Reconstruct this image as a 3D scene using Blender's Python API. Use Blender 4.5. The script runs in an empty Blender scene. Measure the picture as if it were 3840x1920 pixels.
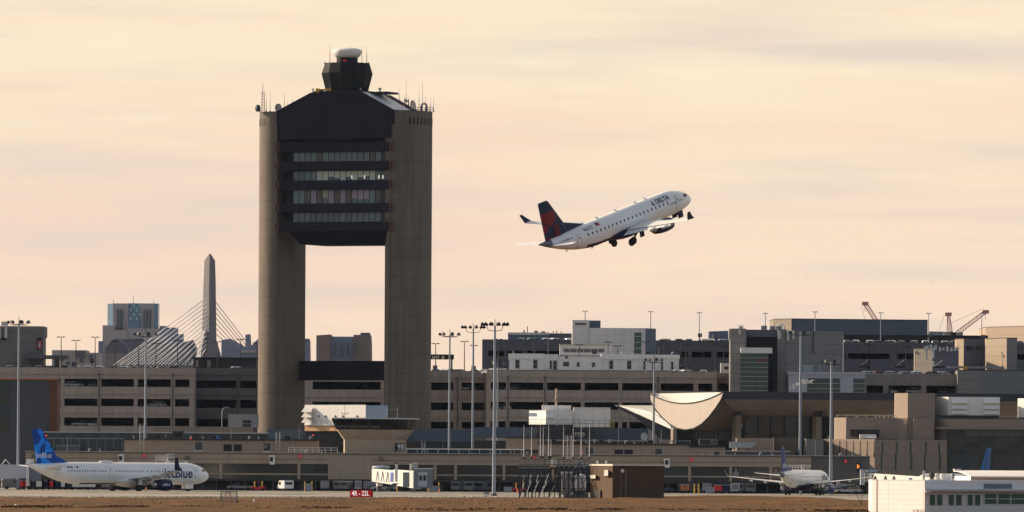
import bpy, bmesh, math, random
from mathutils import Vector, Matrix
random.seed(7)
SC = bpy.context.scene
COL = SC.collection
FPX, HX, HY, CAMH, ROLL = 30000.0, 1920.0, 1770.0, 4.0, math.radians(0.34)

# ------------------------------------------------------------------ camera
cd = bpy.data.cameras.new("camera"); cam = bpy.data.objects.new("camera", cd); COL.objects.link(cam)
cd.sensor_width = 36.0; cd.lens = 36.0 * FPX / 3840; cd.shift_y = (HY - 960) / 3840
cd.clip_start = 1.0; cd.clip_end = 60000
cam.matrix_world = Matrix.Translation((0, 0, CAMH)) @ Matrix.Rotation(math.pi / 2, 4, 'X') @ Matrix.Rotation(ROLL, 4, 'Z')
SC.camera = cam
SC.view_settings.view_transform = 'Standard'; SC.view_settings.look = 'None'
SC.view_settings.exposure = 0.5; SC.view_settings.gamma = 1.0

# ------------------------------------------------------------------ sun and sky
SUN_AZ, SUN_EL = math.radians(-26), math.radians(22)
to_sun = Vector((-math.cos(SUN_AZ) * math.cos(SUN_EL), -math.sin(SUN_AZ) * math.cos(SUN_EL), math.sin(SUN_EL)))
sl = bpy.data.lights.new("sun", 'SUN'); sl.energy = 5.0; sl.angle = math.radians(0.53); sl.color = (1.0, 0.79, 0.56)
so = bpy.data.objects.new("sun", sl); COL.objects.link(so); so.location = (-500, 900, 600)
so.rotation_euler = to_sun.to_track_quat('Z', 'Y').to_euler()

def lin(r, g, b):
    f = lambda v: (v / 255) / 12.92 if v <= 10.3 else ((v / 255 + 0.055) / 1.055) ** 2.4
    return (f(r), f(g), f(b), 1.0)

world = bpy.data.worlds.new("World"); SC.world = world; world.use_nodes = True
nt = world.node_tree; nt.nodes.clear()
def N(t, **kw):
    n = nt.nodes.new(t)
    for k, v in kw.items(): setattr(n, k, v)
    return n
def L(a, b): nt.links.new(a, b)
tc = N('ShaderNodeTexCoord'); sep = N('ShaderNodeSeparateXYZ'); L(tc.outputs['Generated'], sep.inputs[0])
sky = N('ShaderNodeTexSky', sky_type='NISHITA', sun_disc=False); sky.sun_elevation = SUN_EL
sky.sun_rotation = math.atan2(to_sun.x, to_sun.y); sky.air_density = 1.0; sky.dust_density = 1.5
bg1 = N('ShaderNodeBackground'); bg1.inputs[1].default_value = 0.105; hs = N('ShaderNodeHueSaturation'); hs.inputs['Saturation'].default_value = 0.55; L(sky.outputs[0], hs.inputs['Color']); L(hs.outputs[0], bg1.inputs[0])
def noise(sx, sy, sz, scale, detail, off):
    mp = N('ShaderNodeMapping'); mp.inputs['Scale'].default_value = (sx, sy, sz); mp.inputs['Location'].default_value = off
    mp.inputs['Rotation'].default_value = (0, math.radians(-2.0), 0)
    L(tc.outputs['Generated'], mp.inputs[0])
    n = N('ShaderNodeTexNoise'); n.inputs['Scale'].default_value = scale; n.inputs['Detail'].default_value = detail
    n.inputs['Roughness'].default_value = 0.55; L(mp.outputs[0], n.inputs['Vector']); return n.outputs[0]
def ramp(src, stops):
    r = N('ShaderNodeValToRGB'); e = r.color_ramp.elements
    while len(e) < len(stops): e.new(0.5)
    for q, (p, c) in zip(e, stops): q.position = p; q.color = c
    L(src, r.inputs[0]); return r.outputs[0]
def mixc(f, a, b, mode='MIX'):
    m = N('ShaderNodeMix', data_type='RGBA', blend_type=mode)
    for sock, v in ((m.inputs[0], f), (m.inputs[6], a), (m.inputs[7], b)):
        if hasattr(v, 'links'): L(v, sock)
        else: sock.default_value = v
    return m.outputs[2]
# the sky: pink-cream near the horizon, warmer yellow higher, in long flat bands of thin cloud
elv = N('ShaderNodeMapRange'); elv.inputs['From Max'].default_value = 0.066; L(sep.outputs[2], elv.inputs[0])
grad = ramp(elv.outputs[0], [(0.0, lin(252, 222, 192)), (0.16, lin(246, 217, 191)), (0.45, lin(242, 213, 190)), (0.68, lin(245, 218, 190)), (1.0, lin(250, 236, 204))])
b1 = ramp(noise(9, 1, 95, 1.0, 4, (3.1, 0, 1.7)), [(0.42, (0, 0, 0, 1)), (0.66, (1, 1, 1, 1))])
b2 = ramp(noise(14, 1, 160, 1.0, 5, (7.3, 0, 4.2)), [(0.47, (0, 0, 0, 1)), (0.68, (1, 1, 1, 1))])
b3 = ramp(noise(40, 1, 420, 1.0, 4, (1.3, 0, 9.2)), [(0.3, (0, 0, 0, 1)), (0.8, (1, 1, 1, 1))])
def scl(src, k):
    m = N('ShaderNodeMath', operation='MULTIPLY'); L(src, m.inputs[0]); m.inputs[1].default_value = k; return m.outputs[0]
hi = ramp(elv.outputs[0], [(0.25, (.15, .15, .15, 1)), (0.95, (.9, .9, .9, 1))])
b1h = N('ShaderNodeMath', operation='MULTIPLY'); L(b1, b1h.inputs[0]); L(hi, b1h.inputs[1])
c1 = mixc(b1h.outputs[0], grad, lin(252, 240, 206))
c2 = mixc(scl(b2, 0.85), c1, lin(221, 206, 194))
c3 = mixc(scl(b3, 0.42), c2, lin(244, 214, 190))
bg2 = N('ShaderNodeBackground'); bg2.inputs[1].default_value = 0.755; L(c3, bg2.inputs[0])
fr = N('ShaderNodeMapRange', interpolation_type='SMOOTHSTEP'); fr.inputs['From Min'].default_value = 0.3; fr.inputs['From Max'].default_value = 0.97
L(sep.outputs[1], fr.inputs[0])
mx = N('ShaderNodeMixShader'); L(fr.outputs[0], mx.inputs[0]); L(bg1.outputs[0], mx.inputs[1]); L(bg2.outputs[0], mx.inputs[2])
wo = N('ShaderNodeOutputWorld'); L(mx.outputs[0], wo.inputs[0])

# ------------------------------------------------------------------ materials
MATS = {}
def M(name, rgb, rough=0.8, var=0.12, scale=0.6, metal=0.0, streak=0.0, joints=None, spec=0.3, emit=None, patch=0.10):
    """rgb: linear base colour.  joints: (spacing x, spacing z, line width, darkening)."""
    if name in MATS: return MATS[name]
    m = bpy.data.materials.new(name); m.use_nodes = True; t = m.node_tree
    p = t.nodes['Principled BSDF']
    p.inputs['Roughness'].default_value = rough; p.inputs['Metallic'].default_value = metal
    p.inputs['Specular IOR Level'].default_value = spec
    tcn = t.nodes.new('ShaderNodeTexCoord'); src = tcn.outputs['Object']
    def nz(sc, det, vec):
        n = t.nodes.new('ShaderNodeTexNoise'); n.inputs['Scale'].default_value = sc; n.inputs['Detail'].default_value = det
        t.links.new(vec, n.inputs['Vector']); return n.outputs[0]
    def mth(op, a, b=0.0):
        q = t.nodes.new('ShaderNodeMath'); q.operation = op
        for i, v in enumerate((a, b)):
            if hasattr(v, 'links'): t.links.new(v, q.inputs[i])
            else: q.inputs[i].default_value = v
        return q.outputs[0]
    fac = mth('ADD', mth('MULTIPLY', nz(scale, 5, src), 2 * var), 1 - var)
    if patch: fac = mth('MULTIPLY', fac, mth('ADD', mth('MULTIPLY', nz(scale * .13, 3, src), 2 * patch), 1 - patch))
    if streak:
        mp = t.nodes.new('ShaderNodeMapping'); mp.inputs['Scale'].default_value = (1.2, 1.2, 0.06)
        t.links.new(src, mp.inputs[0])
        fac = mth('MULTIPLY', fac, mth('ADD', mth('MULTIPLY', nz(1.0, 4, mp.outputs[0]), 2 * streak), 1 - streak))
    if joints:
        jx, jz, w, d = joints
        s = t.nodes.new('ShaderNodeSeparateXYZ'); t.links.new(src, s.inputs[0])
        ln = None
        if jx:
            u = mth('FRACT', mth('MULTIPLY', mth('ADD', s.outputs[0], s.outputs[1]), 1.0 / jx)); ln = mth('LESS_THAN', u, w / jx)
        if jz:
            v = mth('LESS_THAN', mth('FRACT', mth('MULTIPLY', s.outputs[2], 1.0 / jz)), w / jz)
            ln = v if ln is None else mth('MAXIMUM', ln, v)
        fac = mth('MULTIPLY', fac, mth('SUBTRACT', 1.0, mth('MULTIPLY', ln, d)))
    mixn = t.nodes.new('ShaderNodeMix'); mixn.data_type = 'RGBA'; mixn.blend_type = 'MULTIPLY'; mixn.inputs[0].default_value = 1.0
    mixn.inputs[6].default_value = (*rgb[:3], 1.0)
    cc = t.nodes.new('ShaderNodeCombineColor')
    for i in range(3): t.links.new(fac, cc.inputs[i])
    t.links.new(cc.outputs[0], mixn.inputs[7]); t.links.new(mixn.outputs[2], p.inputs['Base Color'])
    if emit:
        p.inputs['Emission Color'].default_value = (*emit[0][:3], 1.0); p.inputs['Emission Strength'].default_value = emit[1]
    MATS[name] = m; return m

def G(name, rgb, rough=0.12): return M(name, rgb, rough=rough, var=0.25, scale=0.25, spec=0.5)

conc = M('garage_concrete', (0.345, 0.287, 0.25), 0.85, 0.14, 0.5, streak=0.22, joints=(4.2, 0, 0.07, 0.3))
conc2 = M('darker_concrete', (0.24, 0.20, 0.175), 0.85, 0.16, 0.5, streak=0.16, joints=(4.2, 0, 0.07, 0.3))  # darker tone of the garage concrete
shaded_bay = M('shaded_bay_concrete', (0.12, 0.105, 0.105), 0.85, 0.16, 0.5, streak=0.16, joints=(4.2, 0, 0.07, 0.3))  # shade on the bay left of the tower, put into a darker colour
concg = M('grey_concrete', (0.095, 0.094, 0.112), 0.85, 0.12, 0.4, streak=0.12, joints=(2.4, 0, 0.06, 0.25))
concs = M('stair_tower_concrete', (0.20, 0.19, 0.185), 0.85, 0.12, 0.4, streak=0.12, joints=(0, 2.2, 0.1, 0.5))
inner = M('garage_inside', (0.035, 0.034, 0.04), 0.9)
pylon = M('pylon_concrete', (0.122, 0.100, 0.080), 0.85, 0.18, 0.22, streak=0.42, joints=(0, 4.2, 0.10, 0.45), patch=.25)
bronze = M('bronze_cladding', (0.018, 0.016, 0.025), 0.75, 0.3, 0.3, streak=0.25, joints=(2.6, 0, 0.06, 0.35), spec=.06)
blackm = M('black_metal', (0.015, 0.015, 0.018), 0.6)
darkglass = G('dark_glass', (0.012, 0.016, 0.02))
tealglass = G('teal_glass', (0.02, 0.035, 0.042))
greenglass = G('green_glass', (0.035, 0.07, 0.05), 0.2)
redglass = G('red_glass', (0.10, 0.03, 0.035), 0.2)
tan = M('tan_precast', (0.37, 0.285, 0.21), 0.85, 0.14, 0.5, streak=0.12, joints=(7.5, 0, 0.08, 0.25))
tan2 = M('tan_stucco', (0.255, 0.195, 0.155), 0.85, 0.08, 0.6, streak=0.06, joints=(3.0, 2.6, 0.06, 0.25))
bluepanel = M('blue_grey_panel', (0.075, 0.105, 0.145), 0.6, 0.10, 0.4, joints=(1.6, 0, 0.06, 0.2))
white = M('white_paint', (0.70, 0.665, 0.63), 0.5, 0.05, 0.8, streak=0.05)
whitep = M('white_panel', (0.72, 0.69, 0.66), 0.6, 0.08, 0.8, streak=0.08, joints=(2.6, 0, 0.06, 0.35))
planewhite = M('aircraft_white', (0.80, 0.79, 0.78), 0.28, 0.04, 0.5, spec=0.5)
alum = M('bare_aluminium', (0.55, 0.56, 0.58), 0.3, 0.08, 1.0, metal=0.8)
navy = M('navy_paint', (0.008, 0.012, 0.05), 0.45, 0.1, 0.6, spec=0.2)
steel = M('galvanised_steel', (0.22, 0.25, 0.29), 0.5, 0.12, 1.0, metal=0.3)
darksteel = M('dark_steel', (0.035, 0.045, 0.06), 0.6, 0.15, 1.5)
lampdark = M('dark_lamp_metal', (0.02, 0.018, 0.018), 0.6)
tyre = M('rubber', (0.012, 0.012, 0.013), 0.85)
redp = M('red_paint', (0.55, 0.02, 0.03), 0.5, 0.1, 1.5)
signred = M('sign_red', (0.55, 0.014, 0.022), 0.45, 0.1, 1.5, emit=((.8, .01, .02), .12))
yellow = M('yellow_paint', (0.65, 0.36, 0.04), 0.55)
orange = M('rust_orange', (0.38, 0.12, 0.04), 0.7, 0.25, 1.2)
brick = M('brown_brick', (0.082, 0.048, 0.026), 0.85, 0.2, 1.2, joints=(0, 0.6, 0.06, 0.12))
letter = M('white_lettering', (0.8, 0.8, 0.78), 0.6, 0.02)

# ------------------------------------------------------------------ mesh helpers
class MB:
    def __init__(s): s.v = []; s.f = []; s.m = []
    def add(s, vs, fs, mi=0):
        o = len(s.v); s.v += [tuple(v) for v in vs]
        for f in fs: s.f.append([i + o for i in f]); s.m.append(mi)
        return s
    def box(s, x0, x1, y0, y1, z0, z1, mi=0):
        x0, x1 = sorted((x0, x1)); y0, y1 = sorted((y0, y1)); z0, z1 = sorted((z0, z1))
        return s.add([(x0, y0, z0), (x1, y0, z0), (x1, y1, z0), (x0, y1, z0), (x0, y0, z1), (x1, y0, z1), (x1, y1, z1), (x0, y1, z1)],
                     [(0, 3, 2, 1), (4, 5, 6, 7), (0, 1, 5, 4), (1, 2, 6, 5), (2, 3, 7, 6), (3, 0, 4, 7)], mi)
    def prism(s, poly, y0, y1, mi=0):          # polygon in x,z extruded along y
        n = len(poly)
        return s.add([(x, y0, z) for x, z in poly] + [(x, y1, z) for x, z in poly],
                     [tuple(range(n)), tuple(range(2 * n - 1, n - 1, -1))] + [(i, (i + 1) % n, n + (i + 1) % n, n + i) for i in range(n)], mi)
    def prismz(s, poly, z0, z1, mi=0):         # polygon in x,y extruded along z
        n = len(poly)
        return s.add([(x, y, z0) for x, y in poly] + [(x, y, z1) for x, y in poly],
                     [tuple(range(n)), tuple(range(2 * n - 1, n - 1, -1))] + [(i, (i + 1) % n, n + (i + 1) % n, n + i) for i in range(n)], mi)
    def loft(s, rings, cap=True, mi=0, closed=True):
        n = len(rings[0]); vs = [p for r in rings for p in r]; fs = []
        for k in range(len(rings) - 1):
            for i in range(n if closed else n - 1):
                j = (i + 1) % n; fs.append((k * n + i, k * n + j, (k + 1) * n + j, (k + 1) * n + i))
        if cap: fs += [tuple(range(n)), tuple(range(len(vs) - 1, len(vs) - n - 1, -1))]
        return s.add(vs, fs, mi)
    def tube(s, p0, p1, r0, r1=None, n=7, mi=0):
        r1 = r0 if r1 is None else r1
        a, b = Vector(p0), Vector(p1); d = (b - a)
        if d.length < 1e-6: return s
        d.normalize(); u = d.orthogonal().normalized(); w = d.cross(u)
        rg = lambda c, r: [c + u * (r * math.cos(2 * math.pi * i / n)) + w * (r * math.sin(2 * math.pi * i / n)) for i in range(n)]
        return s.loft([rg(a, r0), rg(b, r1)], True, mi)
    def lathe(s, prof, c, axis='z', n=20, mi=0, cap=True):
        rings = []
        for r, h in prof:
            q = []
            for i in range(n):
                a = 2 * math.pi * i / n; x, y = r * math.cos(a), r * math.sin(a)
                q.append({'z': (c[0] + x, c[1] + y, c[2] + h), 'x': (c[0] + h, c[1] + x, c[2] + y), 'y': (c[0] + x, c[1] + h, c[2] + y)}[axis])
            rings.append(q)
        return s.loft(rings, cap, mi)
    def build(s, name, mats, parent=None, smooth=False, off=None, label=None):
        if not isinstance(mats, (list, tuple)): mats = [mats]
        if off is None: off = parent_world(parent) if parent is not None else (0, 0, 0)
        me = bpy.data.meshes.new(name)
        me.from_pydata([(v[0] - off[0], v[1] - off[1], v[2] - off[2]) for v in s.v], [], s.f)
        for m in mats: me.materials.append(m)
        me.polygons.foreach_set('material_index', s.m)
        bm = bmesh.new(); bm.from_mesh(me); bmesh.ops.recalc_face_normals(bm, faces=bm.faces); bm.to_mesh(me); bm.free()
        if smooth:
            me.polygons.foreach_set('use_smooth', [True] * len(me.polygons)); me.set_sharp_from_angle(angle=math.radians(38))
        o = bpy.data.objects.new(name, me); COL.objects.link(o)
        if parent is not None: o.parent = parent
        if label: o['label'] = label
        return o
def parent_world(p):
    v = Vector((0, 0, 0))
    while p is not None: v += Vector(p.location); p = p.parent
    return v
LABELS = {}
def tag(o, label, cat, group=None):
    o['label'] = label; o['category'] = cat
    if group: o['group'] = group
    return o
def thing(name, label, cat, loc=(0, 0, 0), group=None, rot=None):
    o = bpy.data.objects.new(name, None); COL.objects.link(o); o.location = loc; o.empty_display_size = 0.5
    if rot: o.rotation_euler = rot
    return tag(o, label, cat, group)
def kids(o): return [c for c in bpy.data.objects if c.parent == o]
def copy_tree(o, parent=None):
    c = o.copy(); COL.objects.link(c)
    if parent is not None: c.parent = parent
    for k in KIDS(o): copy_tree(k, c)
    return c
_kc = {}
def KIDS(o):
    if o.name not in _kc: _kc[o.name] = kids(o)
    return _kc[o.name]
ORD = ['first', 'second', 'third', 'fourth', 'fifth', 'sixth', 'seventh', 'eighth', 'ninth', 'tenth', 'eleventh', 'twelfth', 'thirteenth',
       'fourteenth', 'fifteenth', 'sixteenth', 'seventeenth', 'eighteenth', 'nineteenth', 'twentieth']

def W(px, py, Y):
    dx, dy = px - HX, HY - py
    return ((dx * math.cos(ROLL) - dy * math.sin(ROLL)) * Y / FPX, Y, CAMH + (dx * math.sin(ROLL) + dy * math.cos(ROLL)) * Y / FPX)
class Fr:
    """A vertical plane across the view at distance Y, in photograph pixels around an anchor."""
    def __init__(s, pxc, pyc, Y): s.pc = (pxc, pyc); s.Y = Y; s.s = Y / FPX; s.X0, _, s.Z0 = W(pxc, pyc, Y)
    def x(s, px): return s.X0 + (px - s.pc[0]) * s.s
    def z(s, py): return 0.0 if py is None else s.Z0 + (s.pc[1] - py) * s.s
    def box(s, mb, px0, py0, px1, py1, y0=0.0, y1=1.0, mi=0):
        return mb.box(s.x(px0), s.x(px1), s.Y + y0, s.Y + y1, s.z(py1), s.z(py0), mi)
    def poly(s, pts): return [(s.x(a), s.z(b)) for a, b in pts]
    def base(s, px, y=0.0): return (s.x(px), s.Y + y, 0.0)

_txt = {}
def text_mesh(txt, bold=0.0):
    """Flat lettering as (verts, faces), cap height about 0.7, starting at x = 0."""
    if (txt, bold) in _txt: return _txt[(txt, bold)]
    c = bpy.data.curves.new('t', 'FONT'); c.body = txt; c.size = 1.0; c.offset = bold; c.resolution_u = 3
    o = bpy.data.objects.new('t', c); COL.objects.link(o); bpy.context.view_layer.update()
    me = bpy.data.meshes.new_from_object(o.evaluated_get(bpy.context.evaluated_depsgraph_get()))
    vs = [tuple(v.co) for v in me.vertices]; fs = [tuple(p.vertices) for p in me.polygons]
    bpy.data.objects.remove(o); bpy.data.curves.remove(c); bpy.data.meshes.remove(me)
    _txt[(txt, bold)] = (vs, fs); return vs, fs
for _t in (('jetBlue', 0.02), ('jetBlue', 0.0), ('DELTA', 0.015), ('CONNECTION', 0.0), ('N613CZ', 0.0), ('4R - 22L', 0.015), ('EXIT', 0.0), ('C30', 0.015),
           ('C29', 0.015), ('98', 0.01), ('S', 0.0), ('7', 0.0), ('30', 0.0), ('N994JL', 0.02), ('EMBRAER 175', 0.02), ('28', 0.0)): text_mesh(*_t)
def wall_text(txt, x0, x1, z0, y, bold=0.0, sy=1.0):
    """Lettering lying on a wall that faces the camera side (-y), fitted between x0 and x1, baseline at z0."""
    vs, fs = text_mesh(txt, bold); w0 = min(v[0] for v in vs); w1 = max(v[0] for v in vs); k = (x1 - x0) / (w1 - w0)
    mb = MB(); mb.add([(x0 + (v[0] - w0) * k, y, z0 + v[1] * k * sy) for v in vs], fs); return mb

# ------------------------------------------------------------------ ground
def structure(o, kind='structure'): o['kind'] = kind; return o
def ground_mat(name, c0, c1, sc, stretch, rough=0.9, c2=None):
    m = bpy.data.materials.new(name); m.use_nodes = True; t = m.node_tree; p = t.nodes['Principled BSDF']
    p.inputs['Roughness'].default_value = rough; p.inputs['Specular IOR Level'].default_value = 0.1
    a = t.nodes.new('ShaderNodeTexCoord'); mp = t.nodes.new('ShaderNodeMapping'); mp.inputs['Scale'].default_value = stretch
    n = t.nodes.new('ShaderNodeTexNoise'); n.inputs['Scale'].default_value = sc; n.inputs['Detail'].default_value = 9; n.inputs['Roughness'].default_value = 0.68
    r = t.nodes.new('ShaderNodeValToRGB'); e = r.color_ramp.elements; e[0].position = 0.30; e[0].color = (*c0, 1); e[1].position = 0.62; e[1].color = (*c1, 1)
    if c2: q = e.new(0.80); q.color = (*c2, 1)
    t.links.new(a.outputs['Object'], mp.inputs[0]); t.links.new(mp.outputs[0], n.inputs['Vector']); t.links.new(n.outputs[0], r.inputs[0])
    mp2 = t.nodes.new('ShaderNodeMapping'); mp2.inputs['Scale'].default_value = (.10, .012, 1); n2 = t.nodes.new('ShaderNodeTexNoise'); n2.inputs['Scale'].default_value = 1.0; n2.inputs['Detail'].default_value = 6; n2.inputs['Roughness'].default_value = .6
    r2 = t.nodes.new('ShaderNodeValToRGB'); e2 = r2.color_ramp.elements; e2[0].position = .35; e2[0].color = (.62, .68, .66, 1); e2[1].position = .62; e2[1].color = (1.12, 1.08, 1.0, 1)
    t.links.new(a.outputs['Object'], mp2.inputs[0]); t.links.new(mp2.outputs[0], n2.inputs['Vector']); t.links.new(n2.outputs[0], r2.inputs[0])
    mm = t.nodes.new('ShaderNodeMix'); mm.data_type = 'RGBA'; mm.blend_type = 'MULTIPLY'; mm.inputs[0].default_value = 1.0; t.links.new(r.outputs[0], mm.inputs[6]); t.links.new(r2.outputs[0], mm.inputs[7]); t.links.new(mm.outputs[2], p.inputs['Base Color'])
    return m
structure(MB().add([(-6000, -400, -0.02), (6000, -400, -0.02), (6000, 14000, -0.02), (-6000, 14000, -0.02)], [(0, 1, 2, 3)]).build('ground', ground_mat('ground_surface', (0.13, 0.12, 0.11), (0.19, 0.175, 0.16), 0.05, (1, 1, 1))))
structure(MB().add([(-260, 900, 0), (260, 900, 0), (260, 1960, 0), (-260, 1960, 0)], [(0, 1, 2, 3)]).build('apron', ground_mat('apron_concrete', (0.20, 0.18, 0.16), (0.29, 0.265, 0.24), 0.08, (1, 1, 1))))
structure(MB().add([(-260, 1000, 0.004), (260, 1000, 0.004), (260, 1425, 0.004), (-260, 1425, 0.004)], [(0, 1, 2, 3)]).build('taxiway', ground_mat('taxiway_asphalt', (0.23, 0.205, 0.185), (0.32, 0.29, 0.26), 0.12, (1, 1, 1))))
mb = MB()
for y0, y1 in ((1268, 1278), (1412, 1416)): mb.add([(-260, y0, 0.008), (260, y0, 0.008), (260, y1, 0.008), (-260, y1, 0.008)], [(0, 1, 2, 3)])
structure(mb.build('taxiway_marking', M('line_paint', (0.72, 0.68, 0.6), 0.8, 0.3, 0.4)))
from mathutils import noise as mn
def edge_y(x):                                     # far edge of the dry grass
    pts = [(-300, 1122), (-60, 1122), (-20, 1205), (15, 1250), (30, 1310), (44, 1318), (50, 1215), (58, 1085), (66, 1010), (300, 1000)]
    for (a, b), (c, d) in zip(pts, pts[1:]):
        if a <= x <= c: return b + (d - b) * (x - a) / (c - a)
    return 1100
mb = MB(); NXg, NYg = 260, 150; xs = [-130 + 260 * i / NXg for i in range(NXg + 1)]
for j in range(NYg + 1):
    t = j / NYg
    for x in xs:
        ye = edge_y(x); y = 560 + (ye - 560) * t
        h = 0.13 * mn.fractal((x * 0.10, y * 0.018, 0.3), 1.0, 2.0, 5) + 0.07 * mn.noise((x * 0.6, y * 0.1, 7.7)) + 0.18 * max(0, 1 - abs(y - 905) / 22) * (0.6 + mn.noise((x * 0.15, 2.0, 1.0)))
        h += 0.42 * math.exp(-((x - 34) / 22) ** 2 - ((y - 1230) / 90) ** 2)
        fade = min(1.0, (1 - t) * 9)
        mb.v.append((x, y, 0.03 + fade * (0.12 + h)))
for j in range(NYg):
    for i in range(NXg):
        a = j * (NXg + 1) + i; mb.f.append([a, a + 1, a + NXg + 2, a + NXg + 1]); mb.m.append(0)
grass = structure(mb.build('dry_grass', ground_mat('dry_grass_surface', (0.075, 0.031, 0.008), (0.140, 0.064, 0.017), 0.9, (1, 0.05, 1), 0.95, (0.22, 0.11, 0.033)), smooth=True))
# tufts of dead weeds scattered over the grass: nobody could count them
mb = MB()
for k in range(9000):
    x = random.uniform(-75, 75); ye = edge_y(x); y = 790 + (ye - 800) * random.random() ** 1.3
    if k % 3 == 0: y = random.gauss(815, 14)
    if k % 3 == 1: y = ye - random.uniform(1, 10)
    if y > ye - 0.5: continue
    h = random.uniform(0.04, 0.13); w = random.uniform(0.03, 0.14); z = 0.10
    for q in range(2):
        a = random.uniform(0, math.pi); dx, dy = math.cos(a) * w, math.sin(a) * w
        mb.add([(x - dx, y - dy, z), (x + dx, y + dy, z), (x + dx * 0.5, y + dy * .5, z + h), (x - dx * 0.6, y - dy * .6, z + h * 0.7)], [(0, 1, 2, 3)])
mb2 = MB()
for k in range(5000):
    x = random.uniform(-72, 30) if k % 4 else random.uniform(30, 50); y = random.gauss(832 + 14 * mn.noise((x * .09, 3.3, 0)), 9)
    if mn.noise((x * .22, y * .02, 5.0)) < -.12: continue
    h = random.uniform(.05, .2); w = random.uniform(.05, .28); a = random.uniform(0, math.pi); dx, dy = math.cos(a) * w, math.sin(a) * w
    mb2.add([(x - dx, y - dy, .1), (x + dx, y + dy, .1), (x + dx * .5, y + dy * .5, .12 + h), (x - dx * .6, y - dy * .6, .12 + h * .7)], [(0, 1, 2, 3)])
structure(mb2.build('dark_weeds', M('dark_weed', (0.035, 0.020, 0.008), 0.95, 0.5, 0.2)), 'stuff')
structure(mb.build('dead_weeds', M('dead_weed', (0.115, 0.052, 0.017), 0.95, 0.5, 0.12)), 'stuff')
# ------------------------------------------------------------------ control tower
TH = math.radians(22); TY = 1750.0; ts = TY / FPX
TF = Fr(1294, 900, TY); tx0 = TF.x(1294)
tower = thing('control_tower', 'tall airport control tower on two curved concrete pylons with dark cladding between', 'control tower', (tx0, TY, 0), rot=(0, 0, -TH))
cT, sT = math.cos(TH), math.sin(TH)
def TZ(py): return TF.z(py)
def TX(px, y=-8.3): return ((px - 1294) * ts - sT * y) / cT       # local x of a front-plane point seen at px
xi, ph, dp = 12.86, 6.8, 8.0
Z0 = (0, 0, 0)
def pylon_poly(sg):
    pts = [(xi * sg, dp), (xi * sg, -dp), ((xi + 1.1) * sg, -dp), ((xi + 1.1) * sg, -dp + 0.35)]
    for i in range(0, 33):
        t = -math.pi / 2 + math.pi * i / 32; pts.append(((xi + 1.1 + (ph - 1.1) * math.cos(t)) * sg, (dp - 0.15) * math.sin(t)))
    return pts
ztop = TZ(421)
for sg in (-1, 1):
    p = MB().prismz(pylon_poly(sg), 0, ztop).build('pylon', pylon, tower, smooth=True, off=Z0)
    mb = MB()
    for k in range(13):                              # ventilation slots round the head of the pylon
        t = math.radians(-49 + k * 8.6) if sg > 0 else math.radians(-67 + k * 7.0)
        x = (xi + 1.1 + (ph - 1.1) * math.cos(t)) * sg; y = (dp - 0.15) * math.sin(t)
        nx, ny = math.cos(t) * (dp) * sg, math.sin(t) * ph; l = math.hypot(nx, ny); nx /= l; ny /= l; tx_, ty_ = -ny, nx
        w = 0.24; a = [(x + tx_ * w * i + nx * 0.03 * q, y + ty_ * w * i + ny * 0.03 * q) for i, q in ((-1, -6), (1, -6), (1, 1), (-1, 1))]
        mb.prismz(a, TZ(474), TZ(447))
    mb.build('vent_slots', blackm, p, off=Z0)
bw = TX(1476); bl = TX(1036)
fy0, fy1 = -8.35, 1.8
# upper block with its two sloping shoulders
mb = MB(); prof = [(bl, TZ(474)), (bl, TZ(420)), (TX(1164), TZ(353)), (TX(1358), TZ(353)), (bw, TZ(420)), (bw, TZ(474)), (TX(1466), TZ(474)), (TX(1466), TZ(526)), (TX(1046), TZ(526)), (TX(1046), TZ(474))]
mb.prism(prof, fy0, fy1 + 6.0)
M('slope_metal', (0.55, 0.57, 0.62), 0.45, 0.08, 0.6, joints=(0, 0.8, 0.06, 0.3))
bronze_flat = M('bronze_upper', (0.018, 0.0165, 0.026), 0.75, 0.4, 0.25, streak=0.3, spec=.06)
mb.build('upper_block', bronze_flat, tower, off=Z0)
mb = MB(); e = 0.12
xa, za, xb, zb = TX(1358), TZ(353), bw, TZ(420)
mb.add([(xa, fy0 + .1, za + e), (xb, fy0 + .1, zb + e), (xb, fy1 + .6, zb + e), (xa, fy1 + .6, za + e), (xa, fy0 + .1, za + .02), (xb, fy0 + .1, zb + .02), (xb, fy1 + .6, zb + .02), (xa, fy1 + .6, za + .02)],
       [(0, 1, 2, 3), (4, 7, 6, 5), (0, 4, 5, 1), (1, 5, 6, 2), (2, 6, 7, 3), (3, 7, 4, 0)])
mb.build('roof_slope', MATS['slope_metal'], tower, off=Z0)
# office floors
wall = MB()
wall.box(TX(1070, -7.2), TX(1452, -7.2), -6.6, 6.0, TZ(870), TZ(527)).build('floor_core', bronze_flat, tower, off=Z0)
bands = [(541, 574), (610, 644), (681, 715), (767, 800), (836, 871)]
for a, b in bands:
    sp = MB().box(TX(1047), TX(1462), -8.3, -6.8, TZ(b), TZ(a)).build('spandrel', bronze, tower, off=Z0)
    for px in (1040, 1470):
        q = MB(); x = TX(px); q.box(x - .42, x + .42, -8.5, -7.95, TZ(b - 2), TZ(a - 1))
        q.build('bracket', M('bracket_rust', (.13, .055, .035), .7, .3, 1.5), sp, off=Z0)
        q = MB(); zc_ = (TZ(a) + TZ(b)) / 2; q.box(x - .16, x + .16, -8.56, -8.51, zc_ - .75, zc_ + .75).build('bracket_slot', blackm, sp, off=Z0)
GL = {'g': (0.12, 0.165, 0.175), 'd': (0.085, 0.115, 0.125), 'b': (0.075, 0.06, 0.048), 'p': (0.24, 0.19, 0.27), 'w': (0.46, 0.50, 0.44), 'n': (0.012, 0.012, 0.02), 'y': (0.28, 0.28, 0.18)}
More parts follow.
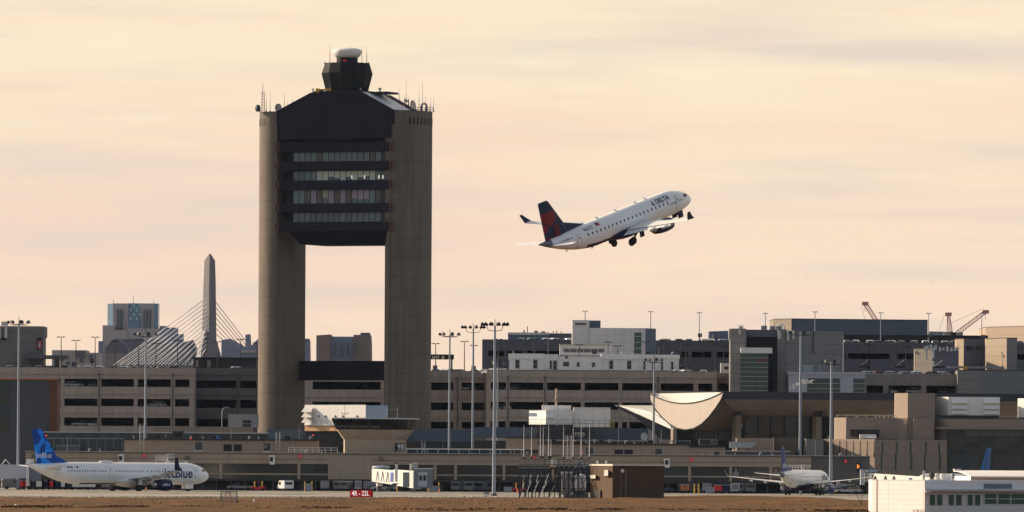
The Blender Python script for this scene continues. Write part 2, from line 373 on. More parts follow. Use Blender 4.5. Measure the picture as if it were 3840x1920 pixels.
rows = [(575, 609, 'ggggbggggggggbgn', None), (646, 680, 'ddggwwwwwwwwwwgd', 0.55), (716, 766, 'ggbpbypbpbpppgbn', 0.55), (801, 835, 'gggdddddgdgggggn', None)]
for a, b, code, part in rows:
    for i, ch in enumerate(code):
        x0 = TX(1101 + 22.1 * i, -6.7); x1 = TX(1101 + 22.1 * i + 19.5, -6.7)
        if i == 15: x1 = x0 + .9
        m = G('office_pane_' + {'g': 'grey', 'd': 'slate', 'b': 'brown_blind', 'p': 'lilac_blind', 'w': 'white_blind', 'n': 'unlit', 'y': 'cream_blind'}[ch], GL[ch], 0.25)
        zlo = TZ(b)
        if part and ch in 'wyp' and random.random() < 0.6:
            zm = TZ(a + (b - a) * random.uniform(0.55, 0.8))
            pn = MB().box(x0, x1, -6.72, -6.62, zm, TZ(a)).build('window', m, tower, off=Z0)
            MB().box(x0, x1, -6.70, -6.60, zlo, zm).build('bare_pane', G('office_pane_slate', GL['d'], 0.25), pn, off=Z0)
        else: MB().box(x0, x1, -6.72, -6.62, zlo, TZ(a)).build('window', m, tower, off=Z0)
# ceiling lamps seen through the glass
mb = MB()
for i, px in ((0, 1318), (1, 1366), (2, 1420), (3, 1435)): mb.box(TX(px, -6.7), TX(px + 5, -6.7), -6.74, -6.725, TZ(676), TZ(662))
mb.build('ceiling_lamp', M('office_lamp', (0.9, 0.9, 0.8), 0.5, emit=((1, 0.95, 0.75), 0.35)), tower, off=Z0)
# keel under the floors
mb = MB(); mb.prism([(TX(1088), TZ(871.5)), (TX(1127), TZ(920)), (TX(1447), TZ(920)), (TX(1452), TZ(871.5))], -8.1, 6.0); mb.build('underside', M('underside_panel', (0.006, 0.006, 0.01), 0.8, spec=.05), tower, off=Z0)
# ribbed bridge low between the pylons
rb = MB().box(-xi + .02, xi - .02, 4.6, 7.9, TZ(1425), TZ(1352)).build('link_bridge', M('ribbed_bronze', (0.014, 0.013, 0.022), 0.7, 0.2, 0.5, streak=0.3, joints=(0.45, 0, 0.1, 0.5), spec=.12), tower, off=Z0)
# crown platform and cab
cx = ((1300 - 1294) * ts) / cT
deck = MB().box(TX(1166), TX(1362), -7.6, 1.5, TZ(353) + .02, TZ(347)); deck.box(TX(1358), TX(1430), -4.6, 1.5, TZ(356), TZ(349))
deck.build('crown_deck', blackm, tower, off=Z0)
def octo(r, z, n=12, a0=8): return [(cx + r * math.cos(math.radians(a0) + 2 * math.pi * i / n), -2.5 + r * math.sin(math.radians(a0) + 2 * math.pi * i / n), z) for i in range(n)]
k = ts
cx = (1299 - 1294) * ts / cT + 2.5 * sT / cT
cab = MB().loft([octo(80 * k, TZ(344)), octo(97 * k, TZ(279))]).build('cab_glass', M('cab_glass', (0.006, 0.010, 0.010), 0.1, .3, .3, spec=.2), tower, off=Z0)
MB().loft([octo(97.6 * k, TZ(279) + .01), octo(97.6 * k, TZ(277)), octo(86 * k, TZ(240))]).build('cab_roof', M('cab_fascia', (0.014, 0.013, 0.017), 0.7, 0.1, spec=.1), tower, off=Z0)
mb = MB()
for i in range(12): mb.tube(octo(80.4 * k, TZ(344))[i], octo(97.4 * k, TZ(279))[i], 0.09, n=5)
mb.build('cab_mullion', blackm, cab, off=Z0)
MB().loft([octo(78 * k, TZ(348)), octo(79.5 * k, TZ(344) - .01)]).build('cab_base', blackm, tower, off=Z0)
dr = MB().lathe([(40 * k, TZ(240)), (40 * k, TZ(220))], (cx, -2.5, 0), n=24).build('radome_drum', M('drum_paint', (0.014, 0.015, 0.018), 0.6, spec=.1), tower, smooth=True, off=Z0)
MB().lathe([(39 * k, TZ(220)), (47 * k, TZ(214)), (53 * k, TZ(205)), (55 * k, TZ(196)), (54 * k, TZ(191)), (45 * k, TZ(186)), (25 * k, TZ(182.5)), (0.05, TZ(182))], (cx, -2.5, 0), n=32).build('radome', white, tower, smooth=True, off=Z0)
mb = MB(); lampm = M('red_lamp', (0.8, 0.02, 0.02), 0.4, emit=((1, 0.03, 0.03), 0.5))
for px in (1288, 1295): mb.lathe([(0.02, -.16), (.14, 0), (.02, .16)], (TX(px, -2.5 - 40 * k), -2.5 - 40 * k - .05, TZ(232)), n=8)
mb.build('obstruction_lamp', lampm, dr, off=Z0)

def rods(name, label, lst, Y, thick=0.07, group=None):
    for i, (px, pt, pb) in enumerate(lst):
        F = Fr(px, pb, Y); loc = (F.x(px), Y, F.z(pb)); o = thing(name, label(i), 'antenna', loc, group)
        h = F.z(pt) - F.z(pb)
        MB().tube((0, 0, 0), (0, 0, h * .55), thick, thick * .8).build('lower_rod', steel if i % 3 else lampdark, o, off=Z0)
        MB().tube((0, 0, h * .55), (0, 0, h), thick * .55, thick * .3).build('upper_rod', lampdark if i % 3 else steel, o, off=Z0)
        MB().lathe([(thick * 2.2, 0), (thick * 2.2, .3)], Z0, n=8).build('mount', lampdark, o, off=Z0)
rods('whip_antenna', lambda i: f'thin whip antenna on the control cab roof, {ORD[i]} from the left', [(1237, 166, 240), (1311, 168, 240), (1357, 170, 240), (1375, 168, 240), (1218, 228, 240), (1383, 231, 240)], 1749, group='whip antennas on the cab roof')
rods('rod_antenna', lambda i: f'slim rod antenna on the left pylon roof, {ORD[i]} from the left', [(998, 352, 420), (1013, 346, 420), (1066, 352, 406), (1078, 380, 408), (1098, 370, 390)], 1752, group='rod antennas on the left pylon')
rods('rod_antenna', lambda i: f'slim rod antenna behind the rail of the right pylon roof, {ORD[i]} from the left', [(1498, 328, 390), (1505, 370, 420), (1517, 358, 420), (1523, 302, 420), (1533, 362, 420), (1554, 368, 420), (1571, 324, 420), (1584, 306, 420), (1596, 362, 420), (1614, 365, 420), (1626, 364, 421)], 1750, group='rod antennas on the right pylon')
# lattice mast and dishes on the pylon roofs
F = Fr(985, 420, 1752); o = thing('lattice_mast', 'lattice radio mast standing on the left pylon roof', 'mast', (F.x(985), 1752, F.z(420)))
mb = MB(); H = F.z(345) - F.z(420)
for i in range(3):
    a = 2 * math.pi * i / 3; mb.tube((.45 * math.cos(a), .45 * math.sin(a), 0), (.3 * math.cos(a), .3 * math.sin(a), H), .06, n=5)
for j in range(7):
    z = H * j / 7
    for i in range(3):
        a = 2 * math.pi * i / 3; b = a + 2 * math.pi / 3; mb.tube((.45 * math.cos(a), .45 * math.sin(a), z), (.4 * math.cos(b), .4 * math.sin(b), z + H / 7), .035, n=4)
mb.build('lattice', lampdark, o, off=Z0); MB().tube((0, 0, H), (0, 0, H + 2), .09, .05).build('tip_rod', steel, o, off=Z0)
def dish(px, py, Y, r, yaw, label, m=white, name='dish_antenna', pb=420, drum=False):
    F = Fr(px, py, Y); zb = F.z(pb); o = thing(name, label, 'dish', (F.x(px), Y, zb), rot=(0, 0, yaw)); zc = F.z(py) - zb
    if drum: MB().lathe([(r * .6, -.5), (r, -.3), (r, .4), (r * .9, .45)], (0, -.4, zc), 'y', 20).build('drum', m, o, True, off=Z0)
    else: MB().lathe([(r, -.7), (r * .96, -.62), (r * .7, -.32), (r * .3, -.1), (.05, 0), (.1, .12), (r * .5, .0), (r, -.6)], (0, 0, zc), 'y', 22, cap=False).build('reflector', m, o, True, off=Z0)
    MB().tube((0, .15, -.1), (0, .15, zc + .3), .1).build('mast_pole', lampdark, o, off=Z0)
    MB().tube((0, .1, zc), (0, -1.0, zc), .05).build('feed_arm', steel, o, off=Z0)
dish(1037, 405, 1751, 0.95, math.radians(40), 'white round dish on the left pylon roof')
dish(973, 406, 1750, 0.75, math.radians(-80), 'dark drum dish on the outer edge of the left pylon roof', darksteel, drum=True)
dish(1556, 392, 1749, 0.95, math.radians(-60), 'larger white dish behind the rail on the right pylon roof')
dish(1529, 378, 1751, 0.45, math.radians(-70), 'small white dish on a short pole on the right pylon roof')
F = Fr(1590, 420, 1748); o = thing('duct_pipe', 'arched grey exhaust pipe on the right pylon roof', 'pipe', (F.x(1590), 1748, F.z(420)))
mb = MB(); pr = []
for i in range(13): t = math.pi * i / 12; pr.append((-math.cos(t) * .6, 0, 1.2 + .65 * math.sin(t)))
pr = [(-.6, 0, 0)] + pr + [(.6, 0, .2)]
for a, b in zip(pr, pr[1:]): mb.tube(a, b, .22, n=8)
mb.build('arched_pipe', steel, o, off=Z0); MB().box(-.9, .9, -.3, .3, -.02, .14).build('pipe_foot', darksteel, o, off=Z0)
F = Fr(1513, 398, 1748); o = thing('warning_lamp', 'glowing red obstruction lamp on the right pylon roof rail', 'lamp', (F.x(1513), 1748, F.z(420)))
MB().lathe([(.05, 0), (.22, .15), (.25, .5), (.15, .85), (.02, .95)], (0, 0, .5), n=10).build('lens', M('red_lens', (0.8, 0.04, 0.02), 0.4, emit=((1, 0.06, 0.04), 0.3)), o, True, off=Z0); MB().tube((0, 0, 0), (0, 0, .5), .08).build('stem', lampdark, o, off=Z0)
F = Fr(1556, 420, 1747.6); o = thing('roof_railing', 'dark pipe railing round the right pylon roof', 'railing', (F.x(1490), 1747.6, F.z(420)))
mb = MB(); w = (1624 - 1490) * F.s
for z in (.55, 1.05): mb.tube((0, 0, z), (w, 0, z), .05, n=5)
for i in range(10): mb.tube((w * i / 9, 0, 0), (w * i / 9, 0, 1.05), .05, n=5)
mb.build('rail', lampdark, o, off=Z0)
# washing cradle and roof gear round the cab foot
F = Fr(1218, 346, 1744); o = thing('cleaning_cradle', 'yellow window cleaning cradle on the tower crown deck', 'cradle', (F.x(1218), 1744, F.z(347)))
MB().box(-2.0, -1.2, 0, .8, 0, .9).build('winch_box', yellow, o, off=Z0); MB().box(-.2, 2.0, 0, .5, .45, .85).build('boom', yellow, o, off=Z0); MB().box(-1.2, -.2, .1, .6, .2, .75).build('hinge', orange, o, off=Z0); MB().box(.6, .9, .1, .4, 0, .45).build('prop', darksteel, o, off=Z0)
for i, (px, pt, r) in enumerate([(1173, 332, .3), (1271, 325, .33), (1283, 332, .25), (1333, 333, .25), (1370, 326, .35), (1425, 330, .4), (1352, 331, .18), (1360, 331, .18)]):
    F = Fr(px, 347, 1743.5 if px < 1360 else 1746); o = thing('roof_vent', f'small mushroom-capped post on the tower crown deck, {ORD[i]} of its row', 'vent', (F.x(px), F.Y, F.z(347)), 'capped posts on the crown deck')
    h = F.z(pt) - F.z(347); MB().tube((0, 0, 0), (0, 0, h * .7), r * .45).build('post', steel, o, off=Z0); MB().lathe([(r * .5, h * .6), (r, h * .85), (r, h), (r * .3, h * 1.05)], Z0, n=10).build('cap', white, o, off=Z0)
F = Fr(1612, 632, 1742.6); o = thing('security_camera', 'dark camera box on the right pylon side', 'camera', (F.x(1613), 1746, F.z(632))); MB().box(-.25, .25, -.3, .3, -.5, .4).build('housing', blackm, o, off=Z0); MB().box(-.1, .4, -.1, .1, -.7, -.5).build('bracket', blackm, o, off=Z0)

# ------------------------------------------------------------------ aircraft
class Craft:
    def __init__(s, **k): s.__dict__.update(k); s.R = s.h / 2; s.ln = s.nl * s.h; s.lt = s.tl * s.h
    def sec(s, d):
        if d < s.ln:
            q = 1 - max(d, 0) / s.ln; r = max(1 - q ** 2.1, 0) ** 0.62; return -s.nd * s.h * q ** 1.8, s.w / 2 * r, s.R * r
        if d > s.L - s.lt:
            u = min((d - s.L + s.lt) / s.lt, 1); r = 1 - u ** 1.7 * 0.93; top = s.R * (1 - 0.22 * u ** 1.3); return top - s.R * r, s.w / 2 * r, s.R * r
        return 0.0, s.w / 2, s.R
    def x(s, d): return s.L / 2 - d
    def on(s, d, z, side=-1, eps=0.02):
        zc, ry, rz = s.sec(d); q = max(-1, min(1, (z - zc) / max(rz, .01))); n = math.sqrt(1 - q * q)
        return (s.x(d), side * (ry * n + eps * max(n, .3)), z + s.z0 + eps * q)
def patch(c, d0, d1, z0, z1, nd=2, nz=4, side=-1, eps=0.02, rnd=0.0):
    mb = MB(); g = []
    for j in range(nz + 1):
        v = j / nz; ins = rnd * (abs(2 * v - 1) ** 4)
        g.append([c.on(d0 + ins + (d1 - d0 - 2 * ins) * i / nd, z0 + (z1 - z0) * v, side, eps) for i in range(nd + 1)])
    vs = [p for r in g for p in r]; fs = []
    for j in range(nz):
        for i in range(nd): a = j * (nd + 1) + i; fs.append((a, a + 1, a + nd + 2, a + nd + 1))
    return mb.add(vs, fs)
def fus_text(c, txt, d_start, z0, size, bold, side=-1, eps=0.03, sx=1.0):
    """Lettering wrapped on the right-hand side of the fuselage, reading towards the nose."""
    vs, fs = text_mesh(txt, bold); bm = bmesh.new()
    bv = [bm.verts.new((v[0] * size * sx, v[1] * size, 0)) for v in vs]
    for f in fs:
        try: bm.faces.new([bv[i] for i in f])
        except ValueError: pass
    lo, hi = min(v[1] for v in vs) * size, max(v[1] for v in vs) * size; z = lo + .15
    while z < hi:
        bmesh.ops.bisect_plane(bm, geom=bm.verts[:] + bm.edges[:] + bm.faces[:], plane_co=(0, z, 0), plane_no=(0, 1, 0)); z += .15
    bm.verts.index_update(); mb = MB()
    mb.add([c.on(d_start - v.co.x, z0 + v.co.y, side, eps) for v in bm.verts], [[v.index for v in f.verts] for f in bm.faces]); bm.free(); return mb
AF = [(1, .0), (.7, .34), (.4, .5), (.2, .46), (.07, .3), (0, 0), (.07, -.28), (.2, -.38), (.4, -.4), (.7, -.22)]
def foil(le, chord, th, side_axis='y', pos=0.0, zz=0.0):
    """Ring of an airfoil: le = x of the leading edge; chord runs to -x; thickness along z (wing) or y (fin)."""
    if side_axis == 'y': return [(le - u * chord, pos, zz + t * th * chord) for u, t in AF]
    return [(le - u * chord, t * th * chord, zz) for u, t in AF]
winblk = M('cabin_window_glass', (0.02, 0.022, 0.035), .35, spec=.25)
def aircraft(c, root, P):
    z0 = c.z0; n = 36; ds = [0.02, .12, .3, .6, 1.0, 1.5, 2.1, 2.8, 3.6, 4.5, 5.5, 6.5]
    ds = [d for d in ds if d < c.ln] + [c.ln + (c.L - c.lt - c.ln) * i / 8 for i in range(9)] + [c.L - c.lt + c.lt * (i / 12) for i in range(1, 13)]
    dcone = c.L - c.cone
    ring = lambda d: [(c.x(d), c.sec(d)[1] * math.cos(2 * math.pi * i / n), z0 + c.sec(d)[0] + c.sec(d)[2] * math.sin(2 * math.pi * i / n)) for i in range(n)]
    ds = sorted(set([d for d in ds if abs(d - dcone) > .3] + [dcone]))
    f = MB().loft([ring(d) for d in ds if d <= dcone]); 
    body = f
    nr = len([d for d in ds if d <= dcone])
    if P.get('belly'):
        for k in range(nr - 1):
            for i in range(n):
                a = 2 * math.pi * (i + .5) / n; d = ds[k]
                if P['belly'][0] < d < P['belly'][1] and math.sin(a) < -P.get('bz', .62): body.m[k * n + i] = 1
    fo = body.build('fuselage', [planewhite, P.get('bellymat', navy)], root, True, off=Z0)
    MB().loft([ring(d) for d in ds if d >= dcone]).build('tail_cone', P.get('conemat', planewhite), root, True, off=Z0)
    e = c.sec(c.L - .02); MB().lathe([(e[2] * .9, 0), (e[2] * .9, -.12)], (c.x(c.L), 0, z0 + e[0]), 'x', 12).build('exhaust', blackm, root, off=Z0)
    # wing fairing
    r0 = []
    for u in range(9):
        t = u / 8; d = c.wd - 1.5 + (c.wc + 4.5) * t; s_ = math.sin(math.pi * t) ** .6 if 0 < t < 1 else 0.02
        r0.append([(c.x(d), (c.w / 2 + .35 * s_) * math.cos(a) * (.55 + .45 * s_), z0 - c.R * .55 + (c.R * .55 * math.sin(a) - .35) * s_) for a in [2 * math.pi * i / 20 for i in range(20)]])
    MB().loft(r0).build('wing_fairing', P.get('fairmat', planewhite), root, True, off=Z0)
    wz = z0 - c.R * .55; sw = math.tan(math.radians(c.sweep)); xr = c.x(c.wd)
    for sd in (-1, 1):
        st = [(c.w * .3, 0, c.wc, .13), (c.semi * .36, 0, c.wc * .62, .115), (c.semi * .7, 0, c.wc * .40, .105), (c.semi, 0, c.tipc, .10)]
        rings = []
        for y, _, ch, th in st:
            dz = (y - c.w * .3) * math.tan(math.radians(c.dih)) + c.flex * (y / c.semi) ** 2
            rings.append(foil(xr - (y - c.w * .5) * sw, ch, th, 'y', sd * y, wz + dz))
        w = MB().loft(rings).build('wing', M('wing_skin', (0.62, 0.62, 0.63), 0.35, 0.06, 0.6, spec=0.5), root, True, off=Z0)
        tipz = wz + (c.semi - c.w * .3) * math.tan(math.radians(c.dih)) + c.flex; tx = xr - (c.semi - c.w * .5) * sw
        wsw = getattr(c, 'wls', .75)
        wl = []
        for q in range(5):
            t = q / 4; ang = math.radians(15 + 60 * min(1, t * 1.6)); yy = c.semi + c.wlh * (.12 * t + .28 * t * t); zz = tipz + c.wlh * (t ** 1.25)
            ch = c.tipc * (1 - .62 * t); le = tx - c.wlh * wsw * t
            wl.append([(le - u * ch, sd * (yy + tt * .07 * ch), zz) for u, tt in AF])
        MB().loft(wl).build('winglet', P.get('wlmat', navy), w, True, off=Z0)
        for fy in (.3, .5, .68):
            mb = MB()
            y = c.semi * fy; le = xr - (y - c.w * .5) * sw; i = min(2, int(fy * 3)); ch = c.wc * (.66 if fy < .4 else .52 if fy < .6 else .41)
            zz = wz + (y - c.w * .3) * math.tan(math.radians(c.dih)) + c.flex * fy * fy
            mb.lathe([(.02, .3), (.16, -.2), (.2, -1.0), (.14, -1.8), (.02, -2.4)], (le - ch * .6, sd * y, zz - .28), 'x', 8)
            mb.build('flap_fairing', M('wing_skin', None), w, True, off=Z0)
        fl = P.get('flap', 0)
        if fl:
            rr = []
            for y, ch in ((c.w * .62, c.wc * .26), (c.semi * .36, c.wc * .17), (c.semi * .72, c.wc * .11)):
                te = xr - (y - c.w * .5) * sw - (c.wc * (.93 if y < c.w else .62 if y < c.semi * .5 else .40)); zz = wz + (y - c.w * .3) * math.tan(math.radians(c.dih)) + c.flex * (y / c.semi) ** 2 - .08
                rr.append([(te + .3 - u * ch * math.cos(fl), sd * y, zz - u * ch * math.sin(fl) + t * .1 * ch) for u, t in AF])
            MB().loft(rr).build('flap', M('wing_skin', None), w, True, off=Z0)
        # engine
        ey = c.ey * sd; ez = wz + (c.ey - c.w * .3) * math.tan(math.radians(c.dih)) - c.er * (.85 if c.fly else 1.15); ex = xr - (c.ey - c.w * .5) * sw + c.el * .62
        en = MB().lathe([(c.er * .86, 0), (c.er * .97, -.15 * c.el), (c.er, -.35 * c.el), (c.er * .93, -.7 * c.el), (c.er * .74, -c.el), (c.er * .66, -.97 * c.el)], (ex, ey, ez), 'x', 28, cap=False).build('engine', P['engmat'], root, True, off=Z0)
        MB().lathe([(c.er * .80, .02), (c.er * .86, .06), (c.er * .875, .0), (c.er * .93, -.12), (c.er * .84, -.02)], (ex, ey, ez), 'x', 28, cap=False).build('intake_lip', alum, en, True, off=Z0)
        MB().lathe([(c.er * .84, -.3), (.3, -.28), (.02, .2)], (ex, ey, ez), 'x', 24, cap=False).build('fan', blackm, en, off=Z0)
        MB().lathe([(c.er * .6, -.8 * c.el), (c.er * .48, -1.12 * c.el), (c.er * .3, -1.12 * c.el), (.03, -1.32 * c.el)], (ex, ey, ez), 'x', 20, cap=False).build('exhaust_cone', alum, en, True, off=Z0)
        MB().loft([[(ex - .25 * c.el, ey - .1, ez + c.er * .9), (ex - .25 * c.el, ey + .1, ez + c.er * .9), (ex - c.el * 1.2, ey + .1, ez + c.er * .7), (ex - c.el * 1.2, ey - .1, ez + c.er * .7)],
                   [(ex - .5 * c.el, ey - .1, ez + c.er * 1.22), (ex - .5 * c.el, ey + .1, ez + c.er * 1.22), (ex - c.el * 1.3, ey + .1, ez + c.er * 1.2), (ex - c.el * 1.3, ey - .1, ez + c.er * 1.2)]]).build('engine_pylon', planewhite, en, off=Z0)
        if P.get('engtext') and sd < 0:
            vs, fs = text_mesh('jetBlue', 0.02); k = .62
            MB().add([(ex - c.el * .75 + v[0] * k, ey - math.sqrt(max(.01, (c.er * 1.0) ** 2 - (v[1] * k - .15) ** 2)) - .03, ez - .15 + v[1] * k) for v in vs], fs).build('engine_lettering', letter, en, off=Z0)
        # tailplane
        hd = c.L - c.hd; hs = math.tan(math.radians(c.hsw)); hz = z0 + c.R * c.hz; rr = []
        for y, ch in ((.1, c.hc), (c.hsemi * .5, c.hc * .66), (c.hsemi, c.hc * .36)):
            rr.append(foil(c.x(hd) - y * hs, ch, .09, 'y', sd * y, hz + y * math.tan(math.radians(c.hdih))))
        MB().loft(rr).build('tailplane', planewhite, root, True, off=Z0)
        # main gear
        gy = sd * c.gy; gx = c.x(c.wd + c.wc * .78); gz = c.gz + z0 if c.fly else 0
        wr = c.wr
        gw = sd * getattr(c, 'gyw', c.gy)
        g = MB().tube((gx, gy, wz), (gx, gw, gz + wr), .16, .11).build('landing_gear', darksteel, root, off=Z0)
        for q in (-.32, .32): MB().lathe([(wr * .5, -.15), (wr * .95, -.15), (wr, -.08), (wr, .08), (wr * .95, .15), (wr * .5, .15)], (gx + (q * .5 if c.fly else 0), gw + q, gz + wr + (q * .45 * sd if c.fly else 0)), 'y', 20).build('wheel', tyre, g, True, off=Z0)
        MB().tube((gx, gw - sd * .05, gz + wr + .7), (gx, gy - sd * 1.1, wz + .1), .08).build('side_brace', darksteel, g, off=Z0)
        MB().box(gx - .5, gx + .4, gy + sd * .52, gy + sd * .57, gz + wr + .6, wz).build('gear_door', P.get('fairmat', planewhite), g, off=Z0)
    # nose gear
    gx = c.x(c.ngd); gz = getattr(c, 'ngz', c.gz) + z0 if c.fly else 0; wr = c.wr * .72; zt = z0 + c.sec(c.ngd)[0] - c.sec(c.ngd)[2] + .2
    g = MB().tube((gx, 0, zt), (gx, 0, gz + wr), .12, .09).build('nose_gear', darksteel, root, off=Z0)
    for q in (-.24, .24): MB().lathe([(wr * .5, -.1), (wr * .96, -.1), (wr, -.04), (wr, .04), (wr * .96, .1), (wr * .5, .1)], (gx, q, gz + wr), 'y', 18).build('wheel', tyre, g, True, off=Z0)
    for q in (-.5, .5): MB().box(gx - 1.0 * getattr(c, 'gdl', 1), gx + .9 * getattr(c, 'gdl', 1), q - .03, q + .03, zt - .95, zt - .05).build('gear_door', P.get('fairmat', planewhite), g, off=Z0)
    # fin
    fz0 = z0 + c.R * .62; fl_ = c.x(c.L - c.fd); fs_ = math.tan(math.radians(c.fsw)); th = .10
    fr_ = [foil(fl_ - hgt * fs_, c.fc + (c.ftc - c.fc) * hgt / c.fh, th, 'z', 0, fz0 + hgt) for hgt in (0, c.fh * .3, c.fh * .6, c.fh * .97)]
    fr_.append(foil(fl_ - c.fh * fs_ - .25, c.ftc * .8, th * .6, 'z', 0, fz0 + c.fh))
    fin = MB().loft(fr_).build('tail_fin', P['finmat'], root, True, off=Z0)
    c.finp = (fl_, fs_, fz0, th)
    if c.dorsal:
        MB().loft([[(fl_ + c.dorsal, -.04, z0 + c.R * .97), (fl_ + c.dorsal, .04, z0 + c.R * .97), (fl_ + c.dorsal, 0, z0 + c.R)], [(fl_ - 1.4, -.18, z0 + c.R * .9), (fl_ - 1.4, .18, z0 + c.R * .9), (fl_ - 1.4 - .3, 0, z0 + c.R * 1.0 + 1.25)]]).build('dorsal_fin', P['finmat'], fin, True, off=Z0)
    # cabin windows, doors, flight deck
    for side in (-1, 1):
        for a, b, m in P['wins']:
            for i in range(m):
                d = a + (b - a) * i / max(1, m - 1)
                patch(c, d - .125, d + .125, c.winz - .19, c.winz + .19, 2, 5, side, .015, .06).build('cabin_window', P['winmat'], root, off=Z0)
        for d, wd, h0, h1 in P['doors']:
            o = patch(c, d - wd / 2, d + wd / 2, h0, h1, 3, 8, side, .012, .08).build('door', P['doorline'], root, off=Z0)
            patch(c, d - wd / 2 + .05, d + wd / 2 - .05, h0 + .05, h1 - .05, 3, 8, side, .024, .08).build('door_panel', planewhite, o, off=Z0)
            patch(c, d - .1, d + .1, h0 + (h1 - h0) * .66, h0 + (h1 - h0) * .8, 2, 3, side, .03, .03).build('door_window', darkglass, o, off=Z0)
        zc, ry, rz = c.sec(c.cpd + .5)
        for a, b in ((c.cpd, c.cpd + .62), (c.cpd + .70, c.cpd + 1.25)):
            patch(c, a, b, zc + rz * .42, zc + rz * (.74 if a == c.cpd else .78), 3, 5, side, .02, .10).build('flight_deck_window', winblk, root, off=Z0)
    return fin
def fin_pt(c, u, v, side=-1, eps=.03):
    fl_, fs_, fz0, th = c.finp; ch = c.fc + (c.ftc - c.fc) * v; le = fl_ - v * c.fh * fs_
    import bisect
    us = [0, .07, .2, .4, .7, 1]; tt = [0, .3, .46, .5, .34, 0]; i = max(0, min(4, bisect.bisect_right(us, u) - 1))
    t = tt[i] + (tt[i + 1] - tt[i]) * (u - us[i]) / (us[i + 1] - us[i])
    return (le - u * ch, side * (t * th * ch + eps), fz0 + v * c.fh)
def fin_patch(c, poly, side=-1, eps=.03):
    """A polygon (u along chord, v up) laid on the fin side, cut into strips so that it follows the section."""
    bm = bmesh.new(); bm.faces.new([bm.verts.new((u, v, 0)) for u, v in poly])
    for q in (.07, .2, .4, .7): bmesh.ops.bisect_plane(bm, geom=bm.verts[:] + bm.edges[:] + bm.faces[:], plane_co=(q, 0, 0), plane_no=(1, 0, 0))
    bm.verts.index_update(); mb = MB().add([fin_pt(c, v.co.x, v.co.y, side, eps) for v in bm.verts], [[v.index for v in f.verts] for f in bm.faces]); bm.free(); return mb
def wave_blue():
    m = bpy.data.materials.new('wavy_blue_livery'); m.use_nodes = True; t = m.node_tree; p = t.nodes['Principled BSDF']; p.inputs['Roughness'].default_value = .55; p.inputs['Specular IOR Level'].default_value = .1
    a = t.nodes.new('ShaderNodeTexCoord'); mp = t.nodes.new('ShaderNodeMapping'); mp.inputs['Scale'].default_value = (1, 0, 1); mp.inputs['Location'].default_value = (4.4, 0, 2.1)
    n = t.nodes.new('ShaderNodeTexNoise'); n.inputs['Scale'].default_value = .34; n.inputs['Detail'].default_value = 0; n.inputs['Distortion'].default_value = .9
    r = t.nodes.new('ShaderNodeValToRGB'); r.color_ramp.interpolation = 'CONSTANT'; e = r.color_ramp.elements
    e[0].position = 0; e[0].color = (.008, .06, .30, 1); e[1].position = .43; e[1].color = (.012, .22, .8, 1); q = e.new(.53); q.color = (.02, .30, .85, 1); q = e.new(.60); q.color = (.008, .07, .33, 1)
    t.links.new(a.outputs['Object'], mp.inputs[0]); t.links.new(mp.outputs[0], n.inputs['Vector']); t.links.new(n.outputs[0], r.inputs[0]); t.links.new(r.outputs[0], p.inputs['Base Color']); return m
def plaid_blue():
    m = bpy.data.materials.new('plaid_blue_livery'); m.use_nodes = True; t = m.node_tree; p = t.nodes['Principled BSDF']; p.inputs['Roughness'].default_value = .55; p.inputs['Specular IOR Level'].default_value = .1
    a = t.nodes.new('ShaderNodeTexCoord'); mp = t.nodes.new('ShaderNodeMapping'); mp.inputs['Rotation'].default_value = (0, math.radians(33), 0); s = t.nodes.new('ShaderNodeSeparateXYZ')
    t.links.new(a.outputs['Object'], mp.inputs[0]); t.links.new(mp.outputs[0], s.inputs[0]); col = None
    for ax, per, wd, off, c_ in ((0, 1.3, .16, .2, (.03, .2, .6, 1)), (2, 1.5, .2, .1, (.03, .18, .55, 1)), (0, 1.3, .05, .5, (.12, .28, .08, 1)), (2, 1.5, .07, .55, (.14, .32, .08, 1)), (2, .75, .04, .3, (.2, .45, .8, 1))):
        b = t.nodes.new('ShaderNodeMath'); b.operation = 'MULTIPLY_ADD'; t.links.new(s.outputs[ax], b.inputs[0]); b.inputs[1].default_value = 1 / per; b.inputs[2].default_value = off
        f_ = t.nodes.new('ShaderNodeMath'); f_.operation = 'FRACT'; t.links.new(b.outputs[0], f_.inputs[0])
        l = t.nodes.new('ShaderNodeMath'); l.operation = 'LESS_THAN'; t.links.new(f_.outputs[0], l.inputs[0]); l.inputs[1].default_value = wd / per
        x = t.nodes.new('ShaderNodeMix'); x.data_type = 'RGBA'; t.links.new(l.outputs[0], x.inputs[0]); x.inputs[7].default_value = c_
        if col is None: x.inputs[6].default_value = (.008, .035, .16, 1)
        else: t.links.new(col, x.inputs[6])
        col = x.outputs[2]
    t.links.new(col, p.inputs['Base Color']); return m
EJ = dict(w=3.01, h=3.35, nl=1.75, tl=3.3, nd=.17, cone=2.0, semi=13.5, wc=5.3, tipc=1.45, sweep=24.5, dih=5.0, flex=0.25, wlh=1.12, wls=1.1, ey=4.25, er=.88, el=3.3,
          hd=4.4, hsemi=4.9, hc=3.0, hsw=30, hdih=6, hz=.35, gy=2.9, wr=.5, ngd=3.1, fd=6.6, fc=5.4, ftc=2.0, fh=5.3, fsw=35, dorsal=2.6, winz=.42, cpd=1.35)
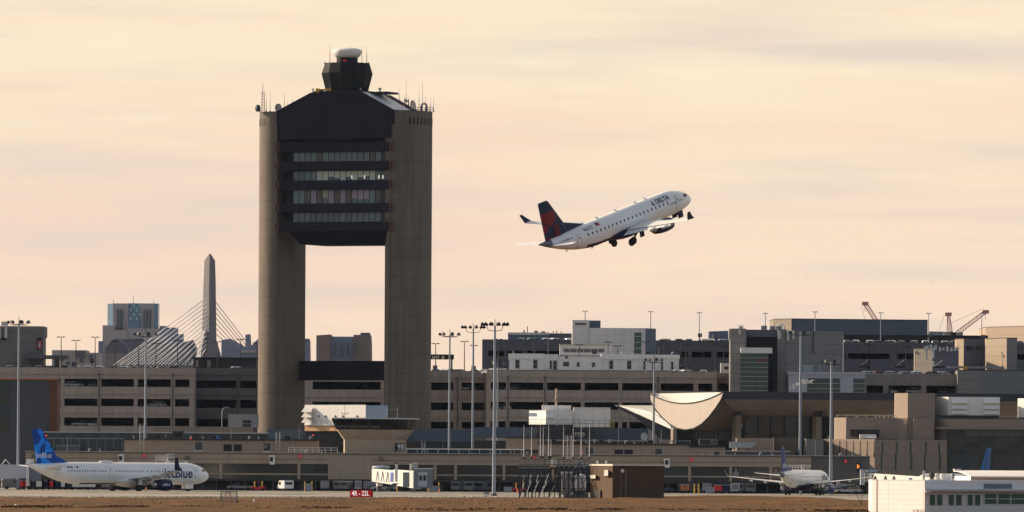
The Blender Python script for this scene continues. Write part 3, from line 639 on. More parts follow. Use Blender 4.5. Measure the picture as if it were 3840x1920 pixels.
# the climbing regional jet
cE = Craft(L=31.68, z0=0.0, wd=11.0, fly=True, gz=-3.05, gyw=1.65, ngz=-2.05, gdl=.55, **{**EJ, 'flex': .6})
wE = W(2311, 839, 1035)
jet = thing('regional_jet', 'white regional jet with navy and red tail climbing in the sky with its wheels down', 'airliner', wE, rot=(math.radians(0), math.radians(-15.6), math.radians(50.5)))
dgrey = M('door_outline_grey', (0.2, 0.2, 0.22), .5)
winblk = M('cabin_window_glass', (0.02, 0.022, 0.035), .2, spec=.5)
PE = dict(belly=(9.0, 23.0), bz=.66, bellymat=navy, conemat=M('tail_cone_metal', (0.16, 0.17, 0.19), .4, .2, 1.5, metal=.5), engmat=navy, finmat=navy, fairmat=navy, wins=[(6.6, 23.4, 21)], winmat=winblk, doors=[(4.4, .8, -.95, .95), (25.1, .75, -.9, .9)], doorline=dgrey, flap=math.radians(18))
fin = aircraft(cE, jet, PE)
cE_red = M('fin_red', (0.19, 0.004, 0.009), .45, .08, spec=.2); cE_dred = M('fin_dark_red', (0.10, 0.005, 0.012), .45, .08, spec=.2)
for side in (-1, 1):
    fin_patch(cE, [(.16, .72), (.99, .72), (.99, .50), (.62, .37), (.20, .52)], side).build('red_facet', cE_red, fin, off=Z0)
    fin_patch(cE, [(.72, .36), (.99, .46), (.99, .22)], side).build('red_facet', cE_red, fin, off=Z0)
    fin_patch(cE, [(.30, .36), (.52, .38), (.62, .10), (.98, .14), (.98, .02), (.40, .02)], side).build('dark_red_facet', cE_dred, fin, off=Z0)
fus_text(cE, 'DELTA', 8.6, .80, .78, .02, sx=1.18).build('lettering', navy, jet, off=Z0)
fus_text(cE, 'CONNECTION', 6.4, -.02, .45, 0.0, sx=1.05).build('small_lettering', dgrey, jet, off=Z0)
fus_text(cE, 'N613CZ', 23.8, .92, .58, 0.0, sx=.85).build('registration', navy, jet, off=Z0)
fus_text(cE, 'EMBRAER 175', 28.5, .62, .26, .02, sx=1.5).build('type_lettering', navy, jet, off=Z0)
mb = MB()
for tri in (((0, 0), (.42, .36), (.42, .95)), ((.84, 0), (.42, .36), (.42, .95)), ((.1, -.06), (.42, .24), (.74, -.06))):
    mb.add([cE.on(9.6 - u * .85, .80 + v * .62, -1, .035) for u, v in tri], [(0, 1, 2)])
mb.build('emblem', cE_red, jet, off=Z0)
fl = patch(cE, 20.6, 21.3, 1.0, 1.38, 2, 3, -1, .03).build('flag', M('flag_red', (.45, .06, .07), .5), jet, off=Z0)
patch(cE, 21.0, 21.3, 1.19, 1.38, 2, 2, -1, .045).build('flag_canton', navy, fl, off=Z0)
mb = MB()
for d, s_ in ((9.2, 1), (15.5, 1), (11.3, 1), (19.5, 1), (21.3, -1), (14.0, -1), (26.5, -1), (22.5, 1)):
    zc, ry, rz = cE.sec(d); z = zc + s_ * rz; mb.add([(cE.x(d) + .2, -.02, z), (cE.x(d) - .25, -.02, z), (cE.x(d) - .4, -.02, z + s_ * .24), (cE.x(d) - .2, -.02, z + s_ * .24), (cE.x(d) + .2, .02, z), (cE.x(d) - .25, .02, z), (cE.x(d) - .4, .02, z + s_ * .24), (cE.x(d) - .2, .02, z + s_ * .24)], [(0, 1, 2, 3), (7, 6, 5, 4), (0, 4, 5, 1), (1, 5, 6, 2), (2, 6, 7, 3), (3, 7, 4, 0)])
mb.build('blade_aerials', planewhite, jet, off=Z0)
# the long airliner taxiing at the left
cA = Craft(L=44.5, w=3.95, h=4.14, z0=3.3, nl=1.38, tl=2.9, nd=.13, cone=.9, fly=False, wd=15.2, wc=6.9, tipc=1.7, semi=18.0, sweep=24, dih=4.6, flex=.35, wlh=2.4, ey=5.75, er=1.15, el=3.6,
           hd=7.6, hsemi=6.2, hc=3.9, hsw=31, hdih=6, hz=.38, gy=3.8, wr=.58, ngd=5.1, fd=8.5, fc=6.3, ftc=2.3, fh=6.9, fsw=38, dorsal=1.0, winz=.42, cpd=1.5, gz=0)
wA = W(446, 1785, 1500)
blue = thing('airliner', 'long white airliner with a wavy blue tail fin taxiing at the left of the apron', 'airliner', (wA[0], 1500, 0), rot=(0, 0, math.radians(43.5)))
wav = wave_blue(); textblue = M('lettering_navy', (.02, .03, .13), .4, .05); winblue = M('cabin_window_blue', (.07, .09, .16), .3, spec=.5)
PA = dict(engmat=navy, finmat=wav, wins=[(9.6, 15.2, 9), (15.9, 16.9, 2), (18.0, 24.6, 11), (27.2, 36.0, 15)], winmat=winblue, doors=[(4.6, .85, -.75, 1.12), (12.6 + .6, .01, 0, .01), (25.9, .8, -.75, 1.0), (38.3, .85, -.75, 1.1)], doorline=M('door_outline_blue', (.16, .18, .27), .5), conemat=planewhite, engtext=True, belly=(11, 31), bz=.86)
PA['doors'].pop(1)
finA = aircraft(cA, blue, PA)
fus_text(cA, 'jetBlue', 12.7, -.72, 2.55, .02, sx=1.0).build('lettering', textblue, blue, off=Z0)
fus_text(cA, 'N994JL', 36.4, .95, .5, .02).build('registration', textblue, blue, off=Z0)
patch(cA, 33.6, 34.2, .98, 1.3, 2, 3, -1, .03).build('flag', MATS['flag_red'], blue, off=Z0)
vs, fs = text_mesh('jetBlue', 0.0)
fl_, fs_, fz0, th = cA.finp; k = 1.4
MB().add([(fl_ - 6.9 + v[0] * k, -(.33 - .03 * v[1]), fz0 + 1.55 + v[1] * k) for v in vs], fs).build('fin_lettering', letter, finA, off=Z0)
rr = MB().lathe([(.02, .35), (.6, .33), (.85, .15), (.9, 0)], (0, 0, 0), 'z', 20)
rr.v = [(v[0] * 2.0 - 3.2, v[1] * .8, v[2] + cA.z0 + cA.R - .05) for v in rr.v]; rr.build('satellite_dome', planewhite, blue, True, off=Z0)
# the regional jet seen from behind at the right, and a third behind the white building
cJ = Craft(L=36.24, z0=3.0, wd=14.2, fly=False, gz=0, **{**EJ, 'fh': 5.0, 'semi': 13.9})
PJ = dict(engmat=M('engine_blue', (.02, .06, .26), .35), finmat=M('fin_blue', (.022, .045, .17), .5, .1, .6, spec=.15), wins=[(8, 17, 11), (19.0, 28, 11)], winmat=winblue, doors=[(4.4, .8, -.95, .95), (30.0, .75, -.9, .9)], doorline=PA['doorline'], belly=(9.0, 26.0), bz=.6, conemat=MATS['tail_cone_metal'], fairmat=navy)
wJ = W(3012, 1800, 1490)
jet2 = thing('airliner', 'white regional jet with navy fin seen from behind beside the light mast', 'airliner', (wJ[0], 1490, 0), rot=(0, 0, math.radians(74)))
finJ = aircraft(cJ, jet2, PJ)
fus_text(cJ, 'jetBlue', 9.4, -.1, 1.5, .02).build('lettering', textblue, jet2, off=Z0)
vs, fs = text_mesh('jetBlue', 0.0); fl_, fs_, fz0, th = cJ.finp
MB().add([(fl_ - 5.6 + v[0] * 1.25, -.32, fz0 + 1.1 + v[1] * 1.25) for v in vs], fs).build('fin_lettering', letter, finJ, off=Z0)
w3 = W(3578, 1760, 1590); jet3 = thing('airliner', 'blue plaid tail fin of an airliner rising behind the white building', 'airliner', (w3[0], 1590, 0), rot=(0, 0, math.radians(242)))
cK = Craft(L=36.24, z0=2.5, wd=14.2, fly=False, gz=0, **{**EJ, 'fh': 5.9, 'semi': 13.9})
aircraft(cK, jet3, {**PJ, 'finmat': plaid_blue()})
# ------------------------------------------------------------------ parking garages
def garage(F, name, label, x0, x1, top, levels, cols, mat, depth=60, front=0.0, ground=True, ledge=None, openx=None, rootx=None):
    """levels: (opening top, opening bottom) pixels; cols: (x0, x1) pixels of the columns; a solid band lies between levels."""
    g = thing(name, label, 'parking garage', F.base(rootx or (x0 + x1) / 2, front))
    bands = MB(); zs = [top] + [v for l in levels for v in l] + [None]
    for k in range(0, len(zs), 2):
        a, b = zs[k], zs[k + 1]
        if k == 0 and ledge: F.box(bands, x0, a, x1, a + ledge, front - .35, front + .4); F.box(bands, x0, a + ledge, x1, b, front, front + .4)
        elif b is not None and ledge:
            m = a + (b - a) * .62; F.box(bands, x0, a, x1, m, front - .35, front + .4); F.box(bands, x0, m, x1, b, front, front + .4)
        else: F.box(bands, x0, a, x1, b, front, front + .4)
    bands.build('spandrel_wall', mat, g)
    for i, (a, b) in enumerate(cols):
        cm = MB()
        F.box(cm, a, levels[0][0] - 2, b, levels[-1][1] + 2, front + .02, front + .75)
        cm.build('column', mat, g)
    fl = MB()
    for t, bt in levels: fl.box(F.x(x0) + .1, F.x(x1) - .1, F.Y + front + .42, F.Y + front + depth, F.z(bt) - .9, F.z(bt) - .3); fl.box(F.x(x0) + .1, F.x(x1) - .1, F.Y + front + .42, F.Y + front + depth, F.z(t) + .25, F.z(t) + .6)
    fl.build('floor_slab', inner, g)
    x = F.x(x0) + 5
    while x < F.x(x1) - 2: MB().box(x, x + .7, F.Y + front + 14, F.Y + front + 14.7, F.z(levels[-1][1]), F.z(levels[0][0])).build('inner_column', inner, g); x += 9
    bk = MB().box(F.x(x0) + .1, F.x(x1) - .1, F.Y + front + depth, F.Y + front + depth + .4, 0, F.z(top))
    for px in (x0, x1): bk.box(F.x(px) - (.0 if px == x0 else .4), F.x(px) + (.4 if px == x0 else 0), F.Y + front + .41, F.Y + front + depth - .01, 0, F.z(top) - .02)
    bk.build('rear_walls', mat, g)
    dz = F.z(top) - 1.05
    MB().box(F.x(x0) + .42, F.x(x1) - .42, F.Y + front + .45, F.Y + front + depth - .05, dz - .4, dz).build('roof_deck', M('deck_concrete', (.16, .15, .145), .9), g)
    return g
FL = Fr(400, 1500, 1830)
garage(FL, 'parking_garage', 'long tan parking garage behind the wavy-tailed airliner, open decks on three levels', -30, 729, 1379, [(1421, 1450), (1495, 1523), (1566, 1597)], [(227, 241), (365, 379), (502, 516), (640, 656), (710, 729), (90, 104), (-30, -18)], conc, ledge=25)
FL2 = Fr(860, 1500, 1838)
garage(FL2, 'parking_garage', 'darker shaded garage bay squeezed between long garage and the left pylon', 729.6, 1130, 1381, [(1427, 1455), (1499, 1530), (1571, 1602)], [(729.6, 733), (886, 901), (960, 970), (1040, 1050)], shaded_bay, ledge=25)
FM = Fr(1300, 1500, 1836)
garage(FM, 'parking_garage', 'garage front seen through the opening between the two tower pylons', 1130.6, 1600, 1400, [(1431, 1461), (1507, 1536), (1575, 1604)], [(1130.6, 1172), (1427, 1446), (1560, 1600)], conc, ledge=14)
FR1 = Fr(1720, 1500, 1812)
garage(FR1, 'parking_garage', 'narrow recessed garage bay right of the tower under the exit sign', 1600.6, 1823, 1391, [(1435, 1463), (1510, 1538), (1582, 1608)], [(1600.6, 1616), (1700, 1732)], conc2, ledge=26)
FR = Fr(2260, 1500, 1803)
garage(FR, 'parking_garage', 'long tan parking garage carrying white cabins on its roof deck', 1823.6, 2687, 1392, [(1436, 1464), (1509, 1537), (1582, 1608)], [(1823.6, 1840), (1897, 1911), (2037, 2051), (2178, 2192), (2319, 2333), (2458, 2477), (2600, 2618), (2671, 2687)], conc, ledge=25)
FR3 = Fr(2710, 1450, 1808)
garage(FR3, 'parking_garage', 'short set-back garage bay beside the stair tower with a barrier in its opening', 2687.6, 2738, 1396, [(1438, 1466), (1509, 1537)], [(2687.6, 2692)], conc2, ledge=25, depth=20)
FU = Fr(2270, 1330, 1905)
garage(FU, 'parking_garage', 'grey upper parking deck rising behind the white roof cabins', 1808, 2745, 1275, [(1317, 1338)], [(1808, 1830), (1890, 1902), (2000, 2008), (2100, 2150), (2440, 2548), (2580, 2594), (2633, 2636), (2667, 2688), (2737, 2745)], concg, depth=50)
FU2 = Fr(3400, 1330, 1900)
garage(FU2, 'parking_garage', 'grey upper parking deck at the right with cars along its parapet', 3163, 3860, 1284, [(1326, 1347)], [(3163, 3168), (3172, 3180), (3336, 3365), (3437, 3470), (3600, 3815)], concg, depth=50)
FD = Fr(3420, 1440, 1800)
garage(FD, 'parking_garage', 'lower tan parking deck right of the stair tower', 3244, 3590, 1402, [(1446, 1474)], [(3312, 3332), (3454, 3473), (3588, 3590)], conc2, depth=50)

# ------------------------------------------------------------------ cars
def make_car(name, body_mat, van=False):
    t = thing(name, 'x', 'van' if van else 'car')
    if van: L_, Wd, H = 4.9, 1.95, 2.05; prof = [(-2.4, .45), (2.35, .45), (2.42, .9), (1.75, 1.12), (1.25, 1.85), (.9, 2.02), (-2.3, 2.05), (-2.42, 1.8)]
    else: L_, Wd, H = 4.6, 1.82, 1.5; prof = [(-2.25, .4), (2.2, .4), (2.28, .65), (2.0, .82), (1.0, .95), (-1.6, 1.0), (-2.2, .95), (-2.3, .7)]
    if van:
        MB().prism(prof, -Wd / 2, Wd / 2).build('body', body_mat, t)
        MB().box(-.2, 1.2, -Wd / 2 - .01, Wd / 2 + .01, 1.15, 1.75).build('side_glass', darkglass, t)
        MB().prism([(1.74, 1.2), (1.82, 1.16), (1.36, 1.86), (1.27, 1.84)], -.85, .85).build('windscreen', darkglass, t)
        MB().box(-2.45, -2.40, -.75, .75, 1.2, 1.75).build('rear_glass', darkglass, t)
    else:
        def ring(z, xa, xb, y): return [(xa, -y, z), (xb, -y, z), (xb, y, z), (xa, y, z)]
        MB().loft([ring(.38, -2.2, 2.2, .86), ring(.62, -2.3, 2.3, .91), ring(.85, -2.26, 2.1, .89), ring(.97, -2.1, 1.0, .82)]).build('body', body_mat, t)
        gl = MB().loft([ring(.95, -2.0, 1.05, .80), ring(1.30, -1.5, .42, .68)]).build('window_glass', darkglass, t)
        mb = MB().loft([ring(1.29, -1.56, .48, .70), ring(1.40, -1.50, .36, .68), ring(1.49, -1.2, 0.05, .58)])
        for xa, xb in (((1.07, .44)), ((-.35, -.35)), ((-2.02, -1.52))):
            for y in (-1, 1): mb.tube((xa, y * .81, .95), (xb, y * .69, 1.31), .045, n=5)
        mb.build('roof', body_mat, t)
    for x in (-1.4, 1.4):
        for y in (-1, 1): MB().lathe([(.2, -.1), (.33, -.1), (.33, .1), (.2, .1)], (x, y * (Wd / 2 - .1), .33), 'y', 14).build('wheel', tyre, t)
    for y in (-.6, .6): MB().box(L_ / 2 - .12, L_ / 2 + .01, y - .2, y + .2, .62, .76).build('headlight', letter, t)
    return t
carcols = {'white': M('car_white', (.7, .7, .7), .25, .03, spec=.6), 'silver': M('car_silver', (.32, .34, .36), .25, .03, metal=.5), 'dark': M('car_dark', (.02, .022, .028), .2, .05, spec=.6),
           'blue': M('car_blue', (.03, .07, .24), .2, .05, spec=.6), 'red': M('car_red', (.28, .02, .02), .2, .05, spec=.6), 'grey': M('car_grey', (.11, .12, .13), .25, .05, spec=.5)}
protos = {k: make_car('parked_car', m) for k, m in carcols.items()}; used = set(); _kc.clear()
pv = {k: make_car('service_van', carcols[k], True) for k in ('white', 'dark', 'grey')}; usedv = set()
_kc.clear()
def put(proto_d, used_, key, loc, rz, label, group):
    if key not in used_: o = proto_d[key]; used_.add(key)
    else: o = copy_tree(proto_d[key])
    o.location = loc; o.rotation_euler = (0, 0, rz); o['label'] = label; o['group'] = group
    return o
def car_row(F, z_px, where, spec_, group, dy=4.0, drop=1.0):
    cnt = {}
    tot = {}
    for px, col in spec_: tot[col] = tot.get(col, 0) + 1
    for i, (px, col) in enumerate(spec_):
        cnt[col] = cnt.get(col, 0) + 1
        nm = {'white': 'white', 'silver': 'silver', 'dark': 'black', 'blue': 'blue', 'red': 'red', 'grey': 'grey'}[col]
        lab = (f'{nm} car {where}, {ORD[cnt[col] - 1]} {nm} one from the left' if tot[col] > 1 else f'the only {nm} car {where}')
        rz = random.choice([math.pi / 2, -math.pi / 2, .6, 2.5, 0.15]) + random.uniform(-.15, .15)
        y = F.Y + dy + random.uniform(0, 3)
        o = put(protos, used, col, (F.x(px), y, F.z(z_px) - drop), rz, lab, group)
car_row(FL, 1379, 'showing over the long left garage parapet', [(30, 'white'), (90, 'blue'), (140, 'white'), (185, 'white'), (236, 'dark'), (277, 'silver'), (325, 'white'), (368, 'white'), (421, 'dark'), (452, 'white'), (500, 'dark'), (551, 'dark'), (596, 'dark'), (652, 'dark')], 'cars parked on the long left garage roof')
car_row(FL2, 1381, 'on the darker roof bay left of the tower', [(925, 'dark'), (890, 'white')], 'cars parked left of the tower')
car_row(FR1, 1391, 'under the exit sign right of the tower', [(1634, 'blue'), (1663, 'white'), (1690, 'silver'), (1725, 'blue'), (1776, 'dark'), (1815, 'white'), (1712, 'silver')], 'cars parked under the exit sign')
car_row(FR, 1392, 'on the roof deck beside the white cabins', [(1842, 'white'), (1875, 'silver'), (2580, 'white'), (2545, 'white'), (2640, 'white')], 'cars parked beside the white cabins')
car_row(FU, 1275, 'on the grey upper deck behind the cabins', [(1953, 'silver'), (2003, 'silver'), (2045, 'white'), (2087, 'white'), (2127, 'silver'), (2489, 'grey'), (2545, 'dark'), (2585, 'silver'), (2638, 'grey'), (2668, 'white'), (2722, 'white')], 'cars parked on the grey upper deck')
car_row(FU2, 1284, 'on the right-hand upper deck', [(3182, 'blue'), (3214, 'white'), (3265, 'white'), (3297, 'silver'), (3336, 'silver'), (3385, 'grey'), (3431, 'silver'), (3475, 'white'), (3513, 'dark'), (3549, 'white'), (3590, 'dark'), (3828, 'blue')], 'cars parked on the right-hand upper deck', drop=.9)
car_row(FD, 1402, 'along the lower right deck', [(3262, 'white'), (3300, 'red'), (3351, 'white'), (3401, 'silver'), (3446, 'white'), (3492, 'dark'), (3545, 'white')], 'cars parked along the lower right deck', drop=.85)
# a few cars inside the open decks
for i, (F, px, pz, col) in enumerate([(FL, 270, 1450, 'white'), (FL, 350, 1450, 'grey'), (FL, 585, 1523, 'white'), (FL, 300, 1597, 'silver'), (FL, 355, 1597, 'white'), (FR, 1880, 1464, 'silver'), (FR, 1930, 1464, 'grey'), (FR, 1975, 1464, 'dark'), (FR, 1885, 1537, 'white'), (FR1, 1756, 1463, 'silver'), (FR1, 1790, 1463, 'dark'), (FD, 3340, 1474, 'white'), (FD, 3440, 1474, 'white'), (FD, 3560, 1474, 'silver')]):
    put(protos, used, col, (F.x(px), F.Y + 4, F.z(pz) - .28), .4 + i, f'{col} car in the shade inside an open garage deck, {ORD[i]} of them from the left', 'cars inside the open decks')

# ------------------------------------------------------------------ lamp posts
def lamp_post(F, px, pt, pb, label, group, y=8.0, m=lampdark, hw=16, n=2):
    s = F.s; o = thing('lamp_post', label, 'lamp post', (F.x(px), F.Y + y, F.z(pb)), group); H = F.z(pt) - F.z(pb)
    MB().tube((0, 0, 0), (0, 0, H), .13, .08).build('pole', m, o, off=Z0)
    MB().lathe([(.32, -.6), (.32, .35), (.2, .4)], Z0, n=10).build('base', M('lamp_base_concrete', (.2, .19, .18), .9), o, off=Z0)
    MB().box(-hw * s * .6, hw * s * .6, -.05, .05, H - .12, H - .02).build('crossarm', m, o, off=Z0)
    for sd in (-1, 1): MB().loft([[(sd * hw * s * a, -.28 * k, H + h), (sd * hw * s * a, .28 * k, H + h), (sd * hw * s * a, .28 * k, H + h + .16 * k), (sd * hw * s * a, -.28 * k, H + h + .16 * k)] for a, k, h in ((.2, .6, -.02), (.5, 1, -.01), (.95, .9, -.12), (1.05, .4, -.14))]).build('lamp_head', m, o, off=Z0)
    return o
for F, lst, where, grp, m, hw in ((FL, [(219, 1262), (270.5, 1273), (338.5, 1259), (422.5, 1277), (507, 1268), (569, 1282), (658, 1272), (806, 1275), (889, 1264), (957, 1280)], 'on the left garage roof', 'lamp posts on the left garage roof', lampdark, 17),
                      (FR1, [(1631, 1286), (1739, 1276), (1774, 1290)], 'right of the tower by the exit sign', 'lamp posts by the exit sign', lampdark, 16),
                      (FR, [(2001, 1269), (1868, 1272), (2281, 1280), (2318, 1293), (2174, 1288), (2425, 1276), (2492, 1274), (2558, 1270), (2579, 1287), (2686, 1285), (2720, 1292)], 'above the white roof cabins', 'lamp posts among the white cabins', lampdark, 17),
                      (FD, [(3268, 1292), (3409, 1296), (3548, 1284), (3688, 1290), (3826, 1296)], 'on the lower right deck', 'lamp posts on the lower right deck', lampdark, 16)):
    for i, (px, pt) in enumerate(sorted(lst)): lamp_post(F, px, pt, 1392 if F is not FD else 1400, f'dark twin-headed lamp post {where}, {ORD[i]} from the left', grp, 10 + (i % 3) * 5, m, hw)
for i, (px, pt, pb) in enumerate([(2195, 1163, 1212), (2443, 1163, 1240), (2627, 1166, 1280), (2876, 1167, 1232), (3064, 1167, 1245), (3312, 1169, 1285), (3493, 1170, 1285), (3694, 1170, 1285)]):
    F = FU if px < 2900 else FU2
    lamp_post(F, px, pt, pb, f'slim pale lamp post standing against the sky on the top deck, {ORD[i]} from the left', 'pale lamp posts on the top deck', 14, steel, 10)
# small ticket boxes and box signs by some posts
for i, (F, px, py) in enumerate([(FL, 271, 1362), (FL, 338, 1350), (FR1, 1630, 1374), (FR1, 1775, 1375), (FR, 2556, 1366), (FR, 2577, 1375), (FU, 2627, 1250), (FU2, 3493, 1255), (FU2, 3694, 1256)]):
    o = thing('box_sign', f'small dark box on a short post near a lamp post, {ORD[i]} from the left', 'sign', (F.x(px), F.Y + 7, F.z(py + 12)), 'small dark box signs on the decks')
    MB().box(-.5, .5, -.25, .25, .15, 1.0).build('box', blackm, o, off=Z0); MB().box(-.3, .3, -.28, -.25, .45, .85).build('panel', M('grey_panel', (.15, .15, .15), .7), o, off=Z0); MB().tube((0, 0, -.6), (0, 0, .2), .07).build('post', lampdark, o, off=Z0)
# EXIT gantry
o = thing('exit_sign', 'black overhead sign with pale EXIT lettering and down arrow beside the tower', 'sign', (FR1.x(1693), FR1.Y + 1.5, FR1.z(1392)))
b = MB(); b.box(FR1.x(1560), FR1.x(1701), FR1.Y + 1.4, FR1.Y + 1.7, FR1.z(1348), FR1.z(1329)); b = b.build('sign_panel', blackm, o)
b2_ = MB(); FR1.box(b2_, 1690, 1329.5, 1696, 1392, 1.75, 2.1); b2_.build('post', blackm, o)
pale = M('pale_lettering', (.62, .55, .36), .6, .02, emit=((.9, .8, .5), .15))
wall_text('EXIT', FR1.x(1621), FR1.x(1647), FR1.z(1344.5), FR1.Y + 1.37, 0.0).build('lettering', pale, b)
mb = MB(); xa, za = FR1.x(1660), FR1.z(1345)
mb.box(xa - .06, xa + .06, FR1.Y + 1.34, FR1.Y + 1.37, za, za + .75)
for sd in (-1, 1): mb.prism([(xa, za - .05), (xa, za + .1), (xa + sd * .3, za + .38), (xa + sd * .38, za + .3)], FR1.Y + 1.33, FR1.Y + 1.36)
mb.build('arrow', pale, b)
# blue bollard-like box and car hut near the cabins
o = thing('entry_hut', 'small cream hut with a square window beside the stair tower', 'hut', FR.base(2719, 1.2)[:2] + (FR.z(1395),)); mb = MB(); FR.box(mb, 2702, 1359, 2737, 1395, 1.0, 4.0); mb.build('wall', whitep, o)
mb = MB(); FR.box(mb, 2712, 1369, 2734, 1385, .9, 1.02); fr_ = mb.build('window_frame', white, o); mb = MB(); FR.box(mb, 2714.5, 1371.5, 2731.5, 1382.5, .86, .9); mb.build('window', darkglass, fr_)

# ------------------------------------------------------------------ white roof cabins and the pale plant block behind
def cabin(F, name, label, x0, y0, x1, y1, wins, depth=7, front=0, cornice=0, mat=None, cat='cabin'):
    mat = mat or M('cabin_white', (.84, .81, .79), .6, .06, .8, streak=.1, joints=(2.6, 0, .06, .3))
    o = thing(name, label, cat, (F.x((x0 + x1) / 2), F.Y + front, F.z(y1)))
    mb = MB(); F.box(mb, x0, y0 + (cornice * .9 if cornice else 0), x1, y1, front, front + depth); mb.build('wall', mat, o)
    mb = MB(); c_ = cornice or 3; F.box(mb, x0 - (3 if cornice else 1), y0 - .5, x1 + (3 if cornice else 1), y0 + c_, front - (.35 if cornice else .12), front + depth + .2); mb.build('roof_fascia', mat, o)
    for a, b, c, d in wins:
        mb = MB(); F.box(mb, a - 1.6, b - 1.6, c + 1.6, d + 1.6, front - .06, front + .05); w = mb.build('window_frame', M('window_frame_grey', (.3, .3, .3), .6), o)
        mb = MB(); F.box(mb, a, b, c, d, front - .10, front - .06); mb.build('window', darkglass, w)
        mb = MB(); F.box(mb, a, (b + d) / 2 - .8, c, (b + d) / 2 + .8, front - .12, front - .10); mb.build('glazing_bar', MATS['window_frame_grey'], w)
    return o
FC = Fr(2220, 1360, 1812)
cabin(FC, 'roof_cabin', 'white flat-roofed cabin at the left end of the garage roof', 1909, 1328, 2040, 1388, [(1934, 1352, 1947, 1382), (2001, 1352, 2014, 1382)], cornice=19)
cabin(FC, 'roof_cabin', 'low white cabin link with a narrow window and door', 2040.5, 1330, 2092, 1388, [(2063, 1354, 2069, 1384), (2076, 1354, 2086, 1386)], front=.6)
cabin(FC, 'roof_cabin', 'taller white cabin with a round vent over a square window', 2092.5, 1337, 2256, 1388, [(2113, 1359, 2133, 1373), (2164, 1360, 2172, 1374), (2221, 1361, 2230, 1375)], front=-.4)
cabin(FC, 'roof_cabin', 'white flat-roofed cabin in the middle behind the tall mast', 2256.5, 1328, 2392, 1388, [(2286, 1353, 2298, 1382), (2353, 1353, 2366, 1382)], cornice=19)
cabin(FC, 'roof_cabin', 'long low white cabin with slit windows at the right end', 2392.5, 1329, 2546, 1388, [(2414, 1355, 2419, 1384), (2447, 1355, 2452, 1384), (2480, 1355, 2485, 1384), (2518, 1356, 2524, 1387)], front=.5, cornice=14)
o = [q for q in bpy.data.objects if q.get('label', '').startswith('taller white cabin')][0]
MB().lathe([(.28, 0), (.28, -.1), (.05, -.1)], (FC.x(2124), FC.Y - .42, FC.z(1341)), 'y', 12).build('round_vent', blackm, o)
FP = Fr(2300, 1260, 1870)
o = thing('plant_building', 'pale panelled block with a glazed stair strip on the upper garage', 'building', FP.base(2300))
mb = MB(); FP.box(mb, 2146, 1201, 2210, 1300, 0, 14); FP.box(mb, 2210.1, 1230, 2420, 1335, -.4, 14); FP.box(mb, 2146, 1300.1, 2210, 1335, 0, 12); mb.build('wall', M('pale_panel', (.55, .54, .55), .6, .08, .4, joints=(1.9, 1.9, .07, .25)), o)
mb = MB(); FP.box(mb, 2146, 1335.5, 2420, None, 0.5, 10); mb.build('base_wall', concg, o)
mb = MB(); FP.box(mb, 2210.2, 1202, 2252, 1229.8, 1, 12); mb.build('penthouse', bluepanel, o)
mb = MB(); mb.prismz([(FP.x(2420.3), FP.Y - .4), (FP.x(2461), FP.Y + 5), (FP.x(2461), FP.Y + 14), (FP.x(2420.3), FP.Y + 14)], FP.z(1335), FP.z(1230)); mb.build('side_wall', bluepanel, o)
mb = MB(); FP.box(mb, 2379, 1247, 2405, 1328, -.5, -.42); w = mb.build('stair_window', greenglass, o)
mb = MB()
for py in (1260, 1283, 1305, 1326): FP.box(mb, 2379, py, 2405, py + 1.3, -.56, -.5)
mb.build('glazing_bars', white, w)
mb = MB(); FP.box(mb, 2157, 1212, 2198, 1219, -.08, -.01); mb.build('louver', M('louvre_grey', (.08, .07, .07), .7), o)
FQ = Fr(2200, 1310, 1850)
o = thing('plant_enclosure', 'low pale rooftop enclosure with a row of louvred vents', 'plant room', (FQ.x(2196), FQ.Y, FQ.z(1332)))
mb = MB(); FQ.box(mb, 2099, 1294, 2292, 1332, 0, 8); mb.build('wall', whitep, o); mb = MB(); FQ.box(mb, 2097, 1291, 2294, 1294, -.2, 8.2); mb.build('coping', M('cream_coping', (.5, .42, .32), .7), o)
for i in range(7):
    if 2113 + i * 26 > 2265: break
    mb = MB(); FQ.box(mb, 2113 + i * 26, 1308, 2136 + i * 26, 1321, -.08, -.02); l = mb.build('vent_grille', M('louvre_grey', None), o)
    mb = MB()
    for k_ in range(5): FQ.box(mb, 2113 + i * 26, 1309 + k_ * 2.6, 2136 + i * 26, 1310 + k_ * 2.6, -.16, -.08)
    mb.build('grille_blades', M('grille_pale', (.3, .29, .28), .6), l)

# ------------------------------------------------------------------ stair tower with green glass
FS = Fr(2950, 1350, 1790)
o = thing('stair_tower', 'grey concrete stair and lift tower with green glass box and roof aerials', 'building', FS.base(2950))
mb = MB(); dz_ = lambda px, y: (FS.x(px), FS.Y + y)
mb.prismz([dz_(2739, 1.4), dz_(2786, 0), dz_(2798, .6), dz_(2798, 10), dz_(2739, 10)], 0, FS.z(1233))
mb.prismz([dz_(2916, .6), dz_(2943, 0), dz_(2944, 10), dz_(2916, 10)], 0, FS.z(1234)); mb.prismz([dz_(2944, .3), dz_(3164, 5), dz_(3164, 25), dz_(2944, 25)], 0, FS.z(1240)); mb.build('wall', concs, o)
mb = MB(); FS.box(mb, 2798.1, 1236, 2915.9, 1263, 3, 10); FS.box(mb, 2798.1, 1263, 2915.9, None, 4.2, 10); mb.build('recess_wall', M('recess_grey', (.10, .11, .13), .8), o)
mb = MB()
for i in range(12): FS.box(mb, 2803, 1264 + i * 3.4, 2911, 1265.8 + i * 3.4, 3.7, 4.2)
mb.build('louvres', blackm, o)
mb = MB(); FS.box(mb, 2776, 1324, 2880, 1475, -2.6, 2.8)
mb.prismz([dz_(2880.2, -2.6), dz_(2900, 1.8), dz_(2880.2, 2.8)], FS.z(1475), FS.z(1324)); gb = mb.build('glass_box', darkglass, o)
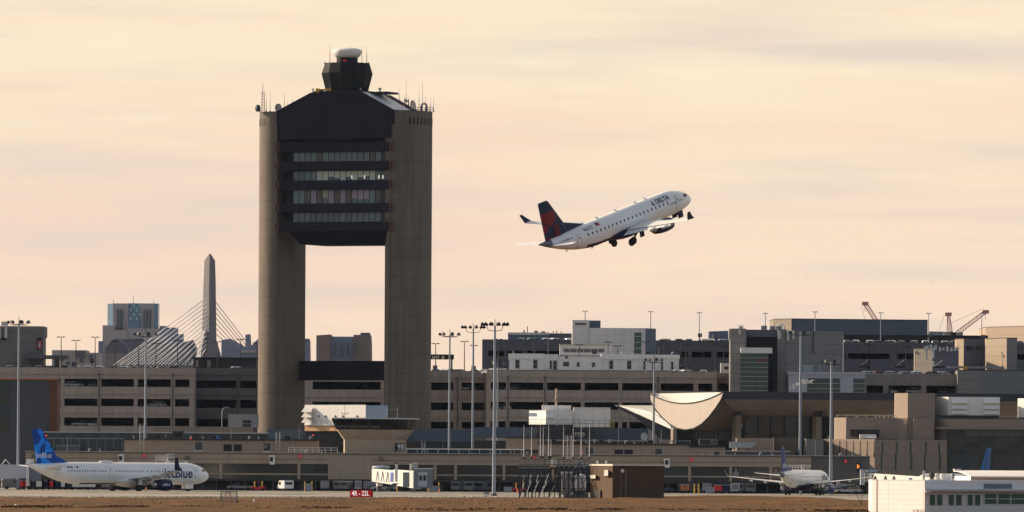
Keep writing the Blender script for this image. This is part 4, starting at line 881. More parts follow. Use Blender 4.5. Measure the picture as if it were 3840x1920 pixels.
for j in range(9):
    for i, (a, b) in enumerate(((2777, 2787), (2788, 2834), (2836, 2878))):
        y0 = 1327 + j * 17.5
        m = redglass if (j == 1 and i == 2) else greenglass if j < 3 or (i + j) % 3 == 0 else G('pale_green_glass', (.05, .065, .055), .15)
        mb = MB(); FS.box(mb, a, y0, b, y0 + 16, -2.68, -2.6); mb.build('glass_panel', m, gb)
mb = MB()
for j in range(9): FS.box(mb, 2776, 1342.6 + j * 17.5, 2880, 1344.2 + j * 17.5, -2.76, -2.68)
mb.build('glazing_bars', M('bar_grey', (.4, .4, .38), .5), gb)
mb = MB(); FS.box(mb, 2777, 1305, 2894, 1326, -2.9, 2.9); mb.build('white_cap', white, o)
mb = MB(); mb.prismz([dz_(2981, 1.3), dz_(3096, 3.7), dz_(3096, 4.5), dz_(2981, 2.2)], FS.z(1396), FS.z(1363)); sw_ = mb.build('strip_window', darkglass, o)
for a, b in ((3012, 3050), (3072, 3078)):
    yy = lambda px: .3 + (px - 2944) / 220 * 4.7
    mb = MB(); mb.prismz([dz_(a, yy(a) - .12), dz_(b, yy(b) - .12), dz_(b, yy(b)), dz_(a, yy(a))], FS.z(1393), FS.z(1367)); mb.build('pale_blind', M('blind_grey', (.3, .32, .33), .6), sw_)
mb = MB(); pp = [(FS.x(3051), FS.Y + 2.2, FS.z(1242)), (FS.x(3050), FS.Y + 2.2, FS.z(1310)), (FS.x(3053), FS.Y + 2.2, FS.z(1318)), (FS.x(3057), FS.Y + 2.3, FS.z(1322))]
for a, b in zip(pp, pp[1:]): mb.tube(a, b, .12)
mb.build('drain_hose', blackm, o)
for i, (px, a, b, y) in enumerate([(2737, 1237, 1275, 2.5), (2773, 1238, 1255, 0), (2922, 1240, 1272, -.2), (2955, 1242, 1278, .2), (2975, 1243, 1272, .7)]):
    q = thing('panel_antenna', f'tall pale panel aerial on the stair tower top, {ORD[i]} from the left', 'antenna', (FS.x(px), FS.Y + y - .5, FS.z(b)), 'panel aerials on the stair tower')
    h = FS.z(a) - FS.z(b); MB().box(-.25, .25, -.2, .12, 0, h).build('panel', M('aerial_white', (.5, .5, .5), .5), q, off=Z0); MB().box(-.06, .06, .12, .5, h * .3, h * .4).build('bracket', lampdark, q, off=Z0); MB().tube((.0, .2, -.3), (0, .2, h + .3), .06).build('pole', lampdark, q, off=Z0)
for i, (a, b, t) in enumerate([(2855, 2878, 1220), (2888, 2910, 1221), (2912, 2935, 1221)]):
    q = thing('air_unit', f'small white air unit on the stair tower roof, {ORD[i]} from the left', 'air conditioner', (FS.x((a + b) / 2), FS.Y + 4, FS.z(1237)), 'air units on the stair tower')
    mb = MB(); FS.box(mb, a, t, b, 1237, 4, 6); u = mb.build('casing', M('unit_white', (.55, .55, .54), .5), q)
    mb = MB()
    for k_ in range(3): FS.box(mb, a + 5, t + 3 + k_ * 4, b - 4, t + 5 + k_ * 4, 3.93, 4)
    mb.build('grille', M('louvre_grey', None), u)
q = thing('vent_hood', 'curved white exhaust hood on the stair tower roof', 'vent', (FS.x(2930), FS.Y + 7, FS.z(1236))); mb = MB(); ar = []
for i in range(11): t = math.pi * i / 10; ar.append((-math.cos(t) * .95, 0, .2 + 1.1 * math.sin(t)))
for a, b in zip(ar, ar[1:]): mb.tube(a, b, .2, n=7)
mb.build('curved_pipe', white, q, off=Z0); MB().box(.6, 1.3, -.3, .3, -.3, .2).build('foot', steel, q, off=Z0)
q = thing('floodlight', 'caged floodlight on top of the stair tower left pier', 'floodlight', (FS.x(2780), FS.Y + 4, FS.z(1234))); MB().box(-.35, .35, -.3, .3, .15, .65).build('lamp_body', steel, q, off=Z0); mb = MB()
for x in (-.55, .55): mb.tube((x, -.3, 0), (x, -.3, .85), .04, n=5)
mb.tube((-.55, -.3, .85), (.55, -.3, .85), .04, n=5); mb.build('cage', lampdark, q, off=Z0)
# pale blue annexe under it
FA = Fr(3100, 1440, 1782)
o = thing('link_annexe', 'pale lilac annexe with green-grey glass below the stair tower', 'building', FA.base(3100))
mb = MB(); FA.box(mb, 2960, 1405, 3245, 1480, 0, 12); mb.build('wall', M('lilac_panel', (.36, .36, .42), .6, .06, .4), o); mb = MB(); FA.box(mb, 2956, 1395, 3247, 1405, -.3, 12); mb.build('roof_edge', M('lilac_panel', None), o)
mb = MB(); FA.box(mb, 2960, 1480.2, 3245, None, .3, 11); mb.build('base_wall', concg, o)
for i, (a, b) in enumerate(((3027, 3066), (3067, 3106), (3107, 3150), (3200, 3243))):
    mb = MB(); FA.box(mb, a, 1419, b, 1470, -.1, .05); w = mb.build('window', G('annexe_glass', (.04, .055, .055), .15), o)
    mb = MB()
    for py in (1437, 1456): FA.box(mb, a, py, b, py + 1.6, -.16, -.1)
    mb.build('glazing_bars', MATS['bar_grey'], w)
# steam drifting from the canopy plant
mb = MB(); random.seed(21)
for k_ in range(46):
    t = k_ / 45; c_ = (FA.x(2962 + 85 * t) + random.uniform(-.3, .3), FA.Y - 6 + random.uniform(-1, 1), FA.z(1456 - 24 * min(1, t * 1.6)) + random.uniform(-.35, .35)); r = random.uniform(.10, .30) * (.7 + t * .5)
    mb.lathe([(.02, -r * .6), (r * .9, -r * .3), (r * 1.3, 0), (r * .8, r * .35), (.02, r * .6)], c_, n=9)
sm = bpy.data.materials.new('steam'); sm.use_nodes = True; sm.node_tree.nodes.clear(); ou = sm.node_tree.nodes.new('ShaderNodeOutputMaterial'); pvn = sm.node_tree.nodes.new('ShaderNodeVolumePrincipled'); pvn.inputs['Density'].default_value = 3.5; pvn.inputs['Color'].default_value = (.95, .95, .95, 1); sm.node_tree.links.new(pvn.outputs[0], ou.inputs['Volume'])
st = mb.build('steam', sm); structure(st, 'stuff')
# ------------------------------------------------------------------ swooping canopy terminal
FK = Fr(2570, 1540, 1690)
can = thing('canopy_terminal', 'terminal with a swooping concrete canopy, cream curved prow and dark roof edge', 'terminal', FK.base(2700))
def depth_at(px): return 10.0 - 20.0 * (px - 2437) / 270.0
low = [(2437, 1476), (2439, 1497), (2447, 1515), (2462, 1538), (2485, 1566), (2512, 1590), (2540, 1606), (2570, 1612), (2600, 1607), (2628, 1591), (2655, 1564), (2680, 1530), (2698, 1502), (2707, 1478)]
def up_y(px): u = (px - 2437) / 270.0; return 1474 - 4 * u + 4 * 41 * u * (1 - u) * (1 - .12 * (u - .5))
prow = M('cream_prow', (0.56, 0.475, 0.41), 0.7, .04, .4, streak=.04, joints=(.9, 0, .05, .06))
mb = MB(); top = [(px, up_y(px)) for px, _ in low]
P3 = lambda px, py, dy=0: (FK.x(px), FK.Y + depth_at(px) + dy, FK.z(py))
n = len(low); vs = [P3(*a) for a in top] + [P3(*a) for a in low] + [P3(a, b, .5) for a, b in top] + [P3(a, b, .5) for a, b in low]
fs = []
for i in range(n - 1): fs += [(i, i + 1, n + i + 1, n + i), (2 * n + i, 3 * n + i, 3 * n + i + 1, 2 * n + i + 1), (i, 2 * n + i, 2 * n + i + 1, i + 1), (n + i, n + i + 1, 3 * n + i + 1, 3 * n + i)]
mb.add(vs, fs); mb.build('prow_fascia', prow, can)
mb = MB()
for lst in (top, low):
    for a, b in zip(lst, lst[1:]): mb.tube(P3(a[0], a[1], -.06), P3(b[0], b[1], -.06), .13, n=6)
mb.build('edge_trim', M('trim_brown', (.05, .042, .035), .7), can)
# the trough of the roof behind the prow rises to its far rim
mb = MB(); vs = []; m_ = 12
for j in range(5):
    t = j / 4
    for i in range(m_ + 1):
        px = 2437 + 270 * i / m_; pyf = up_y(px); rim = 1474 - 4 * i / m_
        vs.append((FK.x(px), FK.Y + depth_at(px) + .55 + 9 * t, FK.z(pyf + (rim - pyf) * t)))
fs = [(j * (m_ + 1) + i, j * (m_ + 1) + i + 1, (j + 1) * (m_ + 1) + i + 1, (j + 1) * (m_ + 1) + i) for j in range(4) for i in range(m_)]
mb.add(vs, fs); tr = mb.build('roof_trough', M('trough_white', (.78, .74, .64), .7, .03, .4), can, True)

mb = MB(); mb.prismz([(FK.x(2440), FK.Y + 20), (FK.x(2722), FK.Y + 1.2), (FK.x(2722), FK.Y + 27), (FK.x(2440), FK.Y + 27)], FK.z(1478), FK.z(1475.5)); mb.build('roof_slab', concg, can)
# shell underneath, swept back to the right
soff = M('soffit_concrete', (0.36, 0.31, 0.275), .85, .25, .35, streak=0, joints=(5.5, 0, .06, .3))
mb = MB(); r = []
for t in (0, .25, .5, .75, 1.0): r.append([(FK.x(px + 150 * t), FK.Y + depth_at(px) + .5 + 16 * t, FK.z(py + 4 * t)) for px, py in low])
mb.loft(r, cap=False, closed=False); mb.build('soffit_shell', M('stained_soffit', (.17, .135, .11), .85, .35, .5, streak=.1, patch=.3), can, True)
mb = MB(); r = []
for k_ in range(9):
    t = k_ / 8; r.append([(FK.x(2706), FK.Y - 8.2 + 19 * t, FK.z(1497 + 60 * math.sin(t * math.pi / 2) ** 1.0)), (FK.x(3860), FK.Y - 4 + 19 * t, FK.z(1499 + 60 * math.sin(t * math.pi / 2)))])
mb.loft(r, cap=False, closed=False); mb.build('soffit', soff, can, True)
mb = MB(); mb.prismz([(FK.x(2707.5), FK.Y - 9.0), (FK.x(3860), FK.Y - 4.6), (FK.x(3860), FK.Y + 25), (FK.x(2722), FK.Y + 25)], FK.z(1497.5), FK.z(1470)); mb.build('roof_edge', M('roof_edge_dark', (.032, .034, .045), .6, .12, .3), can)
# white folded roof at the left with its grey edge beam
FKr = Fr(2450, 1570, 1722)
M('folded_white', (.70, .69, .68), .6, .05, .35)
mb = MB(); A = [(2313, 1517), (2455, 1518), (2475, 1548), (2505, 1578), (2545, 1604), (2606, 1642), (2575, 1640), (2523, 1611)]
vsf = [(FKr.x(a), FKr.Y + 0 + (2606 - a) / 293 * 26 + (2.0 if i in (2, 4) else 0), FKr.z(b)) for i, (a, b) in enumerate(A)]
mb.add(vsf, [(0, 1, 2), (0, 2, 3), (0, 3, 7), (3, 4, 7), (4, 5, 7), (5, 6, 7)]); mb.add([(x, y + .4, z - .05) for x, y, z in vsf], [(2, 1, 0), (3, 2, 0), (7, 3, 0), (7, 4, 3), (7, 5, 4), (7, 6, 5)]); mb.build('folded_roof', MATS['folded_white'], can)
mb = MB(); mb.prism(FKr.poly([(2311, 1518.5), (2523, 1612), (2606, 1648), (2480, 1648), (2380, 1563), (2316, 1532)]), FKr.Y - 2.0, FKr.Y - 1.1); mb.build('edge_beam', concg, can)
mb = MB()
for a, b in (((2313, 1517), (2505, 1578)), ((2400, 1518), (2505, 1578)), ((2360, 1538), (2545, 1604))): mb.tube((FKr.x(a[0]), FKr.Y + 0 + (2606 - a[0]) / 293 * 26 - .05, FKr.z(a[1])), (FKr.x(b[0]), FKr.Y + 0 + (2606 - b[0]) / 293 * 26 - .05, FKr.z(b[1])), .05)
mb.build('roof_seams', M('seam_grey', (.4, .38, .36), .7), can)
for px, a, y0, ww in ((2527, 1606, -1, 22), (2764, 1556, 2, 34), (3066, 1560, 2, 34), (2366, 1558, 34, 8)):
    mb = MB(); mb.prismz([(FK.x(px - ww * .5), FK.Y + y0 + 1.6), (FK.x(px - ww * .12), FK.Y + y0), (FK.x(px + ww * .5), FK.Y + y0), (FK.x(px + ww * .5), FK.Y + y0 + 1.8)], 0, FK.z(a)); c_ = mb.build('column', M('column_concrete', (.26, .22, .17), .85, .1, .5), can)
    if ww == 34: mb = MB(); FK.box(mb, px - 12, 1528, px + 19, a - .2, y0 + .2, y0 + 1.7); mb.build('column_head', M('bracket_dark', (.04, .035, .045), .7), c_)
mb = MB(); FK.box(mb, 2540, 1606, 3130, None, 11.2, 12); FK.box(mb, 2790, 1554, 3130, 1606, 11.2, 12); mb.build('glazing', blackm, can)
for a, b, m in ((2801, 2845, G('hall_glass_grey', (.05, .05, .055), .12)), (2850, 2893, G('hall_glass_brown', (.045, .03, .026), .12)), (2898, 2946, G('hall_glass_brown', None)), (2951, 2997, G('hall_glass_grey', None)), (3004, 3046, darkglass)):
    mb = MB(); FK.box(mb, a, 1558, b, 1625, 11.1, 11.2); FK.box(mb, a, 1628, b, 1645, 11.1, 11.2); mb.build('window', m, can)
for i in range(9):
    mb = MB(); FK.box(mb, 2610 + i * 15, 1616, 2621 + i * 15, 1648, 11.1, 11.2); mb.build('window', tealglass, can)

# ------------------------------------------------------------------ right-hand terminal
FT = Fr(3400, 1620, 1645)
rt = thing('terminal_building', 'stepped tan terminal with slit walls and a dark glass hall at the right', 'terminal', FT.base(3450))
q = lambda px, y: (FT.x(px), FT.Y + y)
mb = MB()
mb.prismz([q(3137, 5), q(3172, -.6), q(3362, 0), q(3362, 12), q(3137, 12)], FT.z(1648), FT.z(1567))
mb.prismz([q(3361, 4.5), q(3402, -1.6), q(3505, -.4), q(3505, 9), q(3361, 9)], FT.z(1652), FT.z(1474))
mb.prismz([q(3317, 2.0), q(3400, -1.8), q(3400, 5), q(3317, 5)], FT.z(1649), FT.z(1569))
mb.prismz([q(3411, 0), q(3425, -2.4), q(3500, -2.0), q(3500, 2), q(3411, 2)], FT.z(1649), FT.z(1569))
mb.prismz([q(3499.5, 2.5), q(3560, -3), q(3860, -2.4), q(3860, 10), q(3500, 10)], FT.z(1603), FT.z(1570))
mb.prismz([q(3507, 2.5), q(3546, -1.5), q(3546, 6), q(3507, 6)], FT.z(1651), FT.z(1603.2))
mb.build('upper_wall', tan2, rt)
mb = MB()
mb.prismz([q(2902, 1), q(3006, 1.4), q(3006, 9), q(2902, 9)], 0, FT.z(1645)); mb.build('brown_wall', M('brown_wall_panel', (.13, .095, .07), .85, .1, .5), rt)
mb = MB(); mb.prismz([q(3022, -1.6), q(3088, -.8), q(3088, 9), q(3022, 9)], 0, FT.z(1648)); mb.build('grey_wall', concs, rt)
mb = MB(); mb.prismz([q(3090, 5), q(3274, -8), q(3274, 12), q(3090, 12)], 0, FT.z(1648)); mb.prismz([q(3274.5, -8), q(3548, -3), q(3548, 12), q(3274.5, 12)], 0, FT.z(1650)); mb.build('slit_wall', tan2, rt)
slit = M('slit_brown', (.03, .018, .014), .6); gslit = M('slit_green', (.015, .06, .03), .4)
for i in range(7):
    px = 3123 + i * 24.5; y = 5 - 13 * (px - 3090) / 184
    mb = MB(); mb.prismz([q(px, y - .05), q(px + 4, y - .33), q(px + 4, y + .1), q(px, y + .35)], FT.z(1700), FT.z(1655)); mb.prismz([q(px - 1.5, y - .05), q(px + 2, y - .3), q(px + 2, y + .1), q(px - 1.5, y + .35)], FT.z(1716), FT.z(1700)); mb.build('slit_window', slit, rt)
for i, px in enumerate((3302, 3356, 3408, 3466, 3517)):
    y = -8 + 5 * (px - 3274) / 274
    mb = MB(); mb.prismz([q(px, y - .1), q(px + 4.5, y - .02), q(px + 4.5, y + .2), q(px, y + .2)], FT.z(1702), FT.z(1657)); d_ = -4 if i < 4 and i != 2 else 4
    mb.prismz([q(px + d_, y - .16), q(px + d_ + 4.5, y - .08), q(px + d_ + 4.5, y + .2), q(px + d_, y + .2)], FT.z(1765), FT.z(1702)); mb.build('slit_window', gslit, rt)
mb = MB(); FT.box(mb, 3190, 1612, 3297, 1637, -.75, -.3); l = mb.build('louver', blackm, rt); mb = MB()
for i in range(6): FT.box(mb, 3191, 1614 + i * 4, 3296, 1615.5 + i * 4, -.85, -.76)
mb.build('louver_blades', M('louvre_brown', (.06, .05, .045), .7), l)
mb = MB(); FT.box(mb, 3546.5, 1610, 3860, None, .2, 8); hall = mb.build('glass_hall', G('hall_dark', (.016, .02, .02), .1), rt)
for r_, (a, b) in enumerate(((1612, 1634), (1637, 1657), (1660, 1677), (1681, 1700), (1704, 1770))):
    for i in range(6):
        x0 = 3566 + i * 54 if i else 3566
        mm = G('hall_pale_glass', (.075, .085, .08), .15) if r_ == 0 and i else G('hall_mid_glass', (.03, .036, .036), .12) if (r_ + i) % 3 else darkglass
        mb = MB(); FT.box(mb, x0, a, x0 + 51, b, .1, .2); mb.build('window', mm, hall)
mb = MB(); mb.tube((FT.x(3487), FT.Y + .5, FT.z(1605)), (FT.x(3552), FT.Y - 3.2, FT.z(1605.5)), .32, n=10); mb.tube((FT.x(3552), FT.Y - 3.2, FT.z(1605.5)), (FT.x(3860), FT.Y - 2.6, FT.z(1606)), .22, n=8); mb.build('eaves_gutter', tan2, rt, True)
mb = MB()
for r_ in range(2): mb.tube((FT.x(3555), FT.Y - .6, FT.z(1680 + r_ * 6)), (FT.x(3860), FT.Y - .6, FT.z(1681 + r_ * 6)), .09)
mb.build('handrail', M('rail_brown', (.10, .08, .07), .6), rt)
o = thing('roof_railing', 'cream pipe railing on the stepped terminal roof left of its tower', 'railing', (FT.x(3250), FT.Y, FT.z(1567))); mb = MB()
for a, b in ((3138, 3210), (3217, 3281), (3284, 3312), (3318, 3345), (3349, 3360)):
    mb.tube((FT.x(a), FT.Y, FT.z(1558)), (FT.x(b), FT.Y, FT.z(1558)), .07)
    for t in range(3): x = FT.x(a + (b - a) * t / 2); mb.tube((x, FT.Y, FT.z(1567)), (x, FT.Y, FT.z(1558)), .07)
mb.build('rail', M('rail_cream', (.6, .5, .33), .6), o)
def hood_unit(F, name, label, x0, x1, y0, y1, front, depth, hoods, base_py, lit=0, mat=white):
    o = thing(name, label, 'air handler', (F.x((x0 + x1) / 2), F.Y + front, F.z(base_py)))
    mb = MB(); mb.prismz([(F.x(x0), F.Y + front + lit), (F.x(x0 + (20 if not lit else lit * 9)), F.Y + front), (F.x(x1), F.Y + front), (F.x(x1), F.Y + front + depth), (F.x(x0), F.Y + front + depth)], F.z(y1), F.z(y0)); c_ = mb.build('casing', mat, o)
    mb = MB(); F.box(mb, x0 + 4, y1, x1 - 4, base_py, front + .3, front + depth - .3); mb.build('plinth', darksteel, o)
    for a, b, t, h_ in hoods:
        mb = MB(); z0_, z1_ = F.z(t + h_), F.z(t); yy = F.Y + front - .01
        mb.add([(F.x(a), yy, z1_), (F.x(b), yy, z1_), (F.x(b), yy - .9, z0_), (F.x(a), yy - .9, z0_), (F.x(a), yy, z0_), (F.x(b), yy, z0_)], [(0, 1, 2, 3), (0, 3, 4), (1, 5, 2), (3, 2, 5, 4), (0, 4, 5, 1)]); mb.build('rain_hood', mat, o)
    return o
hood_unit(FT, 'air_handler', 'big white air handling unit with two stacks of rain hoods on the right terminal roof', 3503, 3750, 1487, 1556, 1, 7, [(3568 + d, 3628 + d, t, 20) for d in (0, 120) for t in (1490, 1512, 1531)], 1570, lit=6)
hood_unit(FT, 'air_handler', 'sunlit white unit cut off by the right edge of the terminal roof', 3824, 3870, 1491, 1562, 1, 6, [], 1570, lit=2)
hood_unit(FT, 'air_unit', 'small white hooded unit on the slit-walled roof', 3222, 3282, 1630, 1646, -4, 3, [(3245, 3282, 1634, 10)], 1649)

# ------------------------------------------------------------------ blue-grey concourse strip behind the pier
FB = Fr(1700, 1640, 1680)
cb_ = thing('concourse', 'long blue-grey panelled concourse running behind the pier roofs', 'concourse', FB.base(1700))
mb = MB(); FB.box(mb, 1003, 1615, 1530, 1651, 0, 12); FB.box(mb, 1530.2, 1611, 1781, 1656, .5, 12); FB.box(mb, 1781.2, 1601, 2012, 1640, -.6, 12); mb.build('upper_wall', bluepanel, cb_)
mb = MB(); FB.box(mb, 2012.2, 1602, 2431, 1645, -.4, 12); mb.build('dark_upper_wall', M('navy_panel', (.045, .062, .095), .5, .1, .4, joints=(2.2, 0, .06, .2)), cb_)
mb = MB(); FB.box(mb, 1003, 1651.2, 2431, None, .6, 12); mb.build('lower_glazing', darkglass, cb_)
for i in range(30): mb = MB(); FB.box(mb, 1530 + i * 13, 1660, 1531.5 + i * 13, 1700, .4, .58); mb.build('mullion', darksteel, cb_)
wall_text('7700', FB.x(2154), FB.x(2192), FB.z(1634), FB.Y - .46, 0.0, 1.1).build('roof_number', letter, cb_)

o = thing('glass_corridor', 'dark teal glazed corridor left of the curved pylon foot', 'corridor', Fr(330, 1650, 1660).base(540))
FG = Fr(540, 1650, 1660); mb = MB(); FG.box(mb, 165, 1624, 1003, None, 0, 8); gg = mb.build('glass_wall', tealglass, o)
mb = MB(); FG.box(mb, 165, 1620, 1003, 1624, -.4, 8); mb.build('roof_edge', M('roof_edge_grey', (.42, .41, .4), .5), o)
mb = MB(); FG.box(mb, 165, 1644, 470, 1647, -.15, 0); mb.build('transom', steel, gg)
for i in range(26): mb = MB(); FG.box(mb, 170 + i * 32, 1647, 171.5 + i * 32, 1700, -.12, 0); mb.build('mullion', steel, gg)
for i in range(10):
    mb = MB(); FG.box(mb, 176 + i * 28, 1627, 200 + i * 28, 1643, -.08, -.01); mb.build('window', G('corridor_glass', (.03, .055, .07), .1) if i % 2 else tealglass, gg)
o = thing('corridor_hut', 'grey rooftop hut on the glazed corridor behind the wavy tail', 'hut', (FG.x(260), FG.Y - 6, FG.z(1694))); mb = MB(); FG.box(mb, 217, 1673, 306, 1694, -7, -4); mb.build('wall', concg, o); mb = MB(); FG.box(mb, 216, 1671.5, 307, 1673, -7.1, -3.9); mb.build('coping', MATS['roof_edge_grey'], o)
# orange-edged building at the left, and tower-block corner above
FO = Fr(100, 1520, 1720)
o = thing('ribbed_building', 'grey ribbed building edged in orange at the far left', 'building', FO.base(90))
mb = MB(); mb.prismz([(FO.x(-30), FO.Y), (FO.x(186), FO.Y), (FO.x(186), FO.Y + 14), (FO.x(-30), FO.Y + 14)], 0, FO.z(1424)); mb.build('ribbed_wall', M('ribbed_grey', (.065, .068, .08), .6, .12, .5, joints=(.5, 0, .1, .35)), o)
mb = MB(); mb.prismz([(FO.x(186.3), FO.Y - .2), (FO.x(211), FO.Y + 3), (FO.x(211), FO.Y + 14), (FO.x(186.3), FO.Y + 14)], 0, FO.z(1420)); mb.build('orange_edge', M('corten_orange', (.11, .036, .016), .7, .25, .5, streak=.2), o)
mb = MB(); FO.box(mb, -30, 1419, 211, 1424.3, -.4, 14); mb.build('orange_coping', M('corten_bright', (.42, .14, .05), .7, .2, .5), o)
for a, b in ((1426, 1456), (1460, 1518), (1524, 1556), (1562, 1620)):
    mb = MB(); FO.box(mb, -30, a, 36, b, -.12, -.01); mb.build('window', tealglass if a in (1426, 1524) else G('olive_glass', (.03, .035, .025), .15), o)
FX = Fr(85, 1290, 1835)
o = thing('stair_block', 'grey panelled stair block with a framed sign at the far left of the garage', 'building', FX.base(80))
mb = MB(); mb.prismz([(FX.x(-30), FX.Y), (FX.x(161), FX.Y), (FX.x(161), FX.Y + 12), (FX.x(-30), FX.Y + 12)], FX.z(1400), FX.z(1223)); mb.prismz([(FX.x(161.1), FX.Y + .5), (FX.x(167), FX.Y + 2), (FX.x(167), FX.Y + 11), (FX.x(161.1), FX.Y + 11)], FX.z(1263), FX.z(1224)); mb.build('wall', M('panelled_grey', (.155, .15, .15), .85, .1, .4, joints=(0, 2.35, .12, .5)), o)
mb = MB(); mb.prismz([(FX.x(90), FX.Y - 4), (FX.x(255), FX.Y - 2), (FX.x(255), FX.Y + 5), (FX.x(90), FX.Y + 5)], FX.z(1345), FX.z(1332)); mb.build('canopy', concg, o)
mb = MB(); FX.box(mb, 120, 1345.2, 160, 1378, -1, -.02); FX.box(mb, 205, 1345.2, 225, 1378, -.5, 1); mb.build('porch', darkglass, o)
q_ = thing('framed_sign', 'tall black framed sign with red bordered white letter on the grey stair block', 'sign', (FX.x(148), FX.Y - .3, FX.z(1312))); mb = MB(); FX.box(mb, 138, 1267, 157, 1312, -.3, -.02); mb.build('board', blackm, q_)
mb = MB(); FX.box(mb, 142.5, 1278, 155, 1308, -.35, -.3); r_ = mb.build('border', signred, q_); mb = MB(); FX.box(mb, 144, 1280, 153.5, 1306, -.39, -.35); r2 = mb.build('panel', M('sign_grey', (.2, .2, .22), .6), r_); wall_text('7', FX.x(146), FX.x(152), FX.z(1302), FX.Y - .42, 0, 1.2).build('lettering', letter, r2)
q_ = thing('panel_antenna', 'wide pale panel aerial hung on the far left stair block', 'antenna', (FX.x(10), FX.Y - .5, FX.z(1272))); mb = MB(); FX.box(mb, -8, 1222, 3, 1272, -.5, -.1); FX.box(mb, 18, 1222, 27, 1268, -.5, -.1); FX.box(mb, 4, 1206, 29, 1221, .5, 2); mb.build('panels', M('aerial_white', None), q_); mb = MB(); FX.box(mb, 0, 1266, 24, 1277, -.45, -.05); mb.build('bracket', lampdark, q_)
# ramp building on the left roof
FZ = Fr(845, 1360, 1850)
o = thing('ramp_house', 'low black ramp house on the garage roof left of the tower', 'building', (FZ.x(845), FZ.Y, FZ.z(1381))); mb = MB(); FZ.box(mb, 725, 1346, 966, 1384, 0, 8); mb.build('wall', M('ramp_dark', (.045, .042, .042), .85, .2, .4), o); mb = MB(); FZ.box(mb, 721, 1340, 970, 1346, -.6, 8.4); mb.build('roof', blackm, o)
mb = MB(); FZ.box(mb, 733, 1350, 745, 1378, -.05, -.01); FZ.box(mb, 776, 1350, 790, 1378, -.05, -.01); mb.build('pale_panel', conc2, o)

# ------------------------------------------------------------------ the pier
FPi = Fr(1700, 1745, 1600)
pier = thing('terminal_pier', 'long low tan airport pier with dark windows and a recessed ground floor', 'terminal', FPi.base(1700))
mb = MB(); FPi.box(mb, 96, 1705, 1230, 1743, 0, 14); FPi.box(mb, 1230, 1705, 1396, 1800, 0, 14); FPi.box(mb, 1396, 1705, 3042, 1744, 0, 14); mb.build('fascia_wall', tan, pier)
mb = MB(); FPi.box(mb, 3042.2, 1705, 3262, 1790, .4, 14); mb.build('shaded_end_wall', M('pier_shade_grey', (.135, .12, .115), .85, .1, .5), pier)  # shaded stretch of the pier, painted as a darker grey
mb = MB(); FPi.box(mb, 94, 1701.5, 3264, 1705, -.4, 14.2); mb.build('coping', M('coping_metal', (.10, .095, .09), .5), pier)
mb = MB(); FPi.box(mb, 94, 1700.3, 3264, 1701.4, -.45, -.1); mb.build('parapet_glint', M('pale_trim_glint', (.7, .66, .6), .5), pier)  # pale strip paints the sun glint along the parapet edge
mb = MB(); FPi.box(mb, 96, 1726, 1230, 1727.2, -.05, 0); FPi.box(mb, 1396, 1728, 3042, 1729.2, -.05, 0); mb.build('string_line', blackm, pier)
mb = MB(); FPi.box(mb, 96, 1743.2, 1229.8, 1800, 1.2, 14); FPi.box(mb, 1396.2, 1744.2, 3042, 1800, 1.2, 14); mb.build('window_back', darkglass, pier)
colsx = [100, 300, 480, 640, 828, 1121, 1632, 1708, 1890, 2075, 2260, 2440, 2586, 2740, 2890, 3030]
for i, px in enumerate(colsx):
    mb = MB(); FPi.box(mb, px - 5.5, 1743.3, px + 5.5, 1800, .05, 1.1); mb.build('column', tan, pier)
random.seed(5)
for a, b in zip(colsx, colsx[1:]):
    if a == 1121: segs = [(1127, 1228)]
    else: segs = [(a + 6, b - 6)]
    for s0, s1 in segs:
        nb = max(1, int((s1 - s0) / 48)); w_ = (s1 - s0) / nb
        for k_ in range(nb):
            mb = MB(); FPi.box(mb, s0 + k_ * w_ + .8, 1746, s0 + (k_ + 1) * w_ - .8, 1778, .98, 1.08); p_ = mb.build('window', random.choice([darkglass, darkglass, tealglass, G('brown_glass', (.03, .022, .018), .1)]), pier)
            if 2600 < s0 + k_ * w_ < 2900 and k_ % 2 == 0: mb = MB(); FPi.box(mb, s0 + k_ * w_ + 4, 1764, s0 + k_ * w_ + 26, 1777, .92, .98); FPi.box(mb, s0 + k_ * w_ + 10, 1749, s0 + k_ * w_ + 18, 1764, .92, .98); mb.build('pale_blind', MATS['blind_grey'], p_)
        mb = MB(); FPi.box(mb, s0, 1779, s1, 1785, .6, 1.15); mb.build('window_ledge', tan, pier)
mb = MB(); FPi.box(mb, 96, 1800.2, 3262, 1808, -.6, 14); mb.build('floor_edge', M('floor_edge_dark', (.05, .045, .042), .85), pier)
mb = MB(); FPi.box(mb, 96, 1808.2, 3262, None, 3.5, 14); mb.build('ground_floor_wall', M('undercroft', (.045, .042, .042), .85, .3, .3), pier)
for i in range(9):
    px = 360 + i * 330 + (i % 3) * 40; mb = MB(); FPi.box(mb, px, 1812, px + 70, 1849, 3.4, 3.5); mb.build('roller_door', M('door_dark', (.09, .085, .08), .7, .2, .5), pier)
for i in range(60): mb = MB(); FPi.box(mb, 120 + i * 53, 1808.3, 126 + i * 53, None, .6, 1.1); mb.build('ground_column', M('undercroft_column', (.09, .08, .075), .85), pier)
FPu = Fr(1700, 1680, 1618)
